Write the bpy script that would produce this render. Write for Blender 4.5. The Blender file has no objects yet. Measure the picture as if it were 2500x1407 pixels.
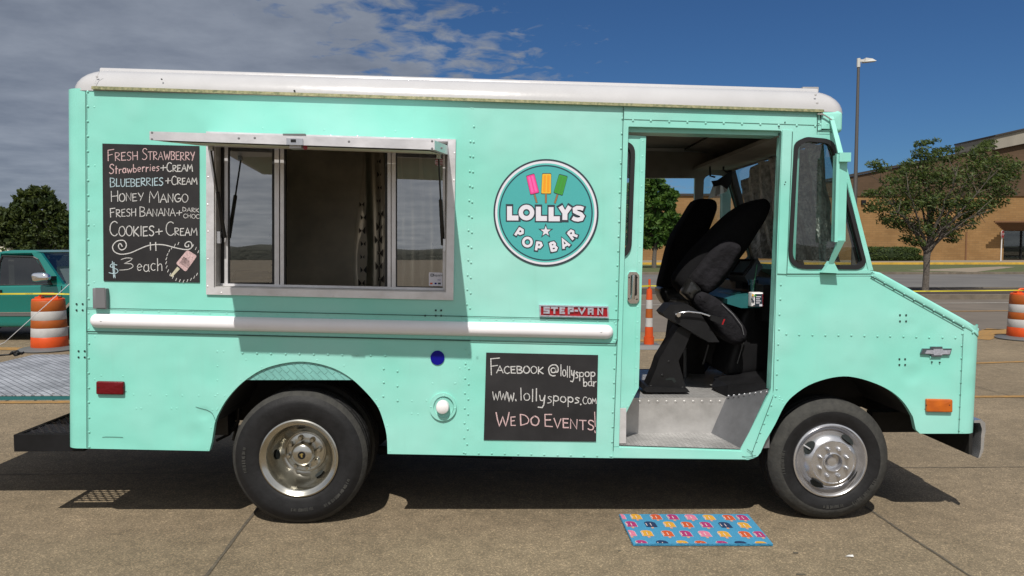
import bpy, bmesh, math, random
from mathutils import Vector, Matrix, noise, geometry
R = math.radians
random.seed(7)
scene = bpy.context.scene
COL = scene.collection

# ---------------------------------------------------------------- camera, sky, sun, exposure
CAM = Vector((0.0, -4.45, 1.70)); F = 1820.0; TH = R(1.0); PH = R(3.2)
cam_d = bpy.data.cameras.new("camera"); cam = bpy.data.objects.new("camera", cam_d); COL.objects.link(cam)
cam.location = CAM; cam.rotation_euler = (R(90) - PH, 0, -TH)
cam_d.sensor_width = 36; cam_d.lens = 36 * F / 2500; cam_d.clip_end = 3000; cam_d.clip_start = 0.05
scene.camera = cam
scene.view_settings.view_transform = 'Standard'; scene.view_settings.look = 'None'
scene.view_settings.exposure = 0.35; scene.view_settings.gamma = 1

SUN_EL = R(55.3); SUN_ROT = R(190.8)
world = bpy.data.worlds.new("World"); scene.world = world; world.use_nodes = True
wn = world.node_tree.nodes; wl = world.node_tree.links; wn.clear()
def N(t, **k):
    n = wn.new(t)
    for a, b in k.items(): setattr(n, a, b)
    return n
def WM(op, a, b=None, c=None, clamp=False):
    n = N('ShaderNodeMath', operation=op, use_clamp=clamp)
    for i, v in enumerate((a, b, c)):
        if v is None: continue
        if isinstance(v, (int, float)): n.inputs[i].default_value = v
        else: wl.new(v, n.inputs[i])
    return n.outputs[0]
sky = N('ShaderNodeTexSky', sky_type='NISHITA', sun_disc=False, sun_elevation=SUN_EL, sun_rotation=SUN_ROT,
        altitude=200, air_density=1.0, dust_density=0.25, ozone_density=3.0)
tint = N('ShaderNodeMix', data_type='RGBA', blend_type='MULTIPLY'); tint.inputs[0].default_value = 1.0
tint.inputs[7].default_value = (0.24, 0.40, 0.585, 1)
wl.new(sky.outputs[0], tint.inputs[6])
tc = N('ShaderNodeTexCoord'); sp = N('ShaderNodeSeparateXYZ'); wl.new(tc.outputs['Generated'], sp.inputs[0])
dx, dy, dz = sp.outputs
zz = WM('MAXIMUM', WM('ADD', dz, 0.09), 0.03)
cx = WM('DIVIDE', dx, zz); cy = WM('DIVIDE', dy, zz)
cc = N('ShaderNodeCombineXYZ'); wl.new(cx, cc.inputs[0]); wl.new(cy, cc.inputs[1])
n1 = N('ShaderNodeTexNoise'); n1.inputs['Scale'].default_value = 1.1; n1.inputs['Detail'].default_value = 4; n1.inputs['Roughness'].default_value = 0.55
n2 = N('ShaderNodeTexNoise'); n2.inputs['Scale'].default_value = 7.5; n2.inputs['Detail'].default_value = 5; n2.inputs['Roughness'].default_value = 0.58; n2.inputs['Distortion'].default_value = 0.4
wl.new(cc.outputs[0], n1.inputs[0]); wl.new(cc.outputs[0], n2.inputs[0])
az = WM('ARCTAN2', dx, dy)                                     # 0 ahead, positive to the right
# the cloud sheet covers the left half of the sky, its ragged edge leaning to the right as it rises less
edge = WM('ADD', WM('MULTIPLY', az, -3.6), WM('MULTIPLY', dz, -4.4))
edge = WM('ADD', edge, WM('MULTIPLY', WM('SUBTRACT', n1.outputs[0], 0.5), 0.7))
edge = WM('ADD', edge, WM('MULTIPLY', WM('SUBTRACT', n2.outputs[0], 0.5), 3.3))
edge = WM('ADD', edge, 1.16)
mask = WM('MULTIPLY', edge, 1.5, clamp=True)
back = WM('MULTIPLY', WM('SUBTRACT', 0.25, dy), 2.0, clamp=True)   # cloud behind the viewer and overhead too
zen = WM('MULTIPLY', WM('SUBTRACT', dz, 0.5), 3.0, clamp=True)
mask = WM('MAXIMUM', WM('MULTIPLY', mask, 0.90), WM('MULTIPLY', WM('MAXIMUM', back, zen), 0.9))
n3 = N('ShaderNodeTexNoise'); n3.inputs['Scale'].default_value = 2.4; n3.inputs['Detail'].default_value = 5; n3.inputs['Roughness'].default_value = 0.6
wl.new(cc.outputs[0], n3.inputs[0])
cr = N('ShaderNodeValToRGB'); cr.color_ramp.elements[0].position = 0.3; cr.color_ramp.elements[0].color = (1.75, 2.0, 2.5, 1)
cr.color_ramp.elements[1].position = 0.72; cr.color_ramp.elements[1].color = (2.9, 3.2, 3.75, 1)
wl.new(n3.outputs[0], cr.inputs[0])
bb = WM('ADD', 1.0, WM('MULTIPLY', WM('MULTIPLY', WM('SUBTRACT', 0.15, dy), 1.0, clamp=True), 1.5))
up_ = WM('ADD', bb, WM('MULTIPLY', WM('MULTIPLY', WM('SUBTRACT', dz, 0.35), 1.6, clamp=True), 0.5))  # unseen rear and overhead cloud brightened to lift the ambient light
warm = N('ShaderNodeMix', data_type='RGBA', blend_type='MULTIPLY'); wl.new(WM('MULTIPLY', WM('SUBTRACT', 0.1, dy), 1.5, clamp=True), warm.inputs[0]); wl.new(cr.outputs[0], warm.inputs[6]); warm.inputs[7].default_value = (1.12, 1.02, 0.88, 1)
vs = N('ShaderNodeVectorMath', operation='SCALE'); wl.new(warm.outputs[2], vs.inputs[0]); wl.new(up_, vs.inputs['Scale'])
cm = N('ShaderNodeMix', data_type='RGBA'); wl.new(mask, cm.inputs[0]); wl.new(tint.outputs[2], cm.inputs[6]); wl.new(vs.outputs[0], cm.inputs[7])
bg = N('ShaderNodeBackground'); bg.inputs[1].default_value = 0.08
wo = N('ShaderNodeOutputWorld'); wl.new(cm.outputs[2], bg.inputs[0]); wl.new(bg.outputs[0], wo.inputs[0])

sun_d = bpy.data.lights.new("sun", 'SUN'); sun = bpy.data.objects.new("sun", sun_d); COL.objects.link(sun)
sun_d.energy = 3.8; sun_d.angle = R(0.5); sun_d.color = (1.0, 0.95, 0.87)
sun.rotation_euler = Vector((0.19, 1.0, -1.47)).to_track_quat('-Z', 'Y').to_euler(); sun.location = (-4, -15, 25)

# ---------------------------------------------------------------- measuring: photo pixel -> point on a real plane
FW = Vector((math.sin(TH) * math.cos(PH), math.cos(TH) * math.cos(PH), -math.sin(PH)))
RT = Vector((math.cos(TH), -math.sin(TH), 0)); UP = RT.cross(FW)
def ray(px, py): return FW + RT * ((px - 1250) / F) + UP * ((703.5 - py) / F)
def S(px, py, y=0.0):
    d = ray(px, py); return CAM + d * ((y - CAM.y) / d.y)
def G(px, py, z=0.0):
    d = ray(px, py); return CAM + d * ((z - CAM.z) / d.z)

# ---------------------------------------------------------------- materials
def mat(name, base, rough=0.5, metal=0.0, var=0.0, vscale=5.0, base2=None, bump=0.0, bscale=40.0, spec=0.5, coat=0.0,
        trans=0.0, alpha=1.0, detail=4.0, sheen=0.0, bdist=0.01, rvar=0.0, emit=None):
    m = bpy.data.materials.new(name); m.use_nodes = True
    nt = m.node_tree; b = nt.nodes['Principled BSDF']
    b.inputs['Base Color'].default_value = (*base, 1); b.inputs['Roughness'].default_value = rough
    b.inputs['Metallic'].default_value = metal; b.inputs['Specular IOR Level'].default_value = spec
    b.inputs['Coat Weight'].default_value = coat; b.inputs['Coat Roughness'].default_value = 0.08
    b.inputs['Transmission Weight'].default_value = trans; b.inputs['Alpha'].default_value = alpha
    tcn = nt.nodes.new('ShaderNodeTexCoord')
    if var > 0 or base2:
        nz = nt.nodes.new('ShaderNodeTexNoise'); nz.inputs['Scale'].default_value = vscale; nz.inputs['Detail'].default_value = detail
        nz.inputs['Roughness'].default_value = 0.6
        nt.links.new(tcn.outputs['Object'], nz.inputs[0])
        rp = nt.nodes.new('ShaderNodeValToRGB'); rp.color_ramp.elements[0].position = 0.32; rp.color_ramp.elements[1].position = 0.68
        b2 = base2 or tuple(min(1, c * (1 + var)) for c in base)
        b1 = base if base2 else tuple(c * (1 - var) for c in base)
        rp.color_ramp.elements[0].color = (*b1, 1); rp.color_ramp.elements[1].color = (*b2, 1)
        nt.links.new(nz.outputs[0], rp.inputs[0]); nt.links.new(rp.outputs[0], b.inputs['Base Color'])
        if rvar:
            mp = nt.nodes.new('ShaderNodeMapRange'); mp.inputs[3].default_value = max(0.02, rough - rvar); mp.inputs[4].default_value = rough + rvar
            nt.links.new(nz.outputs[0], mp.inputs[0]); nt.links.new(mp.outputs[0], b.inputs['Roughness'])
    if bump > 0:
        nb = nt.nodes.new('ShaderNodeTexNoise'); nb.inputs['Scale'].default_value = bscale; nb.inputs['Detail'].default_value = 4
        nt.links.new(tcn.outputs['Object'], nb.inputs[0])
        bp = nt.nodes.new('ShaderNodeBump'); bp.inputs['Strength'].default_value = bump; bp.inputs['Distance'].default_value = bdist
        nt.links.new(nb.outputs[0], bp.inputs['Height']); nt.links.new(bp.outputs[0], b.inputs['Normal'])
    return m
def nodes_of(m): return m.node_tree.nodes, m.node_tree.links, m.node_tree.nodes['Principled BSDF']

def paint_mint():
    m = mat('mint_paint', (0.28, 0.68, 0.53), rough=0.34, spec=0.42)
    n, l, b = nodes_of(m)
    t = n.new('ShaderNodeTexCoord')
    a = n.new('ShaderNodeTexNoise'); a.inputs['Scale'].default_value = 1.3; a.inputs['Detail'].default_value = 3
    l.new(t.outputs['Object'], a.inputs[0])
    r = n.new('ShaderNodeValToRGB'); r.color_ramp.elements[0].position = 0.40; r.color_ramp.elements[0].color = (0.225, 0.615, 0.52, 1)
    r.color_ramp.elements[1].position = 0.66; r.color_ramp.elements[1].color = (0.305, 0.635, 0.565, 1); l.new(a.outputs[0], r.inputs[0])
    # fine grime specks
    g = n.new('ShaderNodeTexNoise'); g.inputs['Scale'].default_value = 26; g.inputs['Detail'].default_value = 6; g.inputs['Roughness'].default_value = 0.7
    l.new(t.outputs['Object'], g.inputs[0])
    gr = n.new('ShaderNodeMapRange'); gr.inputs[1].default_value = 0.62; gr.inputs[2].default_value = 0.8; gr.inputs[3].default_value = 0.0; gr.inputs[4].default_value = 0.35
    l.new(g.outputs[0], gr.inputs[0])
    mx = n.new('ShaderNodeMix'); mx.data_type = 'RGBA'; l.new(gr.outputs[0], mx.inputs[0]); l.new(r.outputs[0], mx.inputs[6])
    mx.inputs[7].default_value = (0.17, 0.42, 0.38, 1)
    mpp = n.new('ShaderNodeMapping'); mpp.inputs['Scale'].default_value = (14, 14, 0.8); l.new(t.outputs['Object'], mpp.inputs[0])
    sn = n.new('ShaderNodeTexNoise'); sn.inputs['Scale'].default_value = 1.0; sn.inputs['Detail'].default_value = 5; sn.inputs['Roughness'].default_value = 0.65; l.new(mpp.outputs[0], sn.inputs[0])
    sr_ = n.new('ShaderNodeMapRange'); sr_.inputs[1].default_value = 0.56; sr_.inputs[2].default_value = 0.8; sr_.inputs[3].default_value = 0.0; sr_.inputs[4].default_value = 0.2; l.new(sn.outputs[0], sr_.inputs[0])
    mx4 = n.new('ShaderNodeMix'); mx4.data_type = 'RGBA'; l.new(sr_.outputs[0], mx4.inputs[0]); l.new(mx.outputs[2], mx4.inputs[6]); mx4.inputs[7].default_value = (0.24, 0.47, 0.40, 1)
    l.new(mx4.outputs[2], b.inputs['Base Color'])
    rr = n.new('ShaderNodeMapRange'); rr.inputs[3].default_value = 0.26; rr.inputs[4].default_value = 0.46; l.new(a.outputs[0], rr.inputs[0]); l.new(rr.outputs[0], b.inputs['Roughness'])
    w = n.new('ShaderNodeTexNoise'); w.inputs['Scale'].default_value = 2.6; w.inputs['Detail'].default_value = 2
    l.new(t.outputs['Object'], w.inputs[0])
    w2 = n.new('ShaderNodeTexNoise'); w2.inputs['Scale'].default_value = 90; w2.inputs['Detail'].default_value = 2; l.new(t.outputs['Object'], w2.inputs[0])
    ad = n.new('ShaderNodeMath'); ad.operation = 'MULTIPLY_ADD'; ad.inputs[1].default_value = 0.008; l.new(w2.outputs[0], ad.inputs[0]); l.new(w.outputs[0], ad.inputs[2])
    last = ad.outputs[0]
    for px, py, rad, dep in ((2222, 798, .07, .10), (2226, 915, .09, .16), (2150, 905, .16, .12), (470, 1062, .10, .18), (420, 1050, .16, .12), (498, 1010, .06, .16), (1085, 1040, .10, .05), (2195, 690, .05, .06), (1100, 320, .25, .05), (700, 1000, .2, .05)):
        p = S(px, py) - Vector((0.1, 1.0, 0)); dn = n.new('ShaderNodeVectorMath'); dn.operation = 'DISTANCE'; l.new(t.outputs['Object'], dn.inputs[0]); dn.inputs[1].default_value = p
        mr_ = n.new('ShaderNodeMapRange'); mr_.interpolation_type = 'SMOOTHERSTEP'; mr_.inputs[1].default_value = 0; mr_.inputs[2].default_value = rad; mr_.inputs[3].default_value = -dep; mr_.inputs[4].default_value = 0; l.new(dn.outputs['Value'], mr_.inputs[0])
        a2 = n.new('ShaderNodeMath'); a2.operation = 'ADD'; l.new(last, a2.inputs[0]); l.new(mr_.outputs[0], a2.inputs[1]); last = a2.outputs[0]
    bp = n.new('ShaderNodeBump'); bp.inputs['Strength'].default_value = 0.55; bp.inputs['Distance'].default_value = 0.04
    l.new(last, bp.inputs['Height']); l.new(bp.outputs[0], b.inputs['Normal'])
    return m
def diamond_plate(name, base, metal, rough, scale=26.0, strength=0.9, xz=False):
    m = mat(name, base, rough=rough, metal=metal)
    n, l, b = nodes_of(m); t = n.new('ShaderNodeTexCoord')
    mp = n.new('ShaderNodeMapping'); mp.inputs['Rotation'].default_value = (0, 0, R(45))
    if xz:
        sp_ = n.new('ShaderNodeSeparateXYZ'); cb_ = n.new('ShaderNodeCombineXYZ'); l.new(t.outputs['Object'], sp_.inputs[0]); l.new(sp_.outputs[0], cb_.inputs[0]); l.new(sp_.outputs[2], cb_.inputs[1]); l.new(cb_.outputs[0], mp.inputs[0])
    else: l.new(t.outputs['Object'], mp.inputs[0])
    ck = n.new('ShaderNodeTexBrick'); ck.inputs['Scale'].default_value = scale; ck.inputs['Mortar Size'].default_value = 0.03
    ck.inputs['Mortar Smooth'].default_value = 0.4; ck.inputs['Brick Width'].default_value = 0.6; ck.inputs['Row Height'].default_value = 0.28
    ck.inputs['Color1'].default_value = (1, 1, 1, 1); ck.inputs['Color2'].default_value = (0.6, 0.6, 0.6, 1); ck.inputs['Mortar'].default_value = (0, 0, 0, 1)
    l.new(mp.outputs[0], ck.inputs[0])
    bp = n.new('ShaderNodeBump'); bp.inputs['Strength'].default_value = strength; bp.inputs['Distance'].default_value = 0.004
    l.new(ck.outputs[0], bp.inputs['Height']); l.new(bp.outputs[0], b.inputs['Normal'])
    nz = n.new('ShaderNodeTexNoise'); nz.inputs['Scale'].default_value = 3.0; nz.inputs['Detail'].default_value = 7; l.new(t.outputs['Object'], nz.inputs[0])
    rp = n.new('ShaderNodeValToRGB'); rp.color_ramp.elements[0].position = 0.35; rp.color_ramp.elements[1].position = 0.65
    rp.color_ramp.elements[0].color = (*[c * 0.62 for c in base], 1); rp.color_ramp.elements[1].color = (*base, 1)
    l.new(nz.outputs[0], rp.inputs[0])
    mx = n.new('ShaderNodeMix'); mx.data_type = 'RGBA'; mx.blend_type = 'MULTIPLY'; mx.inputs[0].default_value = 0.08 if xz else 0.6
    l.new(rp.outputs[0], mx.inputs[6]); l.new(ck.outputs[0], mx.inputs[7]); l.new(mx.outputs[2], b.inputs['Base Color'])
    return m
def glass(name, tint=(0.8, 0.85, 0.85), refl=0.10, clear=0.9, rough=0.01):
    m = bpy.data.materials.new(name); m.use_nodes = True; nt = m.node_tree; nt.nodes.clear()
    o = nt.nodes.new('ShaderNodeOutputMaterial'); mx = nt.nodes.new('ShaderNodeMixShader')
    tr = nt.nodes.new('ShaderNodeBsdfTransparent'); tr.inputs[0].default_value = (*[c * clear for c in tint], 1)
    gl = nt.nodes.new('ShaderNodeBsdfGlossy'); gl.inputs['Roughness'].default_value = rough; gl.inputs[0].default_value = (0.95, 0.97, 1, 1)
    lw = nt.nodes.new('ShaderNodeLayerWeight'); lw.inputs[0].default_value = 0.5
    pw = nt.nodes.new('ShaderNodeMath'); pw.operation = 'POWER'; pw.inputs[1].default_value = 4.0; nt.links.new(lw.outputs['Facing'], pw.inputs[0])
    ad = nt.nodes.new('ShaderNodeMath'); ad.operation = 'MULTIPLY_ADD'; ad.use_clamp = True; ad.inputs[1].default_value = 0.8; ad.inputs[2].default_value = 0.04 + refl
    nt.links.new(pw.outputs[0], ad.inputs[0]); nt.links.new(ad.outputs[0], mx.inputs[0])
    nt.links.new(tr.outputs[0], mx.inputs[1]); nt.links.new(gl.outputs[0], mx.inputs[2]); nt.links.new(mx.outputs[0], o.inputs[0])
    return m
def foliage(name, c1, c2, vs=2.5):
    m = mat(name, c1, rough=0.6, base2=c2, vscale=vs, spec=0.25)
    n, l, b = nodes_of(m)
    tr = n.new('ShaderNodeBsdfTranslucent'); tr.inputs[0].default_value = (c2[0] * 1.5, c2[1] * 1.6, c2[2], 1)
    mx = n.new('ShaderNodeMixShader'); mx.inputs[0].default_value = 0.28
    o = n['Material Output']; l.new(b.outputs[0], mx.inputs[1]); l.new(tr.outputs[0], mx.inputs[2]); l.new(mx.outputs[0], o.inputs[0])
    return m
def concrete():
    m = mat('concrete', (0.16, 0.13, 0.095), rough=0.85, spec=0.25)
    n, l, b = nodes_of(m); t = n.new('ShaderNodeTexCoord')
    def nz(sc, det, ro=0.6):
        q = n.new('ShaderNodeTexNoise'); q.inputs['Scale'].default_value = sc; q.inputs['Detail'].default_value = det; q.inputs['Roughness'].default_value = ro
        l.new(t.outputs['Object'], q.inputs[0]); return q.outputs[0]
    big = nz(0.45, 6, 0.62); mid = nz(7, 5, 0.7)
    r = n.new('ShaderNodeValToRGB'); r.color_ramp.elements[0].position = 0.30; r.color_ramp.elements[0].color = (0.138, 0.110, 0.074, 1)
    r.color_ramp.elements[1].position = 0.7; r.color_ramp.elements[1].color = (0.215, 0.170, 0.114, 1); l.new(big, r.inputs[0])
    v = n.new('ShaderNodeTexVoronoi'); v.inputs['Scale'].default_value = 150; l.new(t.outputs['Object'], v.inputs[0])
    sr = n.new('ShaderNodeValToRGB')
    for p, c in ((0.0, 0.55), (0.35, 0.85), (0.7, 1.08)):
        e = sr.color_ramp.elements.new(p) if p not in (0.0,) else sr.color_ramp.elements[0]
        e.position = p; e.color = (c, c, c, 1)
    sr.color_ramp.elements[-1].position = 1.0; sr.color_ramp.elements[-1].color = (2.3, 2.2, 2.05, 1)
    sc = n.new('ShaderNodeSeparateColor'); l.new(v.outputs['Color'], sc.inputs[0]); l.new(sc.outputs[0], sr.inputs[0])
    mx = n.new('ShaderNodeMix'); mx.data_type = 'RGBA'; mx.blend_type = 'MULTIPLY'; mx.inputs[0].default_value = 0.62
    l.new(r.outputs[0], mx.inputs[6]); l.new(sr.outputs[0], mx.inputs[7])
    mr = n.new('ShaderNodeMapRange'); mr.inputs[1].default_value = 0.3; mr.inputs[2].default_value = 0.7; mr.inputs[3].default_value = 0.8; mr.inputs[4].default_value = 1.15; l.new(mid, mr.inputs[0])
    m2 = n.new('ShaderNodeMix'); m2.data_type = 'RGBA'; m2.blend_type = 'MULTIPLY'; m2.inputs[0].default_value = 1
    l.new(mx.outputs[2], m2.inputs[6]); l.new(mr.outputs[0], m2.inputs[7])
    # scattered dark oil spots
    st = nz(1.7, 3, 0.5); s2 = n.new('ShaderNodeMapRange'); s2.inputs[1].default_value = 0.68; s2.inputs[2].default_value = 0.76; s2.inputs[3].default_value = 0; s2.inputs[4].default_value = 0.5; l.new(st, s2.inputs[0])
    m3 = n.new('ShaderNodeMix'); m3.data_type = 'RGBA'; l.new(s2.outputs[0], m3.inputs[0]); l.new(m2.outputs[2], m3.inputs[6]); m3.inputs[7].default_value = (0.075, 0.063, 0.05, 1)
    l.new(m3.outputs[2], b.inputs['Base Color'])
    bp = n.new('ShaderNodeBump'); bp.inputs['Strength'].default_value = 0.6; bp.inputs['Distance'].default_value = 0.006
    l.new(sc.outputs[0], bp.inputs['Height']); l.new(bp.outputs[0], b.inputs['Normal'])
    return m
def brick_mat(name, c1, c2, mortar, sx=1.0):
    m = mat(name, c1, rough=0.85, spec=0.2); n, l, b = nodes_of(m); t = n.new('ShaderNodeTexCoord')
    s = n.new('ShaderNodeSeparateXYZ'); l.new(t.outputs['Object'], s.inputs[0]); c = n.new('ShaderNodeCombineXYZ')
    l.new(s.outputs[0], c.inputs[0]); l.new(s.outputs[2], c.inputs[1])
    k = n.new('ShaderNodeTexBrick'); k.inputs['Scale'].default_value = 1.0; k.inputs['Brick Width'].default_value = 0.62; k.inputs['Row Height'].default_value = 0.22
    k.inputs['Mortar Size'].default_value = 0.016; k.inputs['Color1'].default_value = (*c1, 1); k.inputs['Color2'].default_value = (*c2, 1); k.inputs['Mortar'].default_value = (*mortar, 1)
    l.new(c.outputs[0], k.inputs[0])
    q = n.new('ShaderNodeTexNoise'); q.inputs['Scale'].default_value = 0.5; q.inputs['Detail'].default_value = 6; l.new(t.outputs['Object'], q.inputs[0])
    mr = n.new('ShaderNodeMapRange'); mr.inputs[1].default_value = 0.3; mr.inputs[2].default_value = 0.7; mr.inputs[3].default_value = 0.85; mr.inputs[4].default_value = 1.12; l.new(q.outputs[0], mr.inputs[0])
    mx = n.new('ShaderNodeMix'); mx.data_type = 'RGBA'; mx.blend_type = 'MULTIPLY'; mx.inputs[0].default_value = 1; l.new(k.outputs[0], mx.inputs[6]); l.new(mr.outputs[0], mx.inputs[7])
    l.new(mx.outputs[2], b.inputs['Base Color'])
    return m

M = {}
M['mint'] = paint_mint()
M['mint_plate'] = diamond_plate('mint_diamond_plate', (0.25, 0.61, 0.56), 0.0, 0.4, 9.0, 1.0, xz=True)
M['white'] = mat('white_paint', (0.44, 0.437, 0.447), rough=0.22, spec=0.5, coat=0.3, var=0.05, vscale=3, bump=0.25, bscale=3.5, bdist=0.02)
M['rail_white'] = mat('rail_white_paint', (0.78, 0.77, 0.80), rough=0.3, spec=0.4, var=0.04, vscale=3, bump=0.2, bscale=4, bdist=0.015)
M['seam'] = mat('panel_gap', (0.03, 0.085, 0.07), rough=0.8)
M['hole'] = mat('dark_hole', (0.008, 0.012, 0.012), rough=0.9)
M['rail_trim'] = mat('weathered_rail', (0.10, 0.12, 0.055), rough=0.6, base2=(0.33, 0.31, 0.17), vscale=60, metal=0.2, detail=8)
M['alu'] = mat('brushed_aluminium', (0.66, 0.65, 0.67), rough=0.36, metal=0.45, var=0.12, vscale=6, bump=0.15, bscale=25, rvar=0.1)
M['alu_dull'] = mat('dull_aluminium', (0.44, 0.43, 0.42), rough=0.5, metal=0.55, var=0.16, vscale=7, bump=0.2, bscale=18, detail=8, rvar=0.1)
M['alu_plate'] = diamond_plate('aluminium_tread_plate', (0.62, 0.61, 0.60), 0.4, 0.42, 17.0, 1.0)
M['lift_plate'] = diamond_plate('galvanised_lift_plate', (0.58, 0.585, 0.63), 0.4, 0.36, 7.0, 1.0)
M['chrome'] = mat('chrome', (0.78, 0.79, 0.82), rough=0.12, metal=1.0, var=0.05, vscale=8)
M['dish'] = mat('dulled_chrome', (0.52, 0.505, 0.455), rough=0.22, metal=1.0, var=0.12, vscale=9)
M['steel'] = mat('silver_painted_steel', (0.56, 0.56, 0.58), rough=0.26, metal=0.85, var=0.1, vscale=12)
M['tyre'] = mat('tyre_rubber', (0.0105, 0.0105, 0.0115), rough=0.6, var=0.3, vscale=14, bump=0.15, bscale=60, spec=0.28)
M['tread'] = mat('tyre_tread', (0.014, 0.014, 0.0145), rough=0.75, var=0.3, vscale=22, bump=0.8, bscale=45, spec=0.25)
M['black'] = mat('black_paint', (0.008, 0.008, 0.009), rough=0.5, var=0.3, vscale=8, spec=0.25)
M['kick'] = mat('scuffed_aluminium_dark_reflection', (0.22, 0.225, 0.24), rough=0.42, metal=0.6, var=0.25, vscale=5, detail=8, bump=0.2, bscale=14)  # dark surroundings this panel would mirror are put into its base colour
M['emblem'] = mat('aged_emblem_chrome', (0.16, 0.20, 0.23), rough=0.3, metal=0.8, var=0.2, vscale=40)
M['shoulder'] = mat('scuffed_tyre_shoulder', (0.030, 0.030, 0.029), rough=0.8, base2=(0.052, 0.051, 0.047), vscale=20, bump=0.3, bscale=70, spec=0.25, detail=8)
M['tuck'] = mat('tuck_reflection_brown', (0.085, 0.07, 0.052), rough=0.5, metal=0.3)  # dark reflections in the quilted steel, painted as a brown colour
M['under'] = mat('underbody_black', (0.012, 0.011, 0.010), rough=0.9, var=0.4, vscale=6)
M['tread_metal'] = mat('worn_black_tread', (0.22, 0.22, 0.25), rough=0.22, metal=0.9)
M['bumper'] = mat('dull_bumper_chrome', (0.66, 0.68, 0.72), rough=0.25, metal=0.85, var=0.1, vscale=10)
M['brass'] = mat('worn_brass', (0.35, 0.26, 0.08), rough=0.4, metal=0.5)
M['rubber'] = mat('black_rubber', (0.014, 0.014, 0.015), rough=0.45, spec=0.4)
M['fabric'] = mat('black_seat_fabric', (0.006, 0.006, 0.007), rough=0.95, spec=0.15, bump=0.3, bscale=160)
M['fabric2'] = mat('charcoal_seat_fabric', (0.0105, 0.010, 0.0125), rough=0.9, spec=0.2, bump=0.9, bscale=11, bdist=0.03, var=0.35, vscale=9)
M['leather'] = mat('black_vinyl', (0.012, 0.012, 0.012), rough=0.28, bump=0.4, bscale=18, spec=0.6)
M['inner'] = mat('aged_interior_panel', (0.27, 0.248, 0.218), rough=0.7, var=0.2, vscale=4, detail=8)
M['inner_dark'] = mat('dark_interior', (0.05, 0.045, 0.04), rough=0.8, var=0.3, vscale=4)
M['sheet_steel'] = mat('rippled_steel', (0.62, 0.54, 0.42), rough=0.33, metal=0.8, var=0.15, vscale=4)
M['galley'] = mat('galley_steel', (0.78, 0.68, 0.54), rough=0.36, metal=0.1, var=0.25, vscale=2.0, bump=0.15, bscale=2.0, bdist=0.04)
M['shade'] = mat('silver_sunshade', (0.50, 0.50, 0.47), rough=0.38, metal=0.5, bump=1.0, bscale=55, bdist=0.02, var=0.4, vscale=22)
M['teal_dash'] = mat('teal_dash_paint', (0.02, 0.12, 0.125), rough=0.35)
M['board'] = mat('blackboard_vinyl', (0.014, 0.0135, 0.015), rough=0.65, base2=(0.026, 0.025, 0.027), vscale=4, spec=0.3, detail=7)
M['chalk'] = mat('white_chalk', (0.66, 0.65, 0.64), rough=0.95, base2=(0.32, 0.32, 0.32), vscale=130, detail=3)
M['chalk_pink'] = mat('pink_chalk', (0.66, 0.47, 0.47), rough=0.95, base2=(0.36, 0.25, 0.26), vscale=130, detail=3)
M['chalk_blue'] = mat('pale_blue_chalk', (0.48, 0.62, 0.68), rough=0.95, base2=(0.25, 0.34, 0.38), vscale=130, detail=3)
M['chalk_cream'] = mat('cream_chalk', (0.55, 0.52, 0.40), rough=0.95, base2=(0.40, 0.38, 0.28), vscale=90)
M['red_lens'] = mat('red_lens', (0.115, 0.002, 0.005), rough=0.3, coat=0.15, spec=0.3, bump=0.3, bscale=60)
M['amber_lens'] = mat('amber_lens', (0.52, 0.12, 0.008), rough=0.25, coat=0.5, base2=(0.40, 0.085, 0.008), vscale=16)
M['blue_lens'] = mat('blue_disc', (0.002, 0.003, 0.20), rough=0.5, spec=0.2)
M['white_cap'] = mat('white_plastic', (0.75, 0.74, 0.75), rough=0.3)
M['grey_box'] = mat('grey_plastic', (0.145, 0.145, 0.155), rough=0.55)
M['logo_dark'] = mat('logo_slate', (0.022, 0.035, 0.050), rough=0.5)
M['logo_navy'] = mat('logo_deep_teal', (0.008, 0.055, 0.075), rough=0.5)
M['logo_white'] = mat('logo_white', (0.66, 0.65, 0.72), rough=0.5)
M['logo_teal'] = mat('logo_teal', (0.055, 0.36, 0.36), rough=0.5)
M['logo_mint'] = mat('logo_pale_teal', (0.10, 0.46, 0.43), rough=0.5)
M['pop_pink'] = mat('pop_pink', (0.72, 0.045, 0.25), rough=0.5); M['pop_pink2'] = mat('pop_pale_pink', (0.78, 0.11, 0.38), rough=0.5)
M['pop_yel'] = mat('pop_amber', (0.72, 0.42, 0.025), rough=0.5); M['pop_yel2'] = mat('pop_orange', (0.74, 0.29, 0.01), rough=0.5)
M['pop_grn'] = mat('pop_green', (0.035, 0.29, 0.03), rough=0.5); M['pop_grn2'] = mat('pop_deep_green', (0.04, 0.25, 0.03), rough=0.5)
M['stick'] = mat('pop_stick', (0.28, 0.14, 0.06), rough=0.6)
M['badge_red'] = mat('badge_red', (0.30, 0.006, 0.012), rough=0.35, var=0.2, vscale=20)
M['badge_silver'] = mat('badge_silver', (0.50, 0.52, 0.60), rough=0.4, metal=0.6, var=0.2, vscale=70)
M['glass'] = glass('window_glass', refl=0.26, clear=0.62)
M['glass_dark'] = glass('tinted_glass', tint=(0.78, 0.84, 0.82), refl=0.03, clear=0.88)
M['car_glass'] = glass('car_glass', tint=(0.75, 0.85, 0.83), refl=0.04, clear=0.6)
M['glass_clear'] = glass('clear_glass', tint=(0.92, 0.98, 0.97), refl=0.0, clear=0.97)
M['orange'] = mat('orange_plastic', (0.56, 0.065, 0.006), rough=0.45, var=0.12, vscale=5)
M['orange_tape'] = mat('orange_reflective_band', (0.32, 0.072, 0.006), rough=0.5, var=0.1, vscale=7)
M['white_tape'] = mat('white_reflective_band', (0.42, 0.41, 0.40), rough=0.5, var=0.1, vscale=6)
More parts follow.
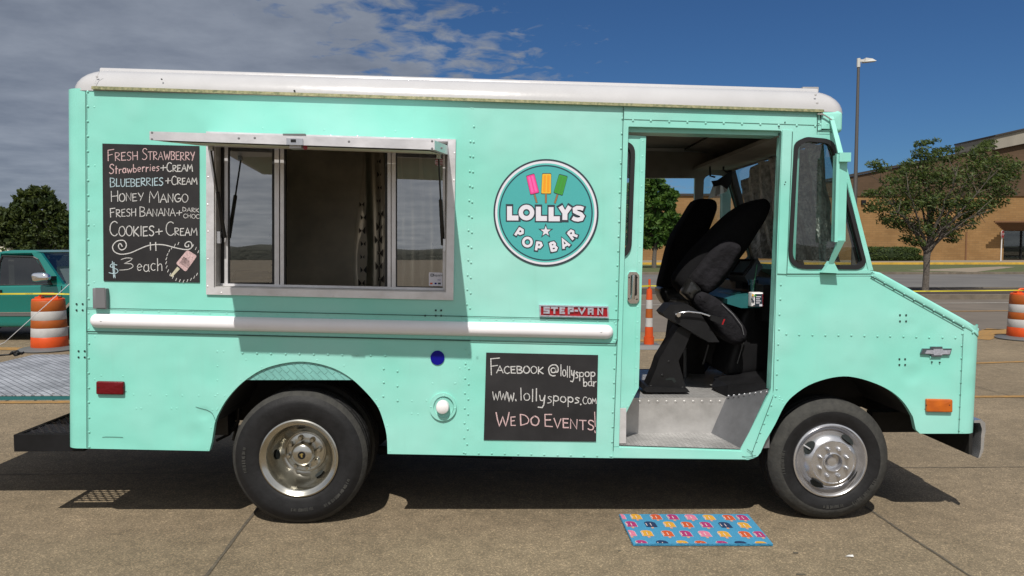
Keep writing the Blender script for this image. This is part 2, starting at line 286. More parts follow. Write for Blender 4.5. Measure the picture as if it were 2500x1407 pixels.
M['yellow_tape'] = mat('yellow_caution_film', (0.48, 0.41, 0.025), rough=0.4)
M['teal_car'] = mat('teal_car_paint', (0.004, 0.165, 0.14), rough=0.22, metal=0.2, coat=0.8)
M['grey_trim'] = mat('grey_trim', (0.10, 0.10, 0.10), rough=0.5)
M['mat_blue'] = mat('coir_blue', (0.055, 0.30, 0.50), rough=0.95, base2=(0.035, 0.20, 0.36), vscale=170, bump=0.8, bscale=220)
for k, c in dict(mg=(0.40, 0.025, 0.16), nv=(0.006, 0.03, 0.10), yl=(0.70, 0.36, 0.03), og=(0.60, 0.09, 0.015), pk=(0.70, 0.20, 0.32), wh=(0.72, 0.62, 0.62), st=(0.66, 0.35, 0.24)).items():
    M['mat_' + k] = mat('coir_' + {'mg': 'magenta', 'nv': 'navy', 'yl': 'yellow', 'og': 'orange', 'pk': 'pink', 'wh': 'pale', 'st': 'tan'}[k], c, rough=0.95, base2=tuple(x * 0.7 for x in c), vscale=170, bump=0.8, bscale=220)
M['concrete'] = concrete()
M['joint'] = mat('joint_filler', (0.05, 0.042, 0.032), rough=0.95, base2=(0.115, 0.095, 0.068), vscale=30, detail=8)
M['asphalt'] = mat('asphalt', (0.10, 0.083, 0.066), rough=0.9, base2=(0.135, 0.112, 0.09), vscale=0.7, bump=0.3, bscale=80, detail=8)
M['asphalt_far'] = mat('far_asphalt', (0.088, 0.083, 0.079), rough=0.9, base2=(0.125, 0.118, 0.11), vscale=0.35, detail=8)
M['line_yellow'] = mat('worn_yellow_paint', (0.33, 0.175, 0.04), rough=0.8, base2=(0.20, 0.125, 0.05), vscale=12, detail=8)
M['line_white'] = mat('worn_white_paint', (0.40, 0.38, 0.35), rough=0.8, base2=(0.28, 0.26, 0.23), vscale=6)
M['kerb'] = mat('kerb_concrete', (0.17, 0.14, 0.105), rough=0.9, base2=(0.10, 0.083, 0.063), vscale=3, bump=0.5, bscale=20, detail=8)
M['kerb_yellow'] = mat('yellow_kerb_paint', (0.48, 0.29, 0.03), rough=0.8, var=0.2, vscale=2)
M['grass'] = mat('grass', (0.045, 0.062, 0.018), rough=0.95, base2=(0.085, 0.092, 0.032), vscale=1.4, detail=8, bump=0.8, bscale=9, bdist=0.08)
M['ridge'] = mat('reflection_ridge_olive', (0.045, 0.048, 0.034), rough=1.0, base2=(0.085, 0.085, 0.06), vscale=.3, detail=8, bump=1.0, bscale=1.5, bdist=.5)
M['mulch'] = mat('mulch', (0.045, 0.033, 0.024), rough=0.95, var=0.4, vscale=14, bump=1.0, bscale=22, bdist=0.05)
M['pave'] = mat('pavement', (0.20, 0.165, 0.12), rough=0.9, var=0.12, vscale=2)
M['brick'] = brick_mat('tan_brick', (0.255, 0.148, 0.062), (0.225, 0.126, 0.05), (0.19, 0.115, 0.055))
M['brick_dark'] = brick_mat('brown_brick', (0.092, 0.058, 0.036), (0.078, 0.05, 0.03), (0.075, 0.05, 0.032))
M['stucco'] = mat('grey_stucco', (0.24, 0.22, 0.185), rough=0.9, var=0.08, vscale=0.8)
M['cap'] = mat('dark_coping', (0.03, 0.024, 0.02), rough=0.6)
M['louvre'] = mat('brown_louvre', (0.15, 0.07, 0.03), rough=0.7)
M['siding'] = mat('cream_siding', (0.56, 0.53, 0.43), rough=0.8, var=0.05)
M['bark'] = mat('grey_bark', (0.06, 0.05, 0.042), rough=0.95, base2=(0.125, 0.108, 0.092), vscale=18, bump=0.8, bscale=25, bdist=0.02)
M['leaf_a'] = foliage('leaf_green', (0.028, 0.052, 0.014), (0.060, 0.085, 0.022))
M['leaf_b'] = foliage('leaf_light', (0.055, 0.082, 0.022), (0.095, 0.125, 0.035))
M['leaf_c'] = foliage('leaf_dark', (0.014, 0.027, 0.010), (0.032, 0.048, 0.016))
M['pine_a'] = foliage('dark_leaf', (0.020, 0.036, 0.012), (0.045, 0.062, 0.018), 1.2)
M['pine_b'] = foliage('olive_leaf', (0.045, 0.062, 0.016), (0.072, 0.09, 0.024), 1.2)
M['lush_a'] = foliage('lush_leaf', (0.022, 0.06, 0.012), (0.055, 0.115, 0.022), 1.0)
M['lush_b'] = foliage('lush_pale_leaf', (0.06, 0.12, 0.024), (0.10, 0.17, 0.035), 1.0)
M['pole'] = mat('bronze_grey_pole', (0.10, 0.095, 0.09), rough=0.5, metal=0.3)
M['lamp_grey'] = mat('pale_lamp_housing', (0.50, 0.50, 0.48), rough=0.5)
M['stop_red'] = mat('stop_red', (0.24, 0.012, 0.014), rough=0.5)
M['sign_white'] = mat('sign_white', (0.62, 0.60, 0.58), rough=0.5)
M['denim'] = mat('dark_blue_cloth', (0.012, 0.022, 0.06), rough=0.95, bump=0.6, bscale=20, bdist=0.03)
M['cup'] = glass('plastic_cup', tint=(0.75, 0.85, 0.88), refl=0.12, clear=0.8, rough=0.1)
M['green_straw'] = mat('green_straw', (0.03, 0.16, 0.08), rough=0.4)
M['screen'] = mat('grey_blue_panel', (0.11, 0.16, 0.18), rough=0.25)

# ---------------------------------------------------------------- object helpers
WLOC = {}
def tag(o, label=None, cat=None, group=None, kind=None):
    if label: o['label'] = label
    if cat: o['category'] = cat
    if group: o['group'] = group
    if kind: o['kind'] = kind
    return o
def thing(name, label, cat, loc=(0, 0, 0), group=None):
    o = bpy.data.objects.new(name, None); COL.objects.link(o); o.location = loc; o.empty_display_size = 0.2
    WLOC[o] = Vector(loc); return tag(o, label, cat, group)
def obj(name, bm, mats, parent=None, smooth=None, loc=None, label=None, cat=None, group=None, kind=None, recalc=True):
    if recalc: bmesh.ops.recalc_face_normals(bm, faces=bm.faces[:])
    base = WLOC[parent] if parent is not None else Vector(loc or (0, 0, 0))
    if base.length > 0: bmesh.ops.translate(bm, verts=bm.verts[:], vec=-base)
    me = bpy.data.meshes.new(name); 
    if smooth is not None:
        for f in bm.faces: f.smooth = True
        for e in bm.edges:
            if len(e.link_faces) == 2 and e.calc_face_angle(0) > R(smooth): e.smooth = False
    bm.to_mesh(me); bm.free()
    for m in (mats if isinstance(mats, (list, tuple)) else [mats]): me.materials.append(M[m])
    o = bpy.data.objects.new(name, me); COL.objects.link(o)
    if parent is not None: o.parent = parent
    else: o.location = base
    WLOC[o] = base
    return tag(o, label, cat, group, kind)
BM = bmesh.new
def face(bm, vs, mi=0):
    try: f = bm.faces.new(vs); f.material_index = mi; return f
    except ValueError: return None
def pieces(name, bm, mats, parent, **kw):
    """each loose piece of bm becomes an object of its own"""
    out = []; seen = set(); bm.verts.ensure_lookup_table()
    for v0 in bm.verts:
        if v0 in seen: continue
        st, isl = [v0], []; seen.add(v0)
        while st:
            v = st.pop(); isl.append(v)
            for e in v.link_edges:
                w = e.other_vert(v)
                if w not in seen: seen.add(w); st.append(w)
        b2 = BM(); mp = {v: b2.verts.new(v.co) for v in isl}; fs = {f for v in isl for f in v.link_faces}
        for f in fs: face(b2, [mp[v] for v in f.verts], f.material_index)
        out.append(obj(name, b2, mats, parent, **kw))
    bm.free(); return out
def box(bm, x0, x1, y0, y1, z0, z1, mi=0):
    v = [bm.verts.new((x, y, z)) for x in (x0, x1) for y in (y0, y1) for z in (z0, z1)]
    for q in ((0, 1, 3, 2), (4, 6, 7, 5), (0, 4, 5, 1), (2, 3, 7, 6), (0, 2, 6, 4), (1, 5, 7, 3)): face(bm, [v[i] for i in q], mi)
def hexa(bm, p, mi=0):
    v = [bm.verts.new(q) for q in p]
    for q in ((0, 1, 2, 3), (7, 6, 5, 4), (0, 4, 5, 1), (1, 5, 6, 2), (2, 6, 7, 3), (3, 7, 4, 0)): face(bm, [v[i] for i in q], mi)
def poly3(bm, pts, mi=0): return face(bm, [bm.verts.new(p) for p in pts], mi)
def to_xz(pts, y): return [(S(p[0], p[1], y).x, S(p[0], p[1], y).z) for p in pts]
def prism(bm, loops, y0, y1, mi=0, mback=None, mside=None):
    """loops: outer outline then holes, each a list of (x, z); a slab between y0 (towards the viewer) and y1"""
    mback = mi if mback is None else mback; mside = mi if mside is None else mside
    tri = geometry.tessellate_polygon([[Vector((a, b, 0)) for a, b in lp] for lp in loops])
    fl = [p for lp in loops for p in lp]
    fv = [bm.verts.new((a, y0, b)) for a, b in fl]; bv = [bm.verts.new((a, y1, b)) for a, b in fl]
    for t in tri:
        face(bm, [fv[i] for i in t], mi); face(bm, [bv[i] for i in reversed(t)], mback)
    k = 0
    for lp in loops:
        n = len(lp)
        for i in range(n):
            a, b = k + i, k + (i + 1) % n
            face(bm, [fv[a], fv[b], bv[b], bv[a]], mside)
        k += n
def plate(bm, outer, holes=(), y0=0.0, y1=0.03, mi=0, mback=None, mside=None, ref=None):
    r = y0 if ref is None else ref
    prism(bm, [to_xz(outer, r)] + [to_xz(h, r) for h in holes], y0, y1, mi, mback, mside)
def rounded(pts, r, seg=6):
    out = []; n = len(pts)
    for i in range(n):
        p0, p, p1 = Vector(pts[i - 1]), Vector(pts[i]), Vector(pts[(i + 1) % n])
        ri = r[i] if isinstance(r, (list, tuple)) else r
        a = (p0 - p); b = (p1 - p); ri = min(ri, a.length * 0.48, b.length * 0.48)
        s, e = p + a.normalized() * ri, p + b.normalized() * ri
        for k in range(seg + 1):
            t = k / seg; q = s * (1 - t) ** 2 + p * 2 * t * (1 - t) + e * t * t
            out.append((q.x, q.y))
    return out
def smooth_loop(pts, sub=4, closed=True):
    out = []; n = len(pts); P = [Vector(p) for p in pts]
    for i in range(n if closed else n - 1):
        if closed: a, b, c, d = P[i - 1], P[i], P[(i + 1) % n], P[(i + 2) % n]
        else: a, b, c, d = P[max(i - 1, 0)], P[i], P[i + 1], P[min(i + 2, n - 1)]
        for k in range(sub):
            t = k / sub
            q = 0.5 * ((2 * b) + (c - a) * t + (2 * a - 5 * b + 4 * c - d) * t * t + (3 * b - a - 3 * c + d) * t ** 3)
            out.append(tuple(q))
    if not closed: out.append(tuple(P[-1]))
    return out
def loop_normals(lp):
    n = len(lp); ar = sum(lp[i][0] * lp[(i + 1) % n][1] - lp[(i + 1) % n][0] * lp[i][1] for i in range(n))
    sg = 1 if ar > 0 else -1; out = []
    for i in range(n):
        p0, p1 = Vector(lp[i - 1]), Vector(lp[(i + 1) % n]); t = (p1 - p0)
        t = t.normalized() if t.length > 1e-9 else Vector((1, 0)); out.append(Vector((t.y, -t.x)) * sg)
    return out
def pillow(bm, lp, y0, y1, r, mi=0, steps=4):
    """soft cushion: outline (x, z) swept from y0 to y1 with edges rounded by r"""
    nr = loop_normals(lp); lay = []
    for k in range(steps + 1):
        a = (math.pi / 2) * k / steps; lay.append((y0 + r * (1 - math.sin(a)), r * (1 - math.cos(a))))
    lay = [(y0 + r * (1 - math.cos(a)), r * (1 - math.sin(a))) for a in [math.pi / 2 * k / steps for k in range(steps + 1)]]
    lay += [(y1 - (y - y0), d) for y, d in reversed(lay)]
    rings = []
    for y, d in lay: rings.append([bm.verts.new((p[0] - q.x * d, y, p[1] - q.y * d)) for p, q in zip(lp, nr)])
    n = len(lp)
    for A, B in zip(rings, rings[1:]):
        for i in range(n): face(bm, [A[i], A[(i + 1) % n], B[(i + 1) % n], B[i]], mi)
    for ring, rev in ((rings[0], False), (rings[-1], True)):
        tri = geometry.tessellate_polygon([[Vector((v.co.x, v.co.z, 0)) for v in ring]])
        for t in tri: face(bm, [ring[i] for i in (reversed(t) if rev else t)], mi)
def lathe(bm, prof, c, seg=48, mi=0, axis='y', mis=None):
    """prof: list of (radius, offset along the axis)"""
    rings = []
    for r, o in prof:
        ring = []
        for k in range(seg):
            a = 2 * math.pi * k / seg; u, v = r * math.cos(a), r * math.sin(a)
            ring.append(bm.verts.new((c[0] + u, c[1] + o, c[2] + v) if axis == 'y' else (c[0] + u, c[1] + v, c[2] + o) if axis == 'z' else (c[0] + o, c[1] + u, c[2] + v)))
        rings.append(ring)
    for j, (A, B) in enumerate(zip(rings, rings[1:])):
        for i in range(seg): face(bm, [A[i], A[(i + 1) % seg], B[(i + 1) % seg], B[i]], mis[j] if mis else mi)
    face(bm, rings[0][::-1], mis[0] if mis else mi) if prof[0][0] < 0.03 and prof[0][0] > 0 else None
    face(bm, rings[-1], mis[-1] if mis else mi) if prof[-1][0] > 0 else None
def tube(bm, pts, r, seg=8, mi=0, cap=True):
    P = [Vector(p) for p in pts]; rings = []
    for i, p in enumerate(P):
        d = (P[min(i + 1, len(P) - 1)] - P[max(i - 1, 0)]).normalized()
        u = d.orthogonal().normalized() if i == 0 else (u - d * u.dot(d)).normalized()
        w = d.cross(u); ri = r[i] if isinstance(r, (list, tuple)) else r
        rings.append([bm.verts.new(p + (u * math.cos(2 * math.pi * k / seg) + w * math.sin(2 * math.pi * k / seg)) * ri) for k in range(seg)])
    for A, B in zip(rings, rings[1:]):
        for i in range(seg): face(bm, [A[i], A[(i + 1) % seg], B[(i + 1) % seg], B[i]], mi)
    if cap: face(bm, rings[0][::-1], mi); face(bm, rings[-1], mi)
def dome(bm, c, r, h=None, seg=8, mi=0):
    h = h or r * 0.23; x, y, z = c
    a = [bm.verts.new((x + r * math.cos(2 * math.pi * k / seg), y, z + r * math.sin(2 * math.pi * k / seg))) for k in range(seg)]
    b = [bm.verts.new((x + r * .7 * math.cos(2 * math.pi * k / seg), y - h * .72, z + r * .7 * math.sin(2 * math.pi * k / seg))) for k in range(seg)]
    t = bm.verts.new((x, y - h, z))
    for k in range(seg):
        j = (k + 1) % seg; face(bm, [a[k], a[j], b[j], b[k]], mi); face(bm, [b[k], b[j], t], mi)
def disc(bm, c, r, y0, y1, mi=0, seg=48, rin=None):
    lp = [(c[0] + r * math.cos(2 * math.pi * k / seg), c[1] + r * math.sin(2 * math.pi * k / seg)) for k in range(seg)]
    lps = [lp]
    if rin: lps.append([(c[0] + rin * math.cos(2 * math.pi * k / seg), c[1] + rin * math.sin(2 * math.pi * k / seg)) for k in range(seg)])
    prism(bm, lps, y0, y1, mi)
def text_mesh(txt, size):
    c = bpy.data.curves.new('t', 'FONT'); c.body = txt; c.size = size; c.align_x = 'CENTER'; c.align_y = 'CENTER'
    o = bpy.data.objects.new('t', c); COL.objects.link(o); bpy.context.view_layer.update()
    dg = bpy.context.evaluated_depsgraph_get(); me = bpy.data.meshes.new_from_object(o.evaluated_get(dg))
    bm = BM(); bm.from_mesh(me); bpy.data.objects.remove(o); bpy.data.meshes.remove(me); return bm
def add_text(bm, txt, size, org, ux, uy, mi=0, sx=1.0):
    """lay flat lettering on the plane through org spanned by ux (reading direction) and uy (up)"""
    t = text_mesh(txt, size); mp = {}
    for v in t.verts: mp[v] = bm.verts.new(Vector(org) + Vector(ux) * v.co.x * sx + Vector(uy) * v.co.y)
    for f in t.faces: face(bm, [mp[v] for v in f.verts], mi)
    t.free()
def ribbon(bm, pts, w, f, mi=0, caps=True, closed=False):
    """flat stroke through 2D points, f maps (u, v) to 3D"""
    P = [Vector(p) for p in pts]; Q = [P[0]]
    for p in P[1:]:
        if (p - Q[-1]).length > 1e-5: Q.append(p)
    P = Q; n = len(P)
    if n < 2: return
    if caps and not closed:
        P[0] = P[0] - (P[1] - P[0]).normalized() * w * .3; P[-1] = P[-1] + (P[-1] - P[-2]).normalized() * w * .3
    L, Rr = [], []
    for i in range(n):
        if closed: a, b = P[i] - P[i - 1], P[(i + 1) % n] - P[i]
        else: a = P[i] - P[i - 1] if i else P[1] - P[0]; b = P[i + 1] - P[i] if i < n - 1 else a
        a = a.normalized(); b = b.normalized(); na, nb = Vector((-a.y, a.x)), Vector((-b.y, b.x)); m = na + nb
        if m.length < 0.35: m = nb; k = 1.0
        else: m = m.normalized(); k = min(1 / max(m.dot(nb), 0.4), 1.6)
        L.append(bm.verts.new(f(*(P[i] + m * w * .5 * k)))); Rr.append(bm.verts.new(f(*(P[i] - m * w * .5 * k))))
    for i in range(n if closed else n - 1):
        j = (i + 1) % n; face(bm, [L[i], Rr[i], Rr[j], L[j]], mi)
def arc(cx, cy, rx, ry, a0, a1, n=12): return [(cx + rx * math.cos(R(a0 + (a1 - a0) * k / n)), cy + ry * math.sin(R(a0 + (a1 - a0) * k / n))) for k in range(n + 1)]

# ---------------------------------------------------------------- a hand-lettering stroke alphabet (cap height 1)
GL = {
 'A': (.75, [[(0, 0), (.38, 1), (.75, 0)], [(.13, .38), (.62, .38)]]),
 'B': (.62, [[(.04, 0), (.02, 1)], [(.02, 1), (.4, .95), (.52, .78), (.4, .58), (.05, .5), (.45, .46), (.6, .26), (.44, .05), (.04, 0)]]),
 'C': (.62, [arc(.36, .5, .34, .5, 50, 312, 14)]),
 'D': (.66, [[(.04, 0), (.02, 1)], [(.02, 1), (.38, .9), (.62, .55), (.5, .18), (.04, 0)]]),
 'E': (.55, [[(.5, .98), (.03, .95), (.05, .03), (.53, .05)], [(.05, .52), (.42, .55)]]),
 'F': (.56, [[(.05, 0), (.02, .94), (.55, 1)], [(.04, .5), (.42, .56)]]),
 'G': (.72, [arc(.38, .5, .36, .48, 60, 330, 14) + [(.72, .45), (.4, .45)]]),
 'H': (.64, [[(.03, 1), (.05, 0)], [(.6, 1), (.6, 0)], [(.05, .5), (.6, .52)]]),
 'I': (.2, [[(.1, 1), (.1, 0)]]),
 'K': (.62, [[(.04, 1), (.05, 0)], [(.56, .95), (.08, .45), (.6, 0)]]),
 'L': (.5, [[(.05, 1), (.05, .02), (.5, .04)]]),
 'M': (.86, [[(.02, 0), (.1, 1), (.42, .35), (.74, 1), (.84, 0)]]),
 'N': (.66, [[(.04, 0), (.05, 1), (.58, .03), (.62, 1)]]),
 'O': (.7, [arc(.35, .5, .34, .5, 100, 470, 18)]),
 'P': (.6, [[(.05, 0), (.04, 1)], [(.04, .97), (.42, .94), (.56, .74), (.42, .52), (.06, .45)]]),
 'R': (.64, [[(.06, 0), (.03, .96)], [(.03, .96), (.42, .94), (.54, .76), (.4, .55), (.06, .47), (.62, 0)]]),
 'S': (.56, [[(.52, .86), (.4, .98), (.18, .97), (.06, .8), (.16, .6), (.42, .46), (.52, .26), (.4, .05), (.18, 0), (.02, .1)]]),
 'T': (.66, [[(.02, .96), (.64, 1)], [(.33, .98), (.33, 0)]]),
 'U': (.62, [[(.04, 1), (.06, .3), (.2, .03), (.42, .03), (.56, .3), (.58, 1)]]),
 'V': (.66, [[(.02, 1), (.33, 0), (.64, 1)]]),
 'W': (.95, [[(.02, 1), (.25, 0), (.48, .7), (.7, 0), (.93, 1)]]),
 'Y': (.64, [[(.02, 1), (.32, .48)], [(.64, 1), (.26, 0)]]),
 '+': (.6, [[(.04, .42), (.58, .45)], [(.31, .72), (.3, .12)]]),
 '$': (.6, [[(.5, .78), (.2, .85), (.1, .65), (.5, .45), (.55, .22), (.3, .1), (0, .2)], [(.22, 1.08), (.3, -.2)], [(.32, 1.0), (.38, -.22)], [(.25, .95), (.34, -.1)]]),
 '3': (.7, [[(.1, .85), (.35, 1), (.66, .95), (.5, .7), (.25, .52), (.6, .5), (.68, .28), (.45, .05), (.02, 0)]]),
 '!': (.2, [[(.1, 1), (.12, .3)], [(.11, .08), (.15, .0)]]),
 '.': (.22, [[(.08, .08), (.13, .0)]]),
 '@': (.95, [arc(.48, .5, .2, .2, 20, 380, 12) + [(.68, .72), (.70, .34), (.84, .42), (.88, .62)] + arc(.5, .5, .42, .46, 30, 290, 14)]),
 '-': (.4, [[(.05, .5), (.36, .5)]]),
 'a': (.55, [arc(.26, .28, .24, .28, 60, 400, 12) , [(.48, .56), (.46, .1), (.56, 0)]]),
 'b': (.52, [[(.05, 1), (.06, 0)], arc(.27, .26, .22, .26, 170, -170, 12)]),
 'c': (.48, [arc(.27, .28, .24, .28, 50, 310, 10)]),
 'e': (.52, [[(.06, .28), (.46, .34)] + arc(.26, .3, .21, .26, 15, 310, 10)]),
 'h': (.54, [[(.05, 1), (.06, 0)], [(.06, .35), (.25, .55), (.42, .5), (.46, .3), (.48, 0)]]),
 'i': (.2, [[(.1, .55), (.1, 0)], [(.12, .78), (.13, .82)]]),
 'k': (.5, [[(.05, 1), (.05, 0)], [(.42, .6), (.07, .25), (.48, 0)]]),
 'l': (.2, [[(.1, 1), (.1, 0)]]),
 'o': (.54, [arc(.27, .28, .25, .28, 90, 455, 14)]),
 'p': (.54, [[(.06, .58), (.05, -.45)], arc(.28, .3, .23, .26, 170, -170, 12)]),
 'r': (.42, [[(.06, .56), (.07, 0)], [(.07, .33), (.22, .53), (.4, .54)]]),
 's': (.44, [[(.4, .5), (.2, .56), (.08, .44), (.2, .32), (.36, .2), (.3, .04), (.02, 0)]]),
 't': (.42, [[(.2, .95), (.2, 0)], [(.02, .58), (.4, .6)]]),
 'w': (.7, [[(.02, .56), (.18, 0), (.35, .42), (.52, 0), (.68, .56)]]),
 'y': (.54, [[(.04, .56), (.12, .16), (.3, .12), (.5, .55)], [(.5, .58), (.4, -.2), (.24, -.45), (-.1, -.42)]]),
 'm': (.75, [[(.04, 0), (.06, .55), (.3, .2), (.55, .55), (.68, 0)]]),
 ' ': (.35, []),
}
ZSTEP = [0]
def write(bm, txt, x0, b0, x1, b1, h, w=2.3, mi=0, first=1.0, y=-0.0065, jit=0.035, gap=.13, slant=0.0):
    """chalk handwriting on the truck side between photo columns x0..x1 (baseline b0..b1, cap height h)"""
    rnd = random.Random(txt + str(x0)); ws = []
    for i, c in enumerate(txt): ws.append(GL[c][0] * (first if i == 0 else 1.0) + gap)
    tot = sum(ws) - gap; sx = (x1 - x0) / tot; u = 0.0
    for i, c in enumerate(txt):
        k = first if i == 0 else 1.0; gw, st = GL[c]; dy = rnd.uniform(-.05, .05)
        for s in st:
            pts = []
            for (a, b) in s:
                a2, b2 = a * k + rnd.uniform(-jit, jit) * .5, b * k + dy + rnd.uniform(-jit, jit) * .5
                px = x0 + (u + a2 + slant * b2) * sx; py = b0 + (b1 - b0) * ((px - x0) / max(x1 - x0, 1)) - b2 * h
                pts.append((px, py))
            if len(pts) > 4: pts = smooth_loop(pts, 2, False)
            ZSTEP[0] += 1; yy = y - (ZSTEP[0] % 12) * 0.00012
            ribbon(bm, pts, w * rnd.uniform(.70, 1.05), lambda px, py, yy=yy: S(px, py, yy), mi)
        u += ws[i]
def stroke(bm, pts, w=2.3, mi=0, y=-0.0065, sub=4):
    ZSTEP[0] += 1; yy = y - (ZSTEP[0] % 12) * 0.00012
    if sub: pts = smooth_loop(pts, sub, False)
    ribbon(bm, pts, w, lambda px, py: S(px, py, yy), mi)

# ---------------------------------------------------------------- the setting
def sheet(name, m, x0, x1, y0, y1, z, pts=None):
    bm = BM(); poly3(bm, [(a, b, z) for a, b in (pts or [(x0, y0), (x1, y0), (x1, y1), (x0, y1)])])
    return obj(name, bm, m, kind='structure', recalc=False)
def gy(py, z=0.0): return G(1250, py, z).y
sheet('ground', 'concrete', -500, 500, -300, 900, 0)
Y_LOT = gy(812); Y_KERB0 = gy(733); Y_KERB1 = Y_KERB0 + 0.35; Y_MED1 = 23.6; Y_FAR = gy(671); Y_GR = gy(650); Y_WALL = 70.5
sheet('road', 'asphalt', -200, 200, Y_LOT, Y_KERB0 + .05, 0.004)
sheet('far_road', 'asphalt_far', -200, 200, Y_MED1 - .05, Y_FAR, 0.004)
# median: a kerb on both sides of a mulch bed
bm = BM(); box(bm, -120, 120, Y_KERB0, Y_KERB1, -0.05, 0.15); obj('median_kerb', bm, 'kerb', kind='structure')
bm = BM(); box(bm, -120, 120, Y_MED1 - .3, Y_MED1, -0.05, 0.15); obj('median_back_kerb', bm, 'kerb', kind='structure')
bm = BM(); nx, ny = 120, 5; gv = {}
for i in range(nx + 1):
    for j in range(ny + 1):
        x = -60 + 120 * i / nx; y = Y_KERB1 + (Y_MED1 - .3 - Y_KERB1) * j / ny
        gv[i, j] = bm.verts.new((x, y, 0.12 + (0.03 + .06 * noise.noise(Vector((x * .9, y * 1.3, 0))) if 0 < j < ny else 0)))
for i in range(nx):
    for j in range(ny): face(bm, [gv[i, j], gv[i + 1, j], gv[i + 1, j + 1], gv[i, j + 1]])
obj('median_bed', bm, 'mulch', kind='structure', smooth=60)
bm = BM(); box(bm, -200, 200, Y_FAR, Y_FAR + .4, -0.05, 0.14); obj('far_kerb', bm, 'kerb', kind='structure')
sheet('lawn', 'grass', -200, 200, Y_FAR + .4, Y_GR, 0.12)
bm = BM()
for a, b, c, d in (((2215, 660), (2380, 664.5), (2480, 652), (2440, 651)),): poly3(bm, [(*G(*p, 0.128).xy, 0.128) for p in (a, b, c, d)])
obj('footpath', bm, 'pave', kind='structure')
bm = BM(); box(bm, -200, 200, Y_GR, Y_GR + .45, 0.0, 0.30); obj('yellow_kerb', bm, 'kerb_yellow', kind='structure')
sheet('pavement', 'pave', -200, 200, Y_GR + .45, Y_WALL + 2, 0.29)
# painted lines
def gstrip(name, m, a, b, w, z=0.006, wob=0.0, n=24):
    A, B = G(*a), G(*b); d = (B - A); L = d.length; d.normalize(); p = Vector((-d.y, d.x, 0)); bm = BM(); pv = None
    for i in range(n + 1):
        q = A + d * L * i / n; o = p * wob * (noise.noise(q * 2.3) + .6 * noise.noise(q * 7)); ww = w * (1 + (.5 * noise.noise(q * 5) if wob else 0))
        v = (bm.verts.new((*(q + o + p * ww / 2).xy, z)), bm.verts.new((*(q + o - p * ww / 2).xy, z)))
        if pv: face(bm, [pv[0], pv[1], v[1], v[0]])
        pv = v
    return obj(name, bm, m, kind='structure')
gstrip('yellow_line', 'line_yellow', (-400, 986), (176, 983), .11)
gstrip('yellow_line', 'line_yellow', (2372, 970), (2760, 967), .10)
gstrip('yellow_line', 'line_yellow', (2374, 888), (2760, 875), .10)
gstrip('yellow_line', 'line_yellow', (-200, 850), (90, 853), .30)
gstrip('yellow_line', 'line_yellow', (2378, 828), (2445, 805), .5)
gstrip('yellow_line', 'line_yellow', (2400, 806), (2700, 800), .10)
gstrip('yellow_line', 'line_yellow', (1560, 833), (1660, 829), .25)
gstrip('road_line', 'line_white', (1540, 746), (2800, 738), .13, 0.012)
gstrip('road_line', 'line_yellow', (2240, 762), (2800, 757), .16, 0.012)
# slab joints and cracks
gstrip('ground_joint', 'joint', (410, 1530), (668, 1190), .019, 0.004, .006)
gstrip('ground_joint', 'joint', (2110, 1238), (2520, 1508), .017, 0.004, .006)
gstrip('ground_joint', 'joint', (-300, 1162), (2900, 1138), .008, 0.0045, .012, 160)
gstrip('ground_joint', 'joint', (2372, 942), (2640, 1012), .008, 0.0045, .03, 60)
gstrip('ground_joint', 'joint', (2372, 916), (2640, 928), .006, 0.005, .03, 60)
gstrip('ground_joint', 'joint', (-80, 1010), (50, 968), .02, 0.004, .005)
bm = BM(); pv = None
for i in range(121):
    x_ = -240 + 4 * i; h_ = 1.5 + .9 * noise.noise(Vector((x_ * .02, 3, 0))) + 1.0 * noise.noise(Vector((x_ * .11, 7, 0))) + .7 * noise.noise(Vector((x_ * .4, 1, 0)))
    v = [bm.verts.new((x_, y_, z_)) for y_, z_ in ((-88, -.05), (-90, h_ * .7), (-96, h_), (-130, h_ * .9), (-150, -.05))]
    if pv:
        for k in range(4): face(bm, [pv[k], v[k], v[k + 1], pv[k + 1]])
    pv = v
obj('reflection_ridge', bm, 'ridge', kind='structure', smooth=60)  # unseen ridge added behind the camera for the window pane reflections
# a couple of spots trodden into the slab
bm = BM()
for px, py, rx, ry in ((1942, 1351, .02, .016), (1512, 1346, .01, .008), (1954, 1404, .03, .012), (1732, 1347, .006, .006), (2480, 1206, .008, .008), (9, 1058, .012, .01), (110, 998, .012, .01)):
    c = G(px, py); poly3(bm, [(c.x + rx * math.cos(k * .7) * random.uniform(.7, 1.1), c.y + ry * math.sin(k * .7) * random.uniform(.7, 1.1), .0035) for k in range(9)])
obj('ground_stain', bm, 'joint', kind='structure')
bm = BM(); c = G(2074, 1360)
poly3(bm, [(c.x + a * .022, c.y + b * .022, .004 + h * .006) for a, b, h in ((-1.1, 0, 0), (-.3, -.5, .5), (.9, -.4, 0), (1, .3, 1), (.1, .6, .4))])
obj('litter_scrap', bm, 'sign_white', label='small white scrap of torn paper on the concrete below the front wheel', cat='litter')

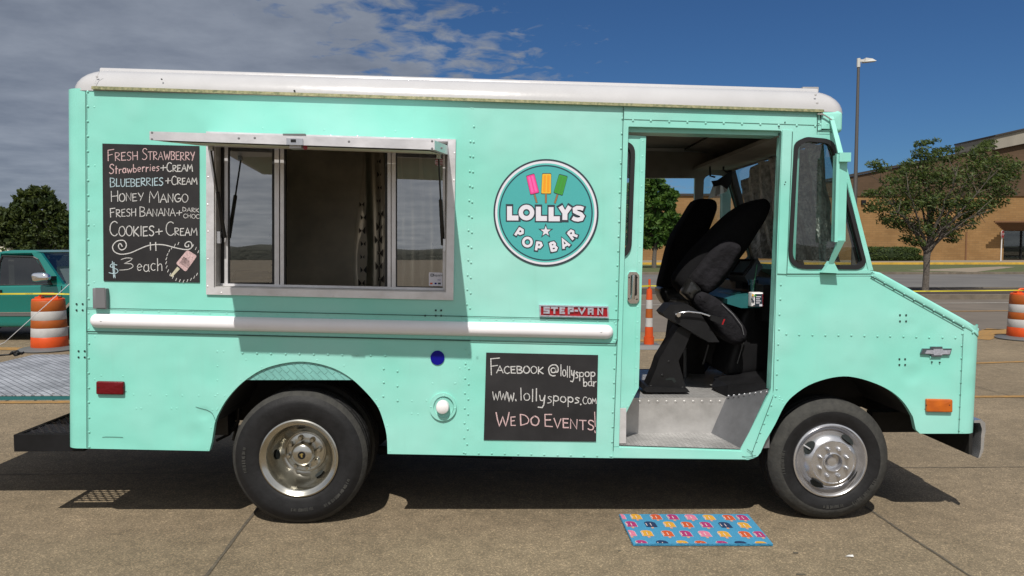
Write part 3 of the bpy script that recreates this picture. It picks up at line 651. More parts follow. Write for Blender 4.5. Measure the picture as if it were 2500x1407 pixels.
# ---------------------------------------------------------------- brick store across the road
YW = Y_WALL; bld = thing('store_building', 'long tan brick store with brown sloping upper wall across the road', 'building', (22, YW + 5, 0))
Hx = lambda px, py: (S(px, py, YW).x, S(px, py, YW).z)
def wallpts(pts): return [Hx(*p) for p in pts]
xl = -30.0; z478 = S(2095, 479, YW).z
bm = BM(); dz0 = Hx(2452, 562); dz1 = Hx(2640, 650)
lower = [(xl, 0), (60, 0), (60, z478), (xl, z478)]
prism(bm, [lower, [(dz0[0], .3), (dz1[0], .3), (dz1[0], dz0[1]), (dz0[0], dz0[1])]], YW, YW + .6)
obj('wall', bm, 'brick', bld)
bm = BM(); a = Hx(1840, 478); b = Hx(2420, 363); c = Hx(2420, 368); d = Hx(2620, 326)
up = [(a[0], z478), (60, z478), (60, d[1]), d, b]
prism(bm, [up], YW - .12, YW + 9); obj('wall', bm, 'brick_dark', bld)
bm = BM(); prism(bm, [wallpts([(1840, 478), (2420, 363), (2420, 358), (1840, 472)])], YW - .3, YW + 9.2)
box(bm, xl - .1, a[0] + .3, YW - .15, YW + 9, z478, z478 + .22); obj('roof_coping', bm, 'cap', bld)
bm = BM(); prism(bm, [wallpts([(2420, 367), (2420, 336), (2640, 286), (2640, 322)])], YW - .5, YW + 6); obj('parapet', bm, 'stucco', bld)
bm = BM(); prism(bm, [wallpts([(2419, 336), (2419, 332), (2640, 282), (2640, 286)])], YW - .7, YW + 6.1); obj('parapet_coping', bm, 'cap', bld)
bm = BM(); box(bm, xl, 60, YW + 9, YW + 9.4, 0, z478 - .3); obj('wall', bm, 'brick', bld)
bm = BM(); box(bm, xl, 60, YW + .6, YW + 9, z478 - .5, z478 - .2); obj('roof_deck', bm, 'cap', bld)
# entrance: dark glazing, frame and louvred canopy
bm = BM(); box(bm, dz0[0], dz1[0], YW + .45, YW + .5, .3, dz0[1]); dr = obj('entrance_door', bm, 'glass_dark', bld)
bm = BM()
for px in (2452, 2500, 2548, 2596, 2640): q = S(px, 600, YW).x; box(bm, q - .06, q + .06, YW + .36, YW + .44, .3, dz0[1])
for z in (.35, 1.45, dz0[1] - .08): box(bm, dz0[0], dz1[0], YW + .37, YW + .43, z, z + .08)
obj('door_frame', bm, 'black', dr)
bm = BM(); box(bm, dz0[0] - 1, dz1[0], YW + 3, YW + 3.1, 0, dz0[1] + 1); obj('vestibule', bm, 'inner_dark', bld)
bm = BM()
for i in range(7):
    f = i / 6; l = S(2427 + 23 * f, 541 + 20 * f, YW - 1.6 + 1.4 * f); box(bm, l.x, l.x + 8, YW - 1.75 + 1.5 * f, YW - 1.55 + 1.5 * f, l.z - .10, l.z + .05)
obj('louvre_canopy', bm, 'louvre', bld)
bm = BM(); q = Hx(2107, 494); box(bm, q[0] - .22, q[0] + .22, YW - .2, YW - .02, q[1] - .25, q[1] + .2); obj('wall_light', bm, 'black', bld)
bm = BM(); q = Hx(2359, 568); box(bm, q[0] - .07, q[0] + .07, YW - .08, YW - .01, .3, q[1]); obj('downpipe', bm, 'louvre', bld)

# white house at the far left
hs = thing('siding_house', 'cream sided house with sloping roof at left behind the dark tree', 'house', (-40, 52, 0))
bm = BM(); hp = [(S(-160, 620, 50).x, 0), (S(26, 620, 50).x, 0), (S(26, 604, 50).x, S(26, 604, 50).z), (S(-60, 548, 50).x, S(-60, 548, 50).z), (S(-160, 604, 50).x, S(26, 604, 50).z)]
prism(bm, [hp], 50, 58); obj('wall', bm, 'siding', hs)
bm = BM()
for k in range(16): z = .3 + k * .2; box(bm, hp[0][0] + .02, hp[1][0] - .02, 49.975, 50 - .003, z, z + .02)
obj('siding_boards', bm, 'kerb', hs)
bm = BM(); A, B, C = hp[2], hp[3], hp[4]
prism(bm, [[(A[0] + .3, A[1] - .1), (B[0], B[1] + .06), (C[0] - .3, C[1] - .1), (C[0] - .3, C[1] + .02), (B[0], B[1] + .2), (A[0] + .3, A[1] + .02)]], 49.7, 58.3); obj('roof', bm, 'stucco', hs)

# ---------------------------------------------------------------- trees, hedge, lamp, sign
def leaf(bm, c, L, W, rnd, mi, droop=0.0, bias=None):
    d = Vector((rnd.gauss(0, 1), rnd.gauss(0, 1), rnd.gauss(0, .8) - droop))
    if bias is not None: d = d * .7 + bias
    d = d.normalized() if d.length > 1e-4 else Vector((1, 0, 0))
    s = d.cross(Vector((rnd.gauss(0, 1), rnd.gauss(0, 1), rnd.gauss(0, 1)))).normalized() * W; d = d * L
    face(bm, [bm.verts.new(c - d * .5), bm.verts.new(c + s * .5), bm.verts.new(c + d * .5), bm.verts.new(c - s * .5)], mi)
def limb(bm, p, d, L, r, depth, rnd, tips, spread=.5, n=5, up=.12, taper=.55, kids=3):
    pts = [p.copy()]; q = p.copy(); dd = d.normalized()
    for i in range(n):
        dd = (dd + Vector((rnd.gauss(0, .12), rnd.gauss(0, .12), rnd.gauss(0, .06) + up * .3))).normalized(); q = q + dd * (L / n); pts.append(q.copy())
    tube(bm, pts, [r * (1 - (1 - taper) * i / n) for i in range(n + 1)], 6 if depth < 2 else 4)
    if depth >= 3: tips.extend(pts[1:]); return
    if depth == 2: tips.extend(pts[2:])
    for k in range(kids):
        t = rnd.uniform(.35, 1.0) if k else 1.0; i = int(t * n); nd = (dd + Vector((rnd.gauss(0, spread), rnd.gauss(0, spread), rnd.gauss(0, spread * .6) + up))).normalized()
        limb(bm, pts[i], nd, L * rnd.uniform(.5, .75), r * (1 - (1 - taper) * t) * .7, depth + 1, rnd, tips, spread, max(3, n - 1), up, taper, kids)
# young street tree, right
rnd = random.Random(21); tb = S(2259, 716, 21.0); TY = 21.0
tr = thing('street_tree', 'young vase shaped green tree with grey trunk in the median bed', 'tree', (tb.x, TY, .12))
bm = BM(); tips = []; fork = S(2263, 612, TY)
tube(bm, [(tb.x - .01, TY, .05), (tb.x, TY, .3), ((tb.x + fork.x) / 2 + .01, TY, fork.z * .55), (fork.x, TY, fork.z)], [.135, .11, .10, .115], 12)
ends = [(2180, 500), (2150, 440), (2215, 470), (2240, 410), (2262, 400), (2300, 420), (2335, 430), (2370, 430), (2410, 440), (2440, 470), (2385, 520), (2320, 540), (2220, 540), (2395, 400), (2270, 470)]
crown_pts = []
for i, (ex, ey) in enumerate(ends):
    e = S(ex, ey, TY + rnd.uniform(-1.3, 1.3)); f0 = fork + Vector((rnd.uniform(-.05, .05), rnd.uniform(-.05, .05), rnd.uniform(-.15, .1))); d = e - f0; pts = []
    for k in range(7):
        t = k / 6; b = Vector((0, 0, -.25 * d.length * .3 * math.sin(math.pi * t))) * (.6); pts.append(f0 + d * t - b * .4 + Vector((rnd.gauss(0, .03), rnd.gauss(0, .03), rnd.gauss(0, .03))))
    tube(bm, pts, [.055 * (1 - .85 * k / 6) for k in range(7)], 6)
    for k in range(2, 7):
        for s in range(3):
            v = (d.normalized() + Vector((rnd.gauss(0, .8), rnd.gauss(0, .8), rnd.gauss(0, .45)))).normalized(); L = rnd.uniform(.35, .8); q = [pts[k], pts[k] + v * L * .5, pts[k] + v * L + Vector((0, 0, -.05))]
            tube(bm, q, [.014, .009, .004], 4)
obj('trunk', bm, 'bark', tr, smooth=50)
bm = BM()
# clumps follow the crown seen in the photo: (column, row, half-width in px)
crown = [(2135, 400, 12), (2150, 412, 14), (2125, 472, 12), (2145, 500, 20), (2128, 512, 10), (2160, 470, 20), (2175, 440, 16), (2180, 520, 26), (2205, 420, 16), (2210, 460, 28), (2215, 400, 12),
         (2250, 372, 16), (2248, 350, 9), (2275, 346, 8), (2262, 390, 22), (2290, 378, 18), (2300, 366, 10), (2334, 366, 7), (2322, 388, 12), (2245, 430, 32), (2285, 430, 34), (2330, 440, 32), (2370, 410, 26),
         (2380, 376, 16), (2400, 360, 14), (2412, 350, 9), (2405, 395, 26), (2440, 400, 24), (2460, 420, 22), (2482, 404, 10), (2440, 440, 28), (2455, 470, 16), (2410, 450, 32), (2430, 490, 20), (2395, 505, 24),
         (2360, 490, 34), (2350, 545, 22), (2370, 520, 22), (2320, 500, 34), (2280, 490, 34), (2240, 490, 32), (2205, 500, 28), (2190, 545, 18), (2225, 550, 24), (2222, 585, 16), (2250, 560, 18), (2300, 560, 20), (2325, 575, 14),
         (2285, 540, 22), (2322, 588, 7), (2240, 595, 10), (2160, 540, 10), (2270, 575, 10)]
pxm = (TY + 4.45) / F
for ci, (cx_, cy_, hw) in enumerate(crown):
    rr = hw * pxm; cnt = int(50 + hw * hw * .46)
    c0 = S(cx_, cy_, TY); dep = rr * 1.5 + .35
    for k in range(cnt):
        v = Vector((rnd.gauss(0, 1), rnd.gauss(0, 1), rnd.gauss(0, 1))).normalized() * (rnd.random() ** .45)
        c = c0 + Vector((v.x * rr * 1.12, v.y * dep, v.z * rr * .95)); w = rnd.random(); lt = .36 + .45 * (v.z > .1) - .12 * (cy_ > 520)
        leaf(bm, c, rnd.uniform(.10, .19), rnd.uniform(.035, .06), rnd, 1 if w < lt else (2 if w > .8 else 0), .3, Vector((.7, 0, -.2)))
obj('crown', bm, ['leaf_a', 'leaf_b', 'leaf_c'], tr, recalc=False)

def blob_tree(name, label, base, blobs, mats, n_per, ls, lw, trunk_r, trunk_h, seed, Y, squash=1.0, depth=1.0):
    rn = random.Random(seed); t = thing(name, label, 'tree', base); b = Vector(base)
    bm = BM(); top = S(blobs[0][0], blobs[0][1], Y)
    tube(bm, [b, b + Vector((0, 0, trunk_h * .5)), b + Vector((.05, 0, trunk_h)), Vector((top.x, Y, top.z * .7))], [trunk_r * 1.2, trunk_r, trunk_r * .9, trunk_r * .25], 9)
    for (px, py, hw) in blobs: e = S(px, py, Y); s = b + Vector((0, 0, trunk_h * rn.uniform(.8, 1.3))); tube(bm, [s, (s + e) / 2 + Vector((0, 0, .1)), e], [trunk_r * .4, trunk_r * .22, .02], 5)
    obj('trunk', bm, 'bark', t, smooth=50)
    bm = BM(); k_ = (Y + 4.45) / F
    for (px, py, hw) in blobs:
        rr = hw * k_; c0 = S(px, py, Y); subs = int(16 + hw * .7)
        for s in range(subs):                                   # each bough end carries a tuft of leaves
            v = Vector((rn.gauss(0, 1), rn.gauss(0, 1), rn.gauss(0, 1))).normalized() * rn.uniform(.55, 1.02)
            cc_ = c0 + Vector((v.x * rr, v.y * rr * depth, v.z * rr * squash)); tr_ = rr * rn.uniform(.16, .34)
            for q in range(int(n_per * rn.uniform(.6, 1.3))):
                u = Vector((rn.gauss(0, 1), rn.gauss(0, 1), rn.gauss(0, 1))).normalized() * rn.random() ** .5 * tr_
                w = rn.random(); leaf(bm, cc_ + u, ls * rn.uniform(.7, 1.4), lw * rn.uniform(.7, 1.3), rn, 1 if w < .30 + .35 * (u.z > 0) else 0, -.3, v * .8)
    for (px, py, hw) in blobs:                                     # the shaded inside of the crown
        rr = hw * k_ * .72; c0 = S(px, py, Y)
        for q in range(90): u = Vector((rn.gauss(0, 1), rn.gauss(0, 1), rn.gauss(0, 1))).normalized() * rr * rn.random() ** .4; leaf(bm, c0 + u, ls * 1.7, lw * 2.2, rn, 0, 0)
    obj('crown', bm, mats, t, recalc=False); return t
YT = 27.0
blob_tree('leafy_tree', 'broad dark green tree rising behind the teal pickup', (S(95, 620, YT).x, YT, 0),
          [(96, 476, 26), (70, 484, 26), (118, 490, 24), (60, 505, 34), (100, 515, 44), (138, 515, 26), (148, 545, 34), (50, 545, 44), (105, 560, 50), (20, 535, 30), (10, 560, 36), (-15, 575, 40), (40, 585, 36), (90, 600, 40), (140, 590, 40), (170, 570, 34), (185, 600, 34), (175, 545, 24), (205, 575, 30), (225, 600, 26)],
          ['pine_a', 'pine_b'], 15, .17, .09, .16, 1.6, 5, YT)
YB = 50.0
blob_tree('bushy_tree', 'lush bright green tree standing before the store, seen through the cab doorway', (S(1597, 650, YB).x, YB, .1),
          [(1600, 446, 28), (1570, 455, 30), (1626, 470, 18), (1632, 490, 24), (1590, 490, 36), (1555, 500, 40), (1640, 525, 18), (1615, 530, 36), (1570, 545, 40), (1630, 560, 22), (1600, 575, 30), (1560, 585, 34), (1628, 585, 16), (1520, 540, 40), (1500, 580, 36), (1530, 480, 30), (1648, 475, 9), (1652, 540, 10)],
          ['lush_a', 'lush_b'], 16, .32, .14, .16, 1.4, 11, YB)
def shrub(name, label, x0, x1, y0, y1, z0, z1, n, mats, seed, ls):
    rn = random.Random(seed); o = thing(name, label, 'hedge', ((x0 + x1) / 2, (y0 + y1) / 2, z0)); bm = BM()
    hx, hy, hz = (x1 - x0) / 2, (y1 - y0) / 2, (z1 - z0) / 2; c = Vector(((x0 + x1) / 2, (y0 + y1) / 2, (z0 + z1) / 2))
    def sq(v, e=.55): return Vector([math.copysign(abs(q) ** e, q) for q in v])
    for i in range(n):
        v = sq(Vector((rn.gauss(0, 1), rn.gauss(0, 1), rn.gauss(0, 1))).normalized()); k = rn.uniform(.9, 1.02) * (1 + .03 * noise.noise(v * 3))
        p = c + Vector((v.x * hx * k, v.y * hy * k, v.z * hz * k))
        if p.z < z0: p.z = z0 + .02
        leaf(bm, p, ls * rn.uniform(.7, 1.3), ls * .5, rn, int(rn.random() < .35), 0)
    obj('leaves', bm, mats, o, recalc=False)
    bm = BM(); bmesh.ops.create_uvsphere(bm, u_segments=28, v_segments=16, radius=1)
    for v in bm.verts: w = sq(v.co.normalized()); v.co = c + Vector((w.x * hx * .93, w.y * hy * .93, w.z * hz * .93))
    obj('branches', bm, 'leaf_c', o, smooth=60)
YH = 67.5
shrub('hedge', 'clipped dark green hedge in front of the brick store wall', S(2085, 640, YH).x, S(2243, 640, YH).x, YH - .9, YH + .9, .28, S(2200, 603, YH).z, 4600, ['leaf_a', 'leaf_b'], 3, .22)
shrub('small_shrub', 'small yellow green shrub at the right end of the clipped hedge', S(2238, 640, YH).x, S(2254, 640, YH).x, YH - .5, YH + .5, .28, S(2246, 625, YH).z, 500, ['leaf_b', 'lush_b'], 4, .18)

# parking lot lamp
YL = 21.3; lt0 = S(2097, 143, YL); lx = S(2088, 470, YL).x
lp = thing('street_lamp', 'tall slim grey lamp post with one arm against the blue sky', 'street lamp', (lx, YL, .1))
bm = BM(); tube(bm, [(lx, YL, .1), (lx, YL, lt0.z - .3)], [.085, .045], 12); obj('post', bm, 'pole', lp, smooth=40)
bm = BM(); box(bm, lx - .2, lx + .2, YL - .2, YL + .2, .02, .45); obj('plinth', bm, 'kerb', lp)
bm = BM(); tube(bm, [(lx, YL, lt0.z - .3), (lx, YL, lt0.z)], .06, 10); box(bm, lx, lx + .22, YL - .04, YL + .04, lt0.z - .12, lt0.z - .04); obj('arm', bm, 'lamp_grey', lp)
bm = BM(); X = lx + .16; z = lt0.z - .08
hexa(bm, [(X, YL - .13, z - .06), (X + .42, YL - .1, z - .02), (X + .42, YL + .1, z - .02), (X, YL + .13, z - .06), (X + .04, YL - .11, z + .08), (X + .28, YL - .08, z + .06), (X + .28, YL + .08, z + .06), (X + .04, YL + .11, z + .08)]); obj('lamp_head', bm, 'lamp_grey', lp)

# stop sign
YS = 66.5; sc_ = S(2447, 572.5, YS); st = thing('stop_sign', 'red octagonal stop sign on a thin white post by the store entrance', 'road sign', (S(2443, 645, YS).x, YS, .28))
u = Vector((math.cos(R(38)), math.sin(R(38)), 0)); nrm = Vector((u.y, -u.x, 0))
bm = BM(); tube(bm, [(S(2443, 645, YS).x, YS, .28), (sc_.x, YS + .05, sc_.z + .2)], .05, 8); obj('post', bm, 'sign_white', st)
def octo(bm, r, off):
    p = [sc_ + u * r * math.cos(R(22.5 + 45 * k)) + Vector((0, 0, r * math.sin(R(22.5 + 45 * k)))) + nrm * off for k in range(8)]; q = [v - nrm * .02 for v in p]
    A = [bm.verts.new(v) for v in p]; B = [bm.verts.new(v) for v in q]; face(bm, A); face(bm, B[::-1])
    for k in range(8): face(bm, [A[k], A[(k + 1) % 8], B[(k + 1) % 8], B[k]])
bm = BM(); octo(bm, .40, .03); pn = obj('border', bm, 'sign_white', st)
bm = BM(); octo(bm, .37, .045); obj('sign_face', bm, 'stop_red', st)
bm = BM(); add_text(bm, 'STOP', .30, sc_ + nrm * .055, u, (0, 0, 1)); obj('lettering', bm, 'sign_white', st, recalc=False)

# ---------------------------------------------------------------- drums, delineator, tape
YD = 7.9
def make_drum(name, label, loc, group):
    t = thing(name, label, 'traffic drum', loc, group); x, y, z = loc
    def band(r0, r1, z0, z1): return [(r0, z0), (r0 + .004, z0 + .008), (r1 + .004, z1 - .008), (r1, z1)]
    zs = [.05, .225, .37, .50, .645, .815]; rs = [.268, .262, .256, .25, .245, .238]
    bm = BM(); lathe(bm, [(.0, .05)] + band(rs[0], rs[1], zs[0], zs[1]) + [(rs[1] - .012, zs[1] + .004)], (x, y, 0), 40, axis='z'); body = obj('base_section', bm, 'orange', t, smooth=50)
    for i, m_, nm in ((1, 'white_tape', 'white_band'), (2, 'orange_tape', 'orange_band'), (3, 'white_tape', 'white_band'), (4, 'orange_tape', 'orange_band')):
        bm = BM(); lathe(bm, [(rs[i] - .014, zs[i])] + band(rs[i], rs[i + 1], zs[i], zs[i + 1]) + [(rs[i + 1] - .014, zs[i + 1])], (x, y, 0), 40, axis='z'); obj(nm, bm, m_, t, smooth=50)
    bm = BM(); lathe(bm, [(.238, .815), (.236, .835), (.22, .845), (.0, .847)], (x, y, 0), 40, axis='z'); obj('lid', bm, 'orange', t, smooth=50)
    bm = BM(); tube(bm, [(x - .16, y, .84), (x - .15, y, .87), (x - .12, y, .905), (x - .09, y, .92), (x + .09, y, .92), (x + .12, y, .905), (x + .15, y, .87), (x + .16, y, .84)], .02, 8)
    for s in (-1, 1): box(bm, x + s * .14 - .05, x + s * .14 + .05, y - .05, y + .05, .84, .875)
    obj('handle', bm, 'orange', t, smooth=50)
    bm = BM(); lathe(bm, [(.0, .006), (.455, .006), (.46, .02), (.44, .035), (.3, .05), (.27, .06)], (x, y, 0), 40, axis='z'); obj('rubber_base', bm, 'grey_trim', t, smooth=50)
    return t
d0 = S(122, 848, YD); D1 = (d0.x, YD, 0)
drum = make_drum('traffic_drum', 'orange and white striped drum before the teal pickup', D1, 'striped traffic drums')
d1 = S(2499, 828, 9.0)
def dup(root, loc, label):
    r = root.copy(); COL.objects.link(r); r.location = loc; r['label'] = label
    for ch in root.children:
        c = ch.copy(); COL.objects.link(c); c.parent = r
        for g in ch.children: e = g.copy(); COL.objects.link(e); e.parent = c
    return r
bpy.context.view_layer.update()
dup(drum, (d1.x, 9.0, 0), 'orange and white striped drum at the right edge, ahead of the truck')
# delineator
dc = S(1584, 845, YD); dl = thing('delineator_post', 'slim orange and white delineator post seen through the cab doorway', 'traffic post', (dc.x, YD, 0))
x, y = dc.x, YD
bm = BM(); hexa(bm, [(x - .26, y - .22, .004), (x + .26, y - .22, .004), (x + .26, y + .22, .004), (x - .26, y + .22, .004), (x - .22, y - .17, .07), (x + .16, y - .17, .07), (x + .16, y + .17, .07), (x - .22, y + .17, .07)]); obj('rubber_base', bm, 'grey_trim', dl)
def rz(py): return S(1584, py, YD).z
bands = [(.085, .085, .06, rz(822), 'orange'), (.07, .066, rz(822), rz(798), 'orange'), (.063, .06, rz(798), rz(776), 'white_tape'), (.06, .056, rz(776), rz(754), 'orange_tape'), (.056, .053, rz(754), rz(732), 'white_tape'), (.053, .045, rz(732), rz(706), 'orange')]
for r0, r1, z0, z1, m_ in bands: bm = BM(); lathe(bm, [(.01, z0)] + [(r0, z0 + .002), (r1, z1 - .002)] + [(.01, z1)], (x, y, 0), 24, axis='z'); obj('post_band' if 'tape' in m_ else 'post_section', bm, m_, dl, smooth=50)
bm = BM(); tube(bm, [(x, y, rz(706)), (x, y, rz(682))], .02, 8); obj('grip', bm, 'orange', dl)
def tape(name, label, pts, w=.027):
    bm = BM(); pv = None; n = len(pts)
    for i, p in enumerate(pts):
        a = .25 * math.sin(i * .9) + .15; o = Vector((0, math.sin(a) * w / 2, math.cos(a) * w / 2)); v = (bm.verts.new(Vector(p) + o), bm.verts.new(Vector(p) - o))
        if pv: face(bm, [pv[0], pv[1], v[1], v[0]], 0)
        pv = v
    return bm
zt = S(122, 717, YD).z
L0 = [Vector((d0.x - 6 + (i / 40) * (x - d0.x + 6), YD - .03, zt - .02 + .0 * i)) for i in range(41)]
for i, p in enumerate(L0):
    t_ = (p.x - d0.x) / (x - d0.x)
    p.z = zt + ((rz(698) - zt) * t_ - .10 * math.sin(math.pi * t_) if t_ > 0 else .05 * t_)
bm = tape('caution_tape', '', L0)
for i in range(10): add_text(bm, 'CAUTION', .027, (d0.x - 1.5 + i * .62, YD - .075, zt + .0), (1, 0, 0), (0, 0, 1), 1)
obj('caution_tape', bm, ['yellow_tape', 'black'], loc=(d0.x, YD, zt), label='yellow caution tape with black lettering strung over the left drum', cat='tape', recalc=False)
zt2 = S(2260, 710, YD).z; L1 = []
for i in range(33):
    t_ = i / 32; p = Vector((x + (d1.x - x) * t_, YD + 1.1 * t_, rz(698) + (.90 - rz(698)) * t_ - .05 * math.sin(math.pi * t_))); L1.append(p)
bm = tape('caution_tape', '', L1, .02)
for i in range(8): p = L1[2 + i * 3]; add_text(bm, 'CAUTION', .02, p + Vector((0, -.04, 0)), (1, 0, 0), (0, 0, 1), 1)
obj('caution_tape', bm, ['yellow_tape', 'black'], loc=(x, YD, .9), label='yellow caution tape running from the delineator past the street tree trunk', cat='tape', recalc=False)

# ---------------------------------------------------------------- teal pickup behind, left
YP = 9.0; YP1 = 10.68
pk = thing('pickup_truck', 'teal pickup with chrome mirror parked behind the drum', 'pickup', (S(0, 800, YP).x, (YP + YP1) / 2, 0))
px_ = lambda pts, y=YP: to_xz(pts, y)
def wheelcut(cx_, z0, r, n=10): return [(cx_ + r * math.cos(a), z0 + r * math.sin(a)) for a in [math.pi * k / n for k in range(n + 1)]]
zc = .34; wf = S(208, 760, YP).x; wr = S(-175, 760, YP).x; zb = S(0, 800, YP).z
X0 = S(-275, 700, YP).x; X1 = S(330, 720, YP).x; zbelt = S(100, 697, YP).z
body = [(X0, zb), (wr - .42, zb)] + wheelcut(wr, zc, .40)[::-1] + [(wr + .42, zb), (wf - .44, zb)] + wheelcut(wf, zc, .42)[::-1] + [(wf + .44, zb), (X1, zb + .05), (X1 + .03, .55), (X1 - .02, .78), (X1 - .35, .90), (S(150, 693, YP).x, zbelt + .02), (S(-40, 700, YP).x, zbelt), (X0, zbelt - .03)]
bm = BM(); pillow(bm, body, YP, YP1, .05, 0, 3); pb = obj('body', bm, 'teal_car', pk, smooth=35)
# cab: roof shell and pillars
def taper(lp, zt0, k):  # tumblehome offset by height
    return [(a, b) for a, b in lp]
rf = px_([(-22, 622), (0, 614), (25, 611), (80, 611), (98, 616), (82, 624), (-18, 627)], YP + .12)
bm = BM(); pillow(bm, rf, YP + .14, YP1 - .14, .05, 0, 3); obj('roof', bm, 'teal_car', pk, smooth=40)
def pillar(bm, a, b, w, y0, y1, th):
    A0, B0 = S(*a, y0), S(*b, y1); s = 1 if y0 < 9.8 else -1
    hexa(bm, [(A0.x - w / 2, y0, A0.z), (A0.x + w / 2, y0, A0.z), (A0.x + w / 2, y0 + s * th, A0.z), (A0.x - w / 2, y0 + s * th, A0.z), (B0.x - w * .7, y1, B0.z), (B0.x + w * .7, y1, B0.z), (B0.x + w * .7, y1 + s * th, B0.z), (B0.x - w * .7, y1 + s * th, B0.z)])
bm = BM(); q0, q1 = S(88, 618, YP + .14), S(143, 696, YP + .02)
for ya, yb, s in ((YP + .13, YP + .015, 1), (YP1 - .13, YP1 - .015, -1)):
    hexa(bm, [(q0.x - .07, ya, q0.z), (q0.x + .09, ya, q0.z), (q0.x + .09, ya + s * .07, q0.z), (q0.x - .07, ya + s * .07, q0.z), (q1.x - .08, yb, q1.z - .02), (q1.x + .10, yb, q1.z - .02), (q1.x + .10, yb + s * .08, q1.z - .02), (q1.x - .08, yb + s * .08, q1.z - .02)])
    b0, b1 = S(-4, 618, YP + .14).x, S(-14, 696, YP + .02).x
    hexa(bm, [(b0 - .10, ya, q0.z), (b0 + .05, ya, q0.z), (b0 + .05, ya + s * .06, q0.z), (b0 - .10, ya + s * .06, q0.z), (b1 - .10, yb, q1.z - .02), (b1 + .06, yb, q1.z - .02), (b1 + .06, yb + s * .07, q1.z - .02), (b1 - .10, yb + s * .07, q1.z - .02)])
pieces('pillar', bm, 'teal_car', pk)
bm = BM()
wq = px_([(4, 626), (80, 628), (92, 634), (134, 696), (-3, 696), (-1, 640)], YP + .1)
for ya, yb in ((YP + .125, YP + .04), (YP1 - .125, YP1 - .04)):
    z0, z1 = wq[0][1], wq[3][1]; poly3(bm, [(a, ya + (yb - ya) * (z0 - b) / (z0 - z1), b) for a, b in wq])
gw = pieces('side_window', bm, 'car_glass', pk, recalc=False)[0]
bm = BM()
for i in range(len(wq)):
    a, b = wq[i], wq[(i + 1) % len(wq)]; f3 = lambda p: Vector((p[0], YP + .118 + (-.085) * (wq[0][1] - p[1]) / (wq[0][1] - wq[3][1]), p[1])); tube(bm, [f3(a), f3(b)], .018, 6)
obj('window_seal', bm, 'rubber', gw)
bm = BM(); w0, w1 = S(97, 617, YP + .14), S(152, 694, YP)
poly3(bm, [(w0.x, YP + .2, w0.z), (w0.x, YP1 - .2, w0.z), (w1.x, YP1 - .1, w1.z), (w1.x, YP + .1, w1.z)]); obj('windscreen', bm, 'car_glass', pk, recalc=False)
bm = BM(); c0_ = S(-26, 620, YP).x; box(bm, c0_ - .05, c0_, YP + .1, YP1 - .1, zbelt - .02, q0.z); box(bm, S(100, 690, YP).x, S(150, 690, YP).x, YP + .12, YP1 - .12, zbelt - .1, zbelt - .005)
for s in (0, 1): box(bm, S(4, 690, YP).x, S(18, 690, YP).x, YP + .2 + s * .8, YP + .7 + s * .8, zbelt - .2, q0.z - .12)
pieces('cabin_trim', bm, 'inner_dark', pk)
bm = BM(); hexa(bm, [(q1.x - .13, YP + .5, zbelt), (q1.x + .1, YP + .5, zbelt + .02), (q1.x + .1, YP + .9, zbelt + .02), (q1.x - .13, YP + .9, zbelt)] + [(q1.x - .25, YP + .5, zbelt + .28), (q1.x - .18, YP + .5, zbelt + .28), (q1.x - .18, YP + .75, zbelt + .28), (q1.x - .25, YP + .75, zbelt + .28)]); obj('paper_sheet', bm, 'sign_white', pk)
bm = BM(); mc = S(100, 677, YP - .18)
pillow(bm, [(mc.x + a * .15, mc.z + b * .085) for a, b in smooth_loop([(-1, .6), (-.6, .95), (.5, .9), (1, .2), (.9, -.6), (.2, -.75), (-.8, -.95), (-1, -.2)], 3)], YP - .24, YP - .1, .05, 0, 3)
mr_ = obj('door_mirror', bm, 'chrome', pk, smooth=50)
bm = BM(); box(bm, mc.x - .02, mc.x + .14, YP - .1, YP + .06, mc.z - .06, mc.z + .01); obj('mirror_arm', bm, 'black', mr_)
bm = BM()
for a, b in (((-14, 697), (-14, 768)), ((150, 698), (150, 768))): p, q = S(*a, YP), S(*b, YP); box(bm, p.x - .006, p.x + .006, YP - .002, YP + .02, q.z, p.z)
p, q = S(-14, 770, YP), S(150, 770, YP); pieces('door_gap', bm, 'black', pk)
bm = BM(); z = S(0, 767, YP).z; box(bm, X0 + .05, wr - .45, YP - .012, YP + .02, z - .035, z + .03); box(bm, wr + .45, wf - .45, YP - .012, YP + .02, z - .035, z + .03); sm_ = pieces('side_moulding', bm, 'grey_trim', pk)[0]
bm = BM(); box(bm, wr + .45, wf - .45, YP - .016, YP - .010, z + .02, z + .034); obj('chrome_strip', bm, 'chrome', sm_)
bm = BM(); p = S(-2, 712, YP); box(bm, p.x - .1, p.x + .05, YP - .02, YP + .02, p.z - .03, p.z + .03); obj('door_handle', bm, 'black', pk)
bm = BM(); box(bm, X0 + .02, X1 - .05, YP + .15, YP1 - .15, zb + .02, zbelt - .3); obj('chassis', bm, 'under', pk)
for wx in (wr, wf):
    for yy, s in ((YP + .03, 1), (YP1 - .03, -1)):
        bm = BM(); lathe(bm, [(.19, 0), (.24, -s * .015), (.31, 0), (.335, s * .03), (.335, s * .18), (.30, s * .2), (.0, s * .2)], (wx, yy, .335), 32); w_ = obj('wheel', bm, 'tyre', pk, smooth=40)
        bm = BM(); lathe(bm, [(.20, s * .0), (.18, s * .03), (.1, s * .01), (.05, -s * .005), (.0, -s * .005)], (wx, yy, .335), 24); obj('rim', bm, 'steel', w_, smooth=40)
    bm = BM(); ribbon(bm, [(wx + .43 * math.cos(a), zc + .43 * math.sin(a)) for a in [math.pi * k / 14 for k in range(15)]], .04, lambda a, b: Vector((a, YP - .008, b))); obj('arch_trim', bm, 'chrome', pk, recalc=False)

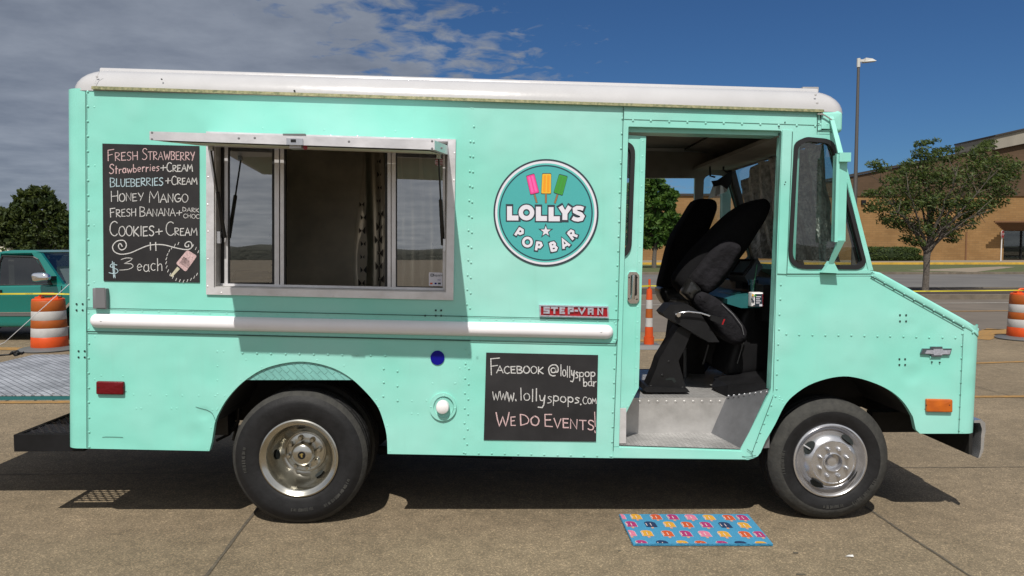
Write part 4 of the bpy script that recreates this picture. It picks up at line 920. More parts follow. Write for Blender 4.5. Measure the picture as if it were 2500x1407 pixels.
# ---------------------------------------------------------------- the mint step van
W = 2.05
T = thing('food_truck', 'mint green step van with white roof, raised serving hatch and chalk menu', 'food truck', (0.1, 1.0, 0))
ell = lambda cx, cy, rx, ry, n=56: [(cx + rx * math.cos(2 * math.pi * k / n), cy + ry * math.sin(2 * math.pi * k / n)) for k in range(n)]
ARCH_R = [(946, 1108.5), (944, 1063), (935, 1026), (924, 997), (908, 974), (886, 950), (861, 927), (836, 910), (808, 897), (771, 887), (730, 883), (683, 889), (639, 903), (602, 926), (574, 951), (549, 982), (530, 1016), (524, 1034), (517, 1079), (511, 1101.5)]
ARCH_F = [(2246, 1059), (2236, 1049), (2229, 1018), (2210, 987), (2186, 963), (2159, 946), (2128, 933), (2094, 923), (2060, 919), (2019, 925), (1974, 941), (1935, 968), (1914, 993), (1893, 1035), (1869, 1077), (1857, 1105), (1850, 1114), (1840, 1119), (1826, 1123)]
ARCH_R = smooth_loop(ARCH_R[:17], 3, False) + ARCH_R[17:]; ARCH_F = ARCH_F[:2] + smooth_loop(ARCH_F[2:15], 3, False) + ARCH_F[15:]
SIDE = [(190, 216), (2000, 271), (2030, 300), (2047, 331), (2131, 661), (2371, 795), (2358, 1059)] + ARCH_F + [(1500, 1119)] + ARCH_R + [(193, 1095)]
WIN_IN = [(524, 330), (1094, 348), (1089, 714), (524, 702)]
DOOR = rounded([(1534, 309), (1909, 319), (1882, 953), (1808, 1099), (1511, 1090), (1519, 800)], [3, 6, 6, 3, 3, 3], 3)
QW = rounded([(1969, 338), (2034, 343), (2112, 640), (2095, 654), (1926, 653), (1940, 352)], [8, 26, 30, 34, 42, 30], 7)
QW_IN = rounded([(1970, 345), (2029, 350), (2106, 640), (2092, 649), (1931, 648), (1946, 357)], [8, 22, 26, 28, 36, 24], 7)
RIV = BM()                                                       # rivets join the body mesh they sit on
def rivrow(bm, x0, y0, x1, y1, n, r=2.6, y=0.0, mi=0):
    for k in range(n):
        t = k / max(n - 1, 1); c = S(x0 + (x1 - x0) * t + random.uniform(-.6, .6), y0 + (y1 - y0) * t + random.uniform(-.6, .6), y); dome(bm, c, r * 4.45 / F, mi=mi)
bm = BM()
plate(bm, SIDE, [WIN_IN[::-1], DOOR[::-1], QW_IN[::-1]], 0.0, 0.035, 0, 1, 0)
# rear and front rounded corners
def corner(bm, top, bot, sx, r, seg=7, y=0.0, sgn=1):
    A, B = S(*top), S(*bot); pv = None
    for k in range(seg + 1):
        a = R(90) * k / seg; o = Vector((sx * r * math.sin(a), y + sgn * r * (1 - math.cos(a)), 0)); v = (bm.verts.new(A + o), bm.verts.new(B + o))
        if pv: face(bm, [pv[0], v[0], v[1], pv[1]])
        pv = v
RR, RF = 0.092, 0.08
corner(bm, (190, 216), (193, 1095), -1, RR); corner(bm, (2371, 795), (2358, 1059), 1, RF)
corner(bm, (190, 216), (193, 1095), -1, RR, y=W, sgn=-1); corner(bm, (2371, 795), (2358, 1059), 1, RF, y=W, sgn=-1)
# overlapping skins: corner post lip, belt band, door post, header, fender strip
SKINS = [[(209, 218), (1521, 262), (1512, 780), (211, 752)], [(210, 753), (1506, 783), (1503, 838), (212, 808)],
         [(212, 810), (1503, 840), (1496, 1100), (1130, 1098), (960, 1095), (948, 1030), (905, 962), (845, 905), (735, 872), (640, 890), (560, 952), (520, 1030), (505, 1090), (212, 1083)]]
plate(bm, SKINS[1], y0=-.003, y1=.001, ref=0)
plate(bm, [(1910, 318), (1935, 319), (1921, 669), (1897, 668)], y0=-.007, y1=.001, ref=0)
plate(bm, [(1523, 268), (1996, 283), (2000, 306), (1522, 291)], y0=-.004, y1=.001, ref=0)
plate(bm, [(1921, 655), (2124, 660), (2127, 668), (1920, 669)], y0=-.005, y1=.001, ref=0)
plate(bm, [(2039, 331), (2047, 331), (2131, 660), (2119, 660)], y0=-.005, y1=.001, ref=0)
plate(bm, [(1522, 291), (1534, 309), (1519, 800), (1511, 1090), (1497, 1090)], y0=-.004, y1=.001, ref=0)
plate(bm, [(1497, 1092), (1811, 1102), (1822, 1121), (1497, 1117)], y0=-.006, y1=.001, ref=0)
# rivets
for a in ((214, 224, 217, 1091, 25), (306, 760, 1500, 787, 30), (306, 808, 1500, 834, 30), (247, 962, 525, 967, 8), (531, 860, 531, 998, 5), (592, 862, 940, 868, 11), (937, 901, 936, 967, 3), (970, 906, 971, 978, 3),
          (1157, 309, 1141, 1085, 22), (1149, 345, 1132, 1105, 22), (1519, 290, 1493, 1114, 24), (1136, 1106, 1490, 1114, 12), (1923, 330, 1896, 950, 18), (1930, 660, 2118, 664, 9),
          (1920, 816, 2333, 825, 14), (2350, 815, 2342, 1052, 9), (2043, 340, 2126, 655, 17), (1893, 968, 1838, 1100, 7), (1560, 270, 1990, 283, 12), (1545, 294, 1990, 308, 11), (247, 220, 1500, 262, 0)):
    rivrow(bm, *a, y=-.004 if a[0] not in (247, 531) else 0)
for q in ((230, 262), (232, 404), (230, 550), (230, 690), (232, 822), (231, 926), (639, 897), (588, 927), (549, 967), (530, 1001), (515, 1044), (506, 1097), (918, 977), (926, 994), (945, 1040), (952, 1102), (333, 998), (345, 998), (419, 998), (431, 998), (518, 1001), (247, 917), (300, 919), (531, 858), (546, 858),
          (1123, 900), (1112, 937), (1006, 979), (1041, 979), (1006, 1011), (1020, 1012), (1056, 936), (1110, 937), (1135, 897), (1515, 393), (642, 314), (792, 317), (965, 321), (1150, 265), (1155, 265), (600, 878), (774, 880), (840, 893), (1903, 970), (1910, 977), (1912, 985), (1903, 975), (222, 757), (1507, 800), (1505, 826), (2350, 1055)):
    rivrow(bm, q[0], q[1], q[0], q[1], 1)
body_o = obj('side_panel', bm, ['mint', 'inner'], T, smooth=55)

bm = BM()                                                        # narrow gaps where the skins meet
for pts in ([(209, 224), (212, 1094)], [(211, 752), (1511, 781)], [(212, 810), (1503, 840), (1507, 830)], [(1522, 262), (1508, 800), (1497, 1100)], [(2127, 675), (2354, 802)], [(2352, 815), (2341, 1058)], [(1523, 268), (1522, 292)],
            [(1935, 322), (1921, 669)], [(1921, 669), (2127, 669)], [(1903, 330), (1888, 955)], [(1996, 270), (1996, 322)], [(1888, 965), (1836, 1105)], [(2000, 322), (2050, 323)]):
    wd = 3.0 if pts[0][0] in (212, 2127) and pts[0][1] > 600 else 1.7
    if pts[0] in ([(1903, 330)][0], [(2352, 815)][0], [(1888, 965)][0]): wd = 1.0
    stroke(bm, pts, wd, y=-.0085, sub=0)
for pts in ([(478, 994), (492, 998), (506, 1002), (518, 1010), (526, 1027)], [(250, 1068), (262, 1067), (300, 1068)]): stroke(bm, pts, 1.1, y=-.003)
for pts in ([(1824, 1097), (1833, 1104), (1838, 1113)], [(1812, 1115), (1828, 1116), (1845, 1112)]): stroke(bm, pts, 1.4, y=-.008)
obj('panel_gap', bm, 'seam', body_o, recalc=False)
bm = BM()
for cx_, cy_, s in ((194, 750, 7.5), (199, 865, 7.5), (2205, 777, 7.5), (2203, 884, 7)):
    for a in (-1, 1):
        for b in (-1, 1): c = S(cx_ + a * s, cy_ + b * s, -.003); disc(bm, (c.x, c.z), 2.1 * 4.45 / F, -.0045, -.0005, seg=10)
for cx_, cy_, s in ((1064, 758, 2.3), (1077, 758, 2.3), (1064, 771, 2.3), (1077, 771, 2.3), (1038, 771, 2.2), (2275, 884, 1.6), (2294, 885, 1.6), (395, 194, 1.6), (1916, 299, 1.4), (1902, 309, 1.4), (1917, 445, 1.4), (1915, 451, 1.4), (719, 222, 2)):
    c = S(cx_, cy_, -.003); disc(bm, (c.x, c.z), s * 4.45 / F, -.0085, -.0005, seg=10)
obj('bolt_hole', bm, 'hole', body_o)

# roof: rounded white cap, thin roof sheet with a lip, drip rail
ra, rb = S(177, 216), S(2057, 271); zl, zr = ra.z, rb.z; xa, xb = ra.x - .03, rb.x + .035
def rk(x, dz): return zl + (zr - zl) * (x - xa) / (xb - xa) + dz
def roof_ring(ins, insx, dz, cr=.10, n=6):
    out = []
    for (cx_, cy_, a0) in ((xb - insx, ins, -90), (xb - insx, W - ins, 0), (xa + insx, W - ins, 90), (xa + insx, ins, 180)):
        sx, sy = (-1 if cx_ > 0 else 1), (1 if cy_ < 1 else -1)
        for k in range(n + 1): a = R(a0 + 90 * k / n); x = cx_ + sx * cr + cr * math.cos(a); y = cy_ + sy * cr + cr * math.sin(a); out.append((x, y, rk(x, dz)))
    return out
bm = BM(); rings = []
H_, I_, IX = .150, .15, .165
for k in range(9):
    a = R(90) * k / 8; rings.append(roof_ring(-.004 + I_ * (1 - math.cos(a)), IX * (1 - math.cos(a)), -.01 + H_ * math.sin(a)))
rv = [[bm.verts.new(p) for p in r_] for r_ in rings]
for A, B in zip(rv, rv[1:]):
    for i in range(len(A)): face(bm, [A[i], A[(i + 1) % len(A)], B[(i + 1) % len(A)], B[i]])
face(bm, rv[-1]); roof_o = obj('roof', bm, 'white', T, smooth=40)
bm = BM(); e0, e1 = S(252, 168, .14), S(1990, 221, .14)
def rs(y, dz): return [(e0.x, y, rk(e0.x, dz)), (e1.x, y, rk(e1.x, dz))]
pf = [(.098, H_ - .030), (.101, H_ - .010), (.112, H_ - .001), (.20, H_ + .012), (W / 2, H_ + .03), (W - .2, H_ + .012), (W - .112, H_ - .001), (W - .101, H_ - .010), (W - .098, H_ - .03)]
vv = [[bm.verts.new(p) for p in rs(y, dz)] for y, dz in pf]
for A, B in zip(vv, vv[1:]): face(bm, [A[0], A[1], B[1], B[0]])
face(bm, [v[0] for v in vv]); face(bm, [v[1] for v in vv][::-1])
obj('roof_sheet', bm, 'white', roof_o, smooth=50, recalc=False)
bm = BM(); c = S(1975, 220, .3); box(bm, c.x - .06, c.x + .04, .25, .33, rk(c.x, H_ + .01), rk(c.x, H_ + .04)); c = S(1940, 212, .5); box(bm, c.x - .01, c.x + .01, .5, .53, rk(c.x, H_ + .02), rk(c.x, H_ + .07)); pieces('roof_marker_lamp', bm, 'alu_dull', roof_o)
bm = BM()
for p in ((238, 188), (234, 205), (1990, 232), (1994, 252)): c = S(*p, .01); dome(bm, (c.x, .004, c.z), .008)
stroke(bm, [(233, 208), (236, 190), (244, 174)], 1.3, y=-.006); obj('roof_rivets', bm, 'white', roof_o)
bm = BM(); A, B = S(228, 213), S(2008, 270)
hexa(bm, [(A.x, -.024, A.z - .017), (B.x, -.024, B.z - .014), (B.x, -.002, B.z - .012), (A.x, -.002, A.z - .015), (A.x, -.022, A.z + .001), (B.x, -.022, B.z + .001), (B.x, -.002, B.z + .006), (A.x, -.002, A.z + .006)])
obj('drip_rail', bm, 'rail_trim', T)
bm = BM(); tube(bm, [S(2004, 277, -.02), S(2016, 283, -.02), S(2031, 293, -.02)], .004, 6); tube(bm, [S(1996, 279, -.02), S(2008, 280, -.02)], .004, 6); obj('rail_wire', bm, 'alu_dull', T)
# forehead over the windscreen
bm = BM(); hb = smooth_loop([(1996, 272), (2048, 270), (2058, 276), (2057, 318), (2051, 324), (1996, 323)], 1)
lp = rounded(to_xz(hb, 0), .012, 3); pillow(bm, lp, -.006, W + .006, .02, 0, 3)
rivrow(bm, 2000, 300, 2000, 316, 2, y=-.006); rivrow(bm, 2003, 303, 2020, 304, 2, y=-.006); obj('brow', bm, 'mint', T, smooth=35)
# far side, rear wall, hood, nose
FX = S(1692, 600, W).x; FZ = S(1640, 436, W).z
bm = BM(); far_hole = [(FX - .80, FZ), (FX, FZ), (FX, .52), (FX - .12, .47), (FX - .80, .47)]
sx_ = to_xz(SIDE, 0)
prism(bm, [sx_, far_hole, to_xz(QW_IN[::-1], 0)], W - .035, W, 1, 0, 0)
a, b = S(190, 216), S(193, 1095)
hexa(bm, [(b.x - RR, RR, b.z), (b.x - RR + .03, RR, b.z), (b.x - RR + .03, W - RR, b.z), (b.x - RR, W - RR, b.z), (a.x - RR, RR, a.z), (a.x - RR + .03, RR, a.z), (a.x - RR + .03, W - RR, a.z), (a.x - RR, W - RR, a.z)])
obj('side_panel', bm, ['mint', 'inner'], T)
bm = BM(); lp = to_xz([(2128, 661), (2150, 666), (2398, 804), (2406, 812), (2404, 827), (2371, 811), (2128, 678)], 0)
lp = smooth_loop(lp, 1); lp = [q_ for i in range(len(lp)) for q_ in [tuple(Vector(lp[i]).lerp(Vector(lp[(i + 1) % len(lp)]), k / 6)) for k in range(6)]]
pillow(bm, lp, -.006, W + .006, .014, 0, 3); xq = S(2371, 800).x
for v in bm.verts:
    t_ = min(v.co.x - xq, RF)
    if t_ > 0:
        i_ = RF - math.sqrt(max(RF * RF - t_ * t_, 0)); v.co.y = max(v.co.y, i_ - .006) if v.co.y < W / 2 else min(v.co.y, W - i_ + .006)
rivrow(bm, 2135, 679, 2376, 811, 11, y=-.006); rivrow(bm, 2128, 664, 2130, 674, 2, y=-.006)
obj('hood', bm, 'mint', T, smooth=35)
bm = BM(); a, b = S(2371, 802), S(2358, 1059)
hexa(bm, [(b.x + RF - .03, RF, b.z), (b.x + RF, RF, b.z), (b.x + RF, W - RF, b.z), (b.x + RF - .03, W - RF, b.z), (a.x + RF - .03, RF, a.z), (a.x + RF, RF, a.z), (a.x + RF, W - RF, a.z), (a.x + RF - .03, W - RF, a.z)]); nose = obj('nose_panel', bm, 'mint', T)
bm = BM()
for k in range(9): z = b.z + .14 + k * .045; box(bm, b.x + RF + .003, b.x + RF + .02, .62, W - .62, z, z + .022)
obj('grille', bm, 'black', nose)
for yy in (.36, W - .36): bm = BM(); lathe(bm, [(.115, 0), (.115, .03), (.10, .035), (.06, .05), (.0, .055)], (b.x + RF, yy, b.z + .32), 28, axis='x'); obj('headlight', bm, 'chrome', nose, smooth=40)

# rub rail
bm = BM(); A, B = S(222, 783), S(1497, 811); n = 40; rr_ = .0435; prof = []
d = (B - A).normalized()
ax = [A + d * t for t in [rr_ * (1 - math.cos(R(90 * k / 6))) for k in range(7)]]; rad = [max(.004, rr_ * math.sin(R(90 * k / 6))) for k in range(7)]
ax2 = [B - (p - A).length * d for p in ax][::-1]; path = ax + ax2; rads = rad + rad[::-1]; pv = None
for p, r_ in zip(path, rads):
    ring = [bm.verts.new(p + Vector((0, -r_ * 1.0 * math.sin(R(a_)) , r_ * math.cos(R(a_))))) for a_ in range(0, 181, 15)]
    if pv:
        for i in range(len(ring) - 1): face(bm, [pv[i], pv[i + 1], ring[i + 1], ring[i]])
    pv = ring
obj('rub_rail', bm, 'rail_white', T, smooth=60)
bm = BM()
for px in (246, 1468): c = S(px, 783 + (px - 222) * .022, -.044); dome(bm, c, .006)
obj('rail_screws', bm, 'alu', T)

# lamps, box, reflector, filler, badge, emblem
def lens(name, x0, y0, x1, y1, m_, t=.02):
    bm = BM(); lp = rounded(to_xz([(x0, y0), (x1, y0 + .02 * (x1 - x0)), (x1, y1 + .02 * (x1 - x0)), (x0, y1)], 0), .010, 4); pillow(bm, lp, -t, .004, .008, 0, 3); o = obj(name, bm, m_, T, smooth=50)
    bm = BM()
    for xx in (x0 + 3.5, x1 - 3.5): c = S(xx, (y0 + y1) / 2 + .01 * (x1 - x0), -t); dome(bm, c, .004)
    obj('lens_screws', bm, 'black', o)
lens('side_marker_lamp', 238, 930, 305, 962, 'red_lens'); lens('side_marker_lamp', 2258, 973, 2322, 1005, 'amber_lens')
bm = BM(); lp = rounded(to_xz([(233, 703), (266, 704), (267, 754), (234, 753)], 0), .004, 2); pillow(bm, lp, -.035, 0, .004, 0, 2); gb = obj('outlet_box', bm, 'grey_box', T, smooth=40)
bm = BM(); a_ = S(233, 703, -.037); b_ = S(257, 752, -.037); box(bm, a_.x, b_.x, -.038, -.0345, b_.z, a_.z); obj('box_lid', bm, 'grey_box', gb)
bm = BM(); plate(bm, ell(1068, 874, 17, 17.5), y0=-.006, y1=.0); obj('blue_disc', bm, 'blue_lens', T)
bm = BM(); plate(bm, ell(1081, 994, 33, 34), [ell(1083, 994, 25, 26)[::-1]], -.012, .0)
for p in ((1083, 966), (1052, 994), (1111, 997), (1081, 1026)): dome(bm, S(*p, -.012), .007)
c = S(1082, 995); lathe(bm, [(.061, -.004), (.055, .0), (.0, .002)], (c.x, -.003, c.z), 32); fl = obj('fuel_filler', bm, 'mint', T, smooth=35)
bm = BM(); c = S(1081, 993, -.01); lathe(bm, [(.040, .0), (.040, -.03), (.036, -.042), (.02, -.05), (.004, -.051)], (c.x, -.004, c.z), 32); obj('fuel_cap', bm, 'white_cap', fl, smooth=40)
bm = BM(); bq = [(1316, 744), (1484, 748), (1485, 776), (1317, 772)]
prism(bm, [to_xz(bq, 0), to_xz([(1320, 747), (1481, 751), (1482, 773), (1320, 769)], 0)[::-1]], -.022, .0); bd = obj('nameplate', bm, 'badge_silver', T)
bm = BM(); plate(bm, [(1320, 747), (1481, 751), (1482, 773), (1320, 769)], y0=-.015, y1=-.001, ref=0); obj('plate_field', bm, 'badge_red', bd)
bm = BM()
for ch, a0, a1, bl in (('S', 1328, 1341, 765), ('T', 1346, 1361, 765.3), ('E', 1367, 1378, 765.8), ('P', 1387, 1400, 766.3), ('-', 1404, 1410, 766), ('V', 1413, 1428, 767), ('A', 1436, 1448, 767.3), ('N', 1459, 1472, 768)):
    gl = {'S': [[(1, .92), (.1, .92), (.1, .5), (.9, .5), (.9, .08), (0, .08)]], 'T': [[(0, .92), (1, .92)], [(.5, .95), (.5, 0)]], 'E': [[(1, .92), (.12, .92), (.12, .08), (1, .08)], [(.12, .5), (.85, .5)]], 'P': [[(.12, 0), (.12, .92), (.88, .92), (.88, .45), (.12, .45)]],
          '-': [[(0, .5), (1, .5)]], 'V': [[(0, 1), (.5, .06), (1, 1)]], 'A': [[(.1, 0), (.1, .9), (.9, .9), (.9, 0)], [(.1, .42), (.9, .42)]], 'N': [[(.1, 0), (.1, 1), (.9, .05), (.9, 1)]]}[ch]
    for s in gl: stroke(bm, [(a0 + u_ * (a1 - a0), bl - v_ * 14.5 + (u_ - .5) * .3) for u_, v_ in s], 4.6, y=-.024, sub=0)
obj('nameplate_letters', bm, 'badge_silver', bd, recalc=False)
EM = [(625, 548), (707, 548), (707, 562), (775, 562), (762, 608), (700, 608), (700, 620), (628, 620), (628, 605), (553, 600), (568, 562), (625, 562)]
bm = BM(); plate(bm, [(2060 + x * .341, 660 + y * .341) for x, y in EM], y0=-.014, y1=0); em = obj('nose_emblem', bm, 'emblem', T)
bm = BM(); ec = (664, 584); plate(bm, [(2060 + (ec[0] + (x - ec[0]) * .83) * .341, 660 + (ec[1] + (y - ec[1]) * .62) * .341) for x, y in EM], y0=-.0165, y1=-.01, ref=0); obj('emblem_field', bm, 'badge_silver', em)
bm = BM(); plate(bm, [(2270, 870), (2281, 868), (2280, 873), (2271, 876)], y0=-.006, y1=0); obj('emblem_tab', bm, 'mint', em)

# round logo
LC = (1333, 519.7); lg = None
for i, (k, m_) in enumerate(((1.0, 'logo_dark'), (.966, 'logo_white'), (.924, 'logo_mint'), (.893, 'logo_navy'), (.866, 'logo_teal'))):
    bm = BM(); plate(bm, ell(LC[0] - .5 * i * .3, LC[1] + .6 * i * .3, 128.3 * k, 131 * k, 96), y0=-.0042 - .0004 * i, y1=-.001, ref=0); o = obj('logo_sign' if i == 0 else 'logo_ring', bm, m_, T if i == 0 else lg)
    if i == 0: lg = o
lp5 = lambda pts: [(1140 + x * .2417, 360 + y * .2417) for x, y in pts]
def bar(name, pts, out, mi1, mi2, inn):
    bm = BM(); plate(bm, rounded(lp5(pts), 3.2, 4), y0=-.0064, y1=-.0055, ref=0, mi=0); c = (sum(p[0] for p in pts) / 4, sum(p[1] for p in pts) / 4)
    sh = lambda kx: [(c[0] + (x - c[0]) * kx, c[1] + (y - c[1]) * kx) for x, y in pts]
    plate(bm, rounded(lp5(sh(.93)), 2.9, 4), y0=-.0068, y1=-.006, ref=0, mi=1)
    a, b, c_, d_ = [Vector(p) for p in sh(.80)]
    for t0, t1 in ((.10, .42), (.58, .90)):
        q = [a.lerp(b, t0), a.lerp(b, t1), d_.lerp(c_, t1), d_.lerp(c_, t0)]; plate(bm, rounded(lp5([tuple(v) for v in q]), 1.5, 3), y0=-.0071, y1=-.0065, ref=0, mi=2)
    s0, s1 = inn; stroke(bm, lp5([s0, s1]), 5.0, 0, y=-.0056, sub=0); stroke(bm, lp5([s0, s1]), 3.8, 3, y=-.0064, sub=0)
    obj(name, bm, ['logo_dark', mi1, mi2, 'stick'], lg, recalc=False)
bar('logo_popsicle', [(595, 288), (680, 262), (732, 462), (640, 484)], 0, 'pop_pink', 'pop_pink2', ((683, 480), (704, 556)))
bar('logo_popsicle', [(758, 262), (852, 262), (850, 475), (747, 474)], 0, 'pop_yel', 'pop_yel2', ((798, 474), (797, 558)))
bar('logo_popsicle', [(930, 268), (1018, 292), (965, 492), (872, 462)], 0, 'pop_grn', 'pop_grn2', ((913, 482), (889, 560)))
LET = [([(430, 596), (430, 714), (520, 714)], 50), (arc(601, 659, 57, 57, 0, 360, 24)[:-1], 44), ([(722, 600), (722, 719), (808, 719)], 50), ([(850, 604), (850, 722), (938, 722)], 50), ([(944, 596), (990, 672), (1040, 598)], 46), ([(990, 660), (989, 734)], 50),
       ([(1176, 622), (1145, 612), (1112, 611), (1088, 624), (1090, 648), (1118, 663), (1150, 675), (1168, 697), (1156, 723), (1122, 731), (1090, 726), (1066, 712)], 40)]
BOLD = {'P': ([[(0, 0), (0, 1)], [(0, .9), (.38, .9), (.52, .66), (.36, .42), (0, .42)]], .5), 'B': ([[(0, 0), (0, .98)], [(0, .92), (.38, .92), (.48, .74), (.36, .53), (0, .52)], [(0, .5), (.42, .5), (.56, .28), (.42, .08), (0, .08)]], .52), 'A': ([[(0, 0), (.36, .98), (.74, 0)], [(.15, .26), (.6, .26)]], .74), 'R': ([[(0, 0), (0, .98)], [(0, .92), (.40, .92), (.52, .70), (.38, .47), (0, .46)], [(.28, .45), (.58, 0)]], .56), 'O': ([arc(.45, .5, .42, .42, 0, 360, 18)[:-1]], .9)}
for ch, cx_, cy_, an, hh in (('P', 532, 862, 33, 92), ('O', 611, 957, 0, 100), ('P', 727, 1000, 9, 90), ('B', 873, 1003, -13, 92), ('A', 987, 968, -27, 92), ('R', 1066, 880, -38, 92)):
    st_, gw = BOLD[ch]; ca, sa = math.cos(R(an)), math.sin(R(an))
    for s in st_: LET.append(([(cx_ + ((u_ - gw / 2) * hh) * ca + ((v_ - .5) * hh) * sa, cy_ + ((u_ - gw / 2) * hh) * sa - ((v_ - .5) * hh) * ca) for u_, v_ in s], 25))
bm = BM(); ZSTEP[0] = 0
for pts, w in LET:
    cl = len(pts) in (18, 24); ZSTEP[0] += 1; yy = -.0066 - .00006 * ZSTEP[0]
    ribbon(bm, lp5(pts), (w + (26 if w > 30 else 20)) * .2417, lambda a, b, yy=yy: S(a, b, yy), 0, closed=cl)
    ribbon(bm, lp5(pts), w * .2417, lambda a, b, yy=yy: S(a, b, yy - .0014), 1, caps=False, closed=cl)
for r_, m_, yy in ((80, 0, -.0064), (54, 1, -.0072)):
    plate(bm, lp5([(795 + (r_ if k % 2 == 0 else r_ * .40) * math.sin(R(36 * k)), 848 - (r_ if k % 2 == 0 else r_ * .40) * math.cos(R(36 * k))) for k in range(10)]), y0=yy, y1=yy + .0008, ref=0, mi=m_)
obj('logo_lettering', bm, ['logo_dark', 'logo_white'], lg, recalc=False)

# chalk boards
bm = BM(); plate(bm, [(251, 351), (487, 357), (488, 690), (254, 686)], y0=-.0055, y1=-.0005, ref=0); mb = obj('menu_board', bm, 'board', T)
bm = BM(); P_, B_, C_ = 1, 2, 3
write(bm, 'FRESH', 263, 393, 336, 390, 20, mi=1, first=1.38); write(bm, 'STRAWBERRY', 347, 391, 475, 391, 20, mi=1, first=1.4)
obj('writing_line', bm, ['chalk', 'chalk_pink', 'chalk_blue', 'chalk_cream'], mb, recalc=False); bm = BM()
write(bm, 'Strawberries', 267, 425, 389, 417, 19, mi=1, first=1.2, jit=.05); write(bm, '+', 391, 420, 406, 419, 22); write(bm, 'CREAM', 407, 419, 470, 419, 16, first=1.35)
obj('writing_line', bm, ['chalk', 'chalk_pink', 'chalk_blue', 'chalk_cream'], mb, recalc=False); bm = BM()
write(bm, 'BLUEBERRIES', 269, 457, 398, 453, 19, mi=2, first=1.15); write(bm, '+', 403, 452, 417, 452, 22); write(bm, 'CREAM', 419, 451, 481, 450, 16, first=1.3)
obj('writing_line', bm, ['chalk', 'chalk_pink', 'chalk_blue', 'chalk_cream'], mb, recalc=False); bm = BM()
write(bm, 'HONEY', 271, 493, 350, 490, 19, first=1.35); write(bm, 'MANGO', 364, 494, 459, 494, 20, first=1.35)
obj('writing_line', bm, ['chalk', 'chalk_pink', 'chalk_blue', 'chalk_cream'], mb, recalc=False); bm = BM()
write(bm, 'FRESH', 269, 530, 332, 528, 18, first=1.2); write(bm, 'BANANA', 341, 528, 428, 528, 18, first=1.3); write(bm, '+', 430, 529, 445, 528, 18); write(bm, 'DARK', 446, 516, 486, 519, 10, w=1.5); write(bm, 'CHOC', 448, 532, 487, 534, 10, w=1.5)
obj('writing_line', bm, ['chalk', 'chalk_pink', 'chalk_blue', 'chalk_cream'], mb, recalc=False); bm = BM()
write(bm, 'COOKIES', 268, 576, 376, 577, 24, w=2.7, first=1.45); write(bm, '+', 379, 576, 397, 574, 22, w=2.6); write(bm, 'CREAM', 405, 575, 481, 575, 18, w=2.6, first=1.85)
obj('writing_line', bm, ['chalk', 'chalk_pink', 'chalk_blue', 'chalk_cream'], mb, recalc=False); bm = BM()
c5 = lambda pts: [(240 + x * .1421, 500 + y * .1421) for x, y in pts]
stroke(bm, c5([(412, 718), (380, 670), (350, 690), (352, 740), (400, 778), (460, 750), (482, 690), (450, 625), (380, 612), (300, 640), (245, 720), (270, 800), (350, 845), (440, 850), (560, 825), (700, 765), (850, 705), (1000, 685), (1150, 695), (1320, 740), (1500, 772), (1590, 750), (1610, 690), (1580, 640), (1530, 640), (1490, 680), (1500, 720), (1550, 720), (1550, 690)]), 2.5)
for s in ([(893, 650), (897, 780)], [(985, 648), (990, 788)]): stroke(bm, c5(s), 2.6, sub=0)
obj('writing_line', bm, ['chalk', 'chalk_pink', 'chalk_blue', 'chalk_cream'], mb, recalc=False); bm = BM()
write(bm, '$', 266, 671, 289, 671, 32, w=2.0, mi=2); write(bm, '3', 291, 661, 325, 661, 30); write(bm, 'each', 334, 663, 397, 661, 30, jit=.02)
obj('writing_line', bm, ['chalk', 'chalk_pink', 'chalk_blue', 'chalk_cream'], mb, recalc=False); bm = BM()
rn = random.Random(4)
for k in range(26):                                              # little rays round the drawn popsicle
    a = R(40 + k * 12.5); cx_, cy_ = 1465 + 300 * math.cos(a) * 1.0, 985 + 330 * math.sin(a)
    if cx_ > 1725 or (cy_ < 800 and 1430 < cx_ < 1600): continue
    L = 26; stroke(bm, c5([(cx_ - L * .35, cy_ + L * .8), (cx_ + L * .35, cy_ - L * .8)]), 1.7, sub=0)
obj('drawn_rays', bm, ['chalk', 'chalk_pink', 'chalk_blue', 'chalk_cream'], mb, recalc=False)
bm = BM(); plate(bm, rounded(c5([(1535, 775), (1705, 880), (1510, 1155), (1340, 1010)]), 5, 4), y0=-.0066, y1=-.0056, ref=0, mi=0); plate(bm, c5([(1365, 1065), (1408, 1105), (1280, 1240), (1240, 1225)]), y0=-.0064, y1=-.0056, ref=0, mi=1)
for k in range(9): t_ = k / 8; stroke(bm, c5([(1470 + 90 * t_, 900 + 55 * t_ + rn.uniform(-8, 8)), (1420 + 160 * t_ - 20, 1010 + 95 * t_)]), .8, 2, y=-.0068, sub=0)
obj('popsicle_drawing', bm, ['chalk_pink', 'chalk_cream', 'board'], mb, recalc=False)
bm = BM(); plate(bm, [(1187, 861), (1460, 867), (1455, 1078), (1181, 1074)], y0=-.0055, y1=-.0005, ref=0); ib = obj('contact_board', bm, 'board', T)
bm = BM()
write(bm, 'F', 1198, 914, 1220, 914, 42, w=2.7); write(bm, 'ACEBOOK', 1212, 911, 1327, 913, 17, w=2.7); write(bm, '@', 1337, 920, 1365, 920, 30, w=2.6); write(bm, 'lollys', 1368, 918, 1412, 923, 27, w=2.6); write(bm, 'pop', 1414, 921, 1453, 920, 20, w=2.4); write(bm, 'bar', 1424, 944, 1456, 943, 20, w=2.6)
obj('writing_line', bm, ['chalk', 'chalk_pink'], ib, recalc=False); bm = BM()
write(bm, 'www.', 1202, 979, 1262, 979, 38, w=2.6, gap=.05); write(bm, 'lollys', 1269, 977, 1348, 984, 30, w=2.7); write(bm, 'pops', 1350, 981, 1415, 985, 24, w=2.6); write(bm, '.', 1415, 988, 1421, 988, 12, w=3.5); write(bm, 'COM', 1423, 986, 1456, 986, 13, w=2.4, first=1.3)
obj('writing_line', bm, ['chalk', 'chalk_pink'], ib, recalc=False); bm = BM()
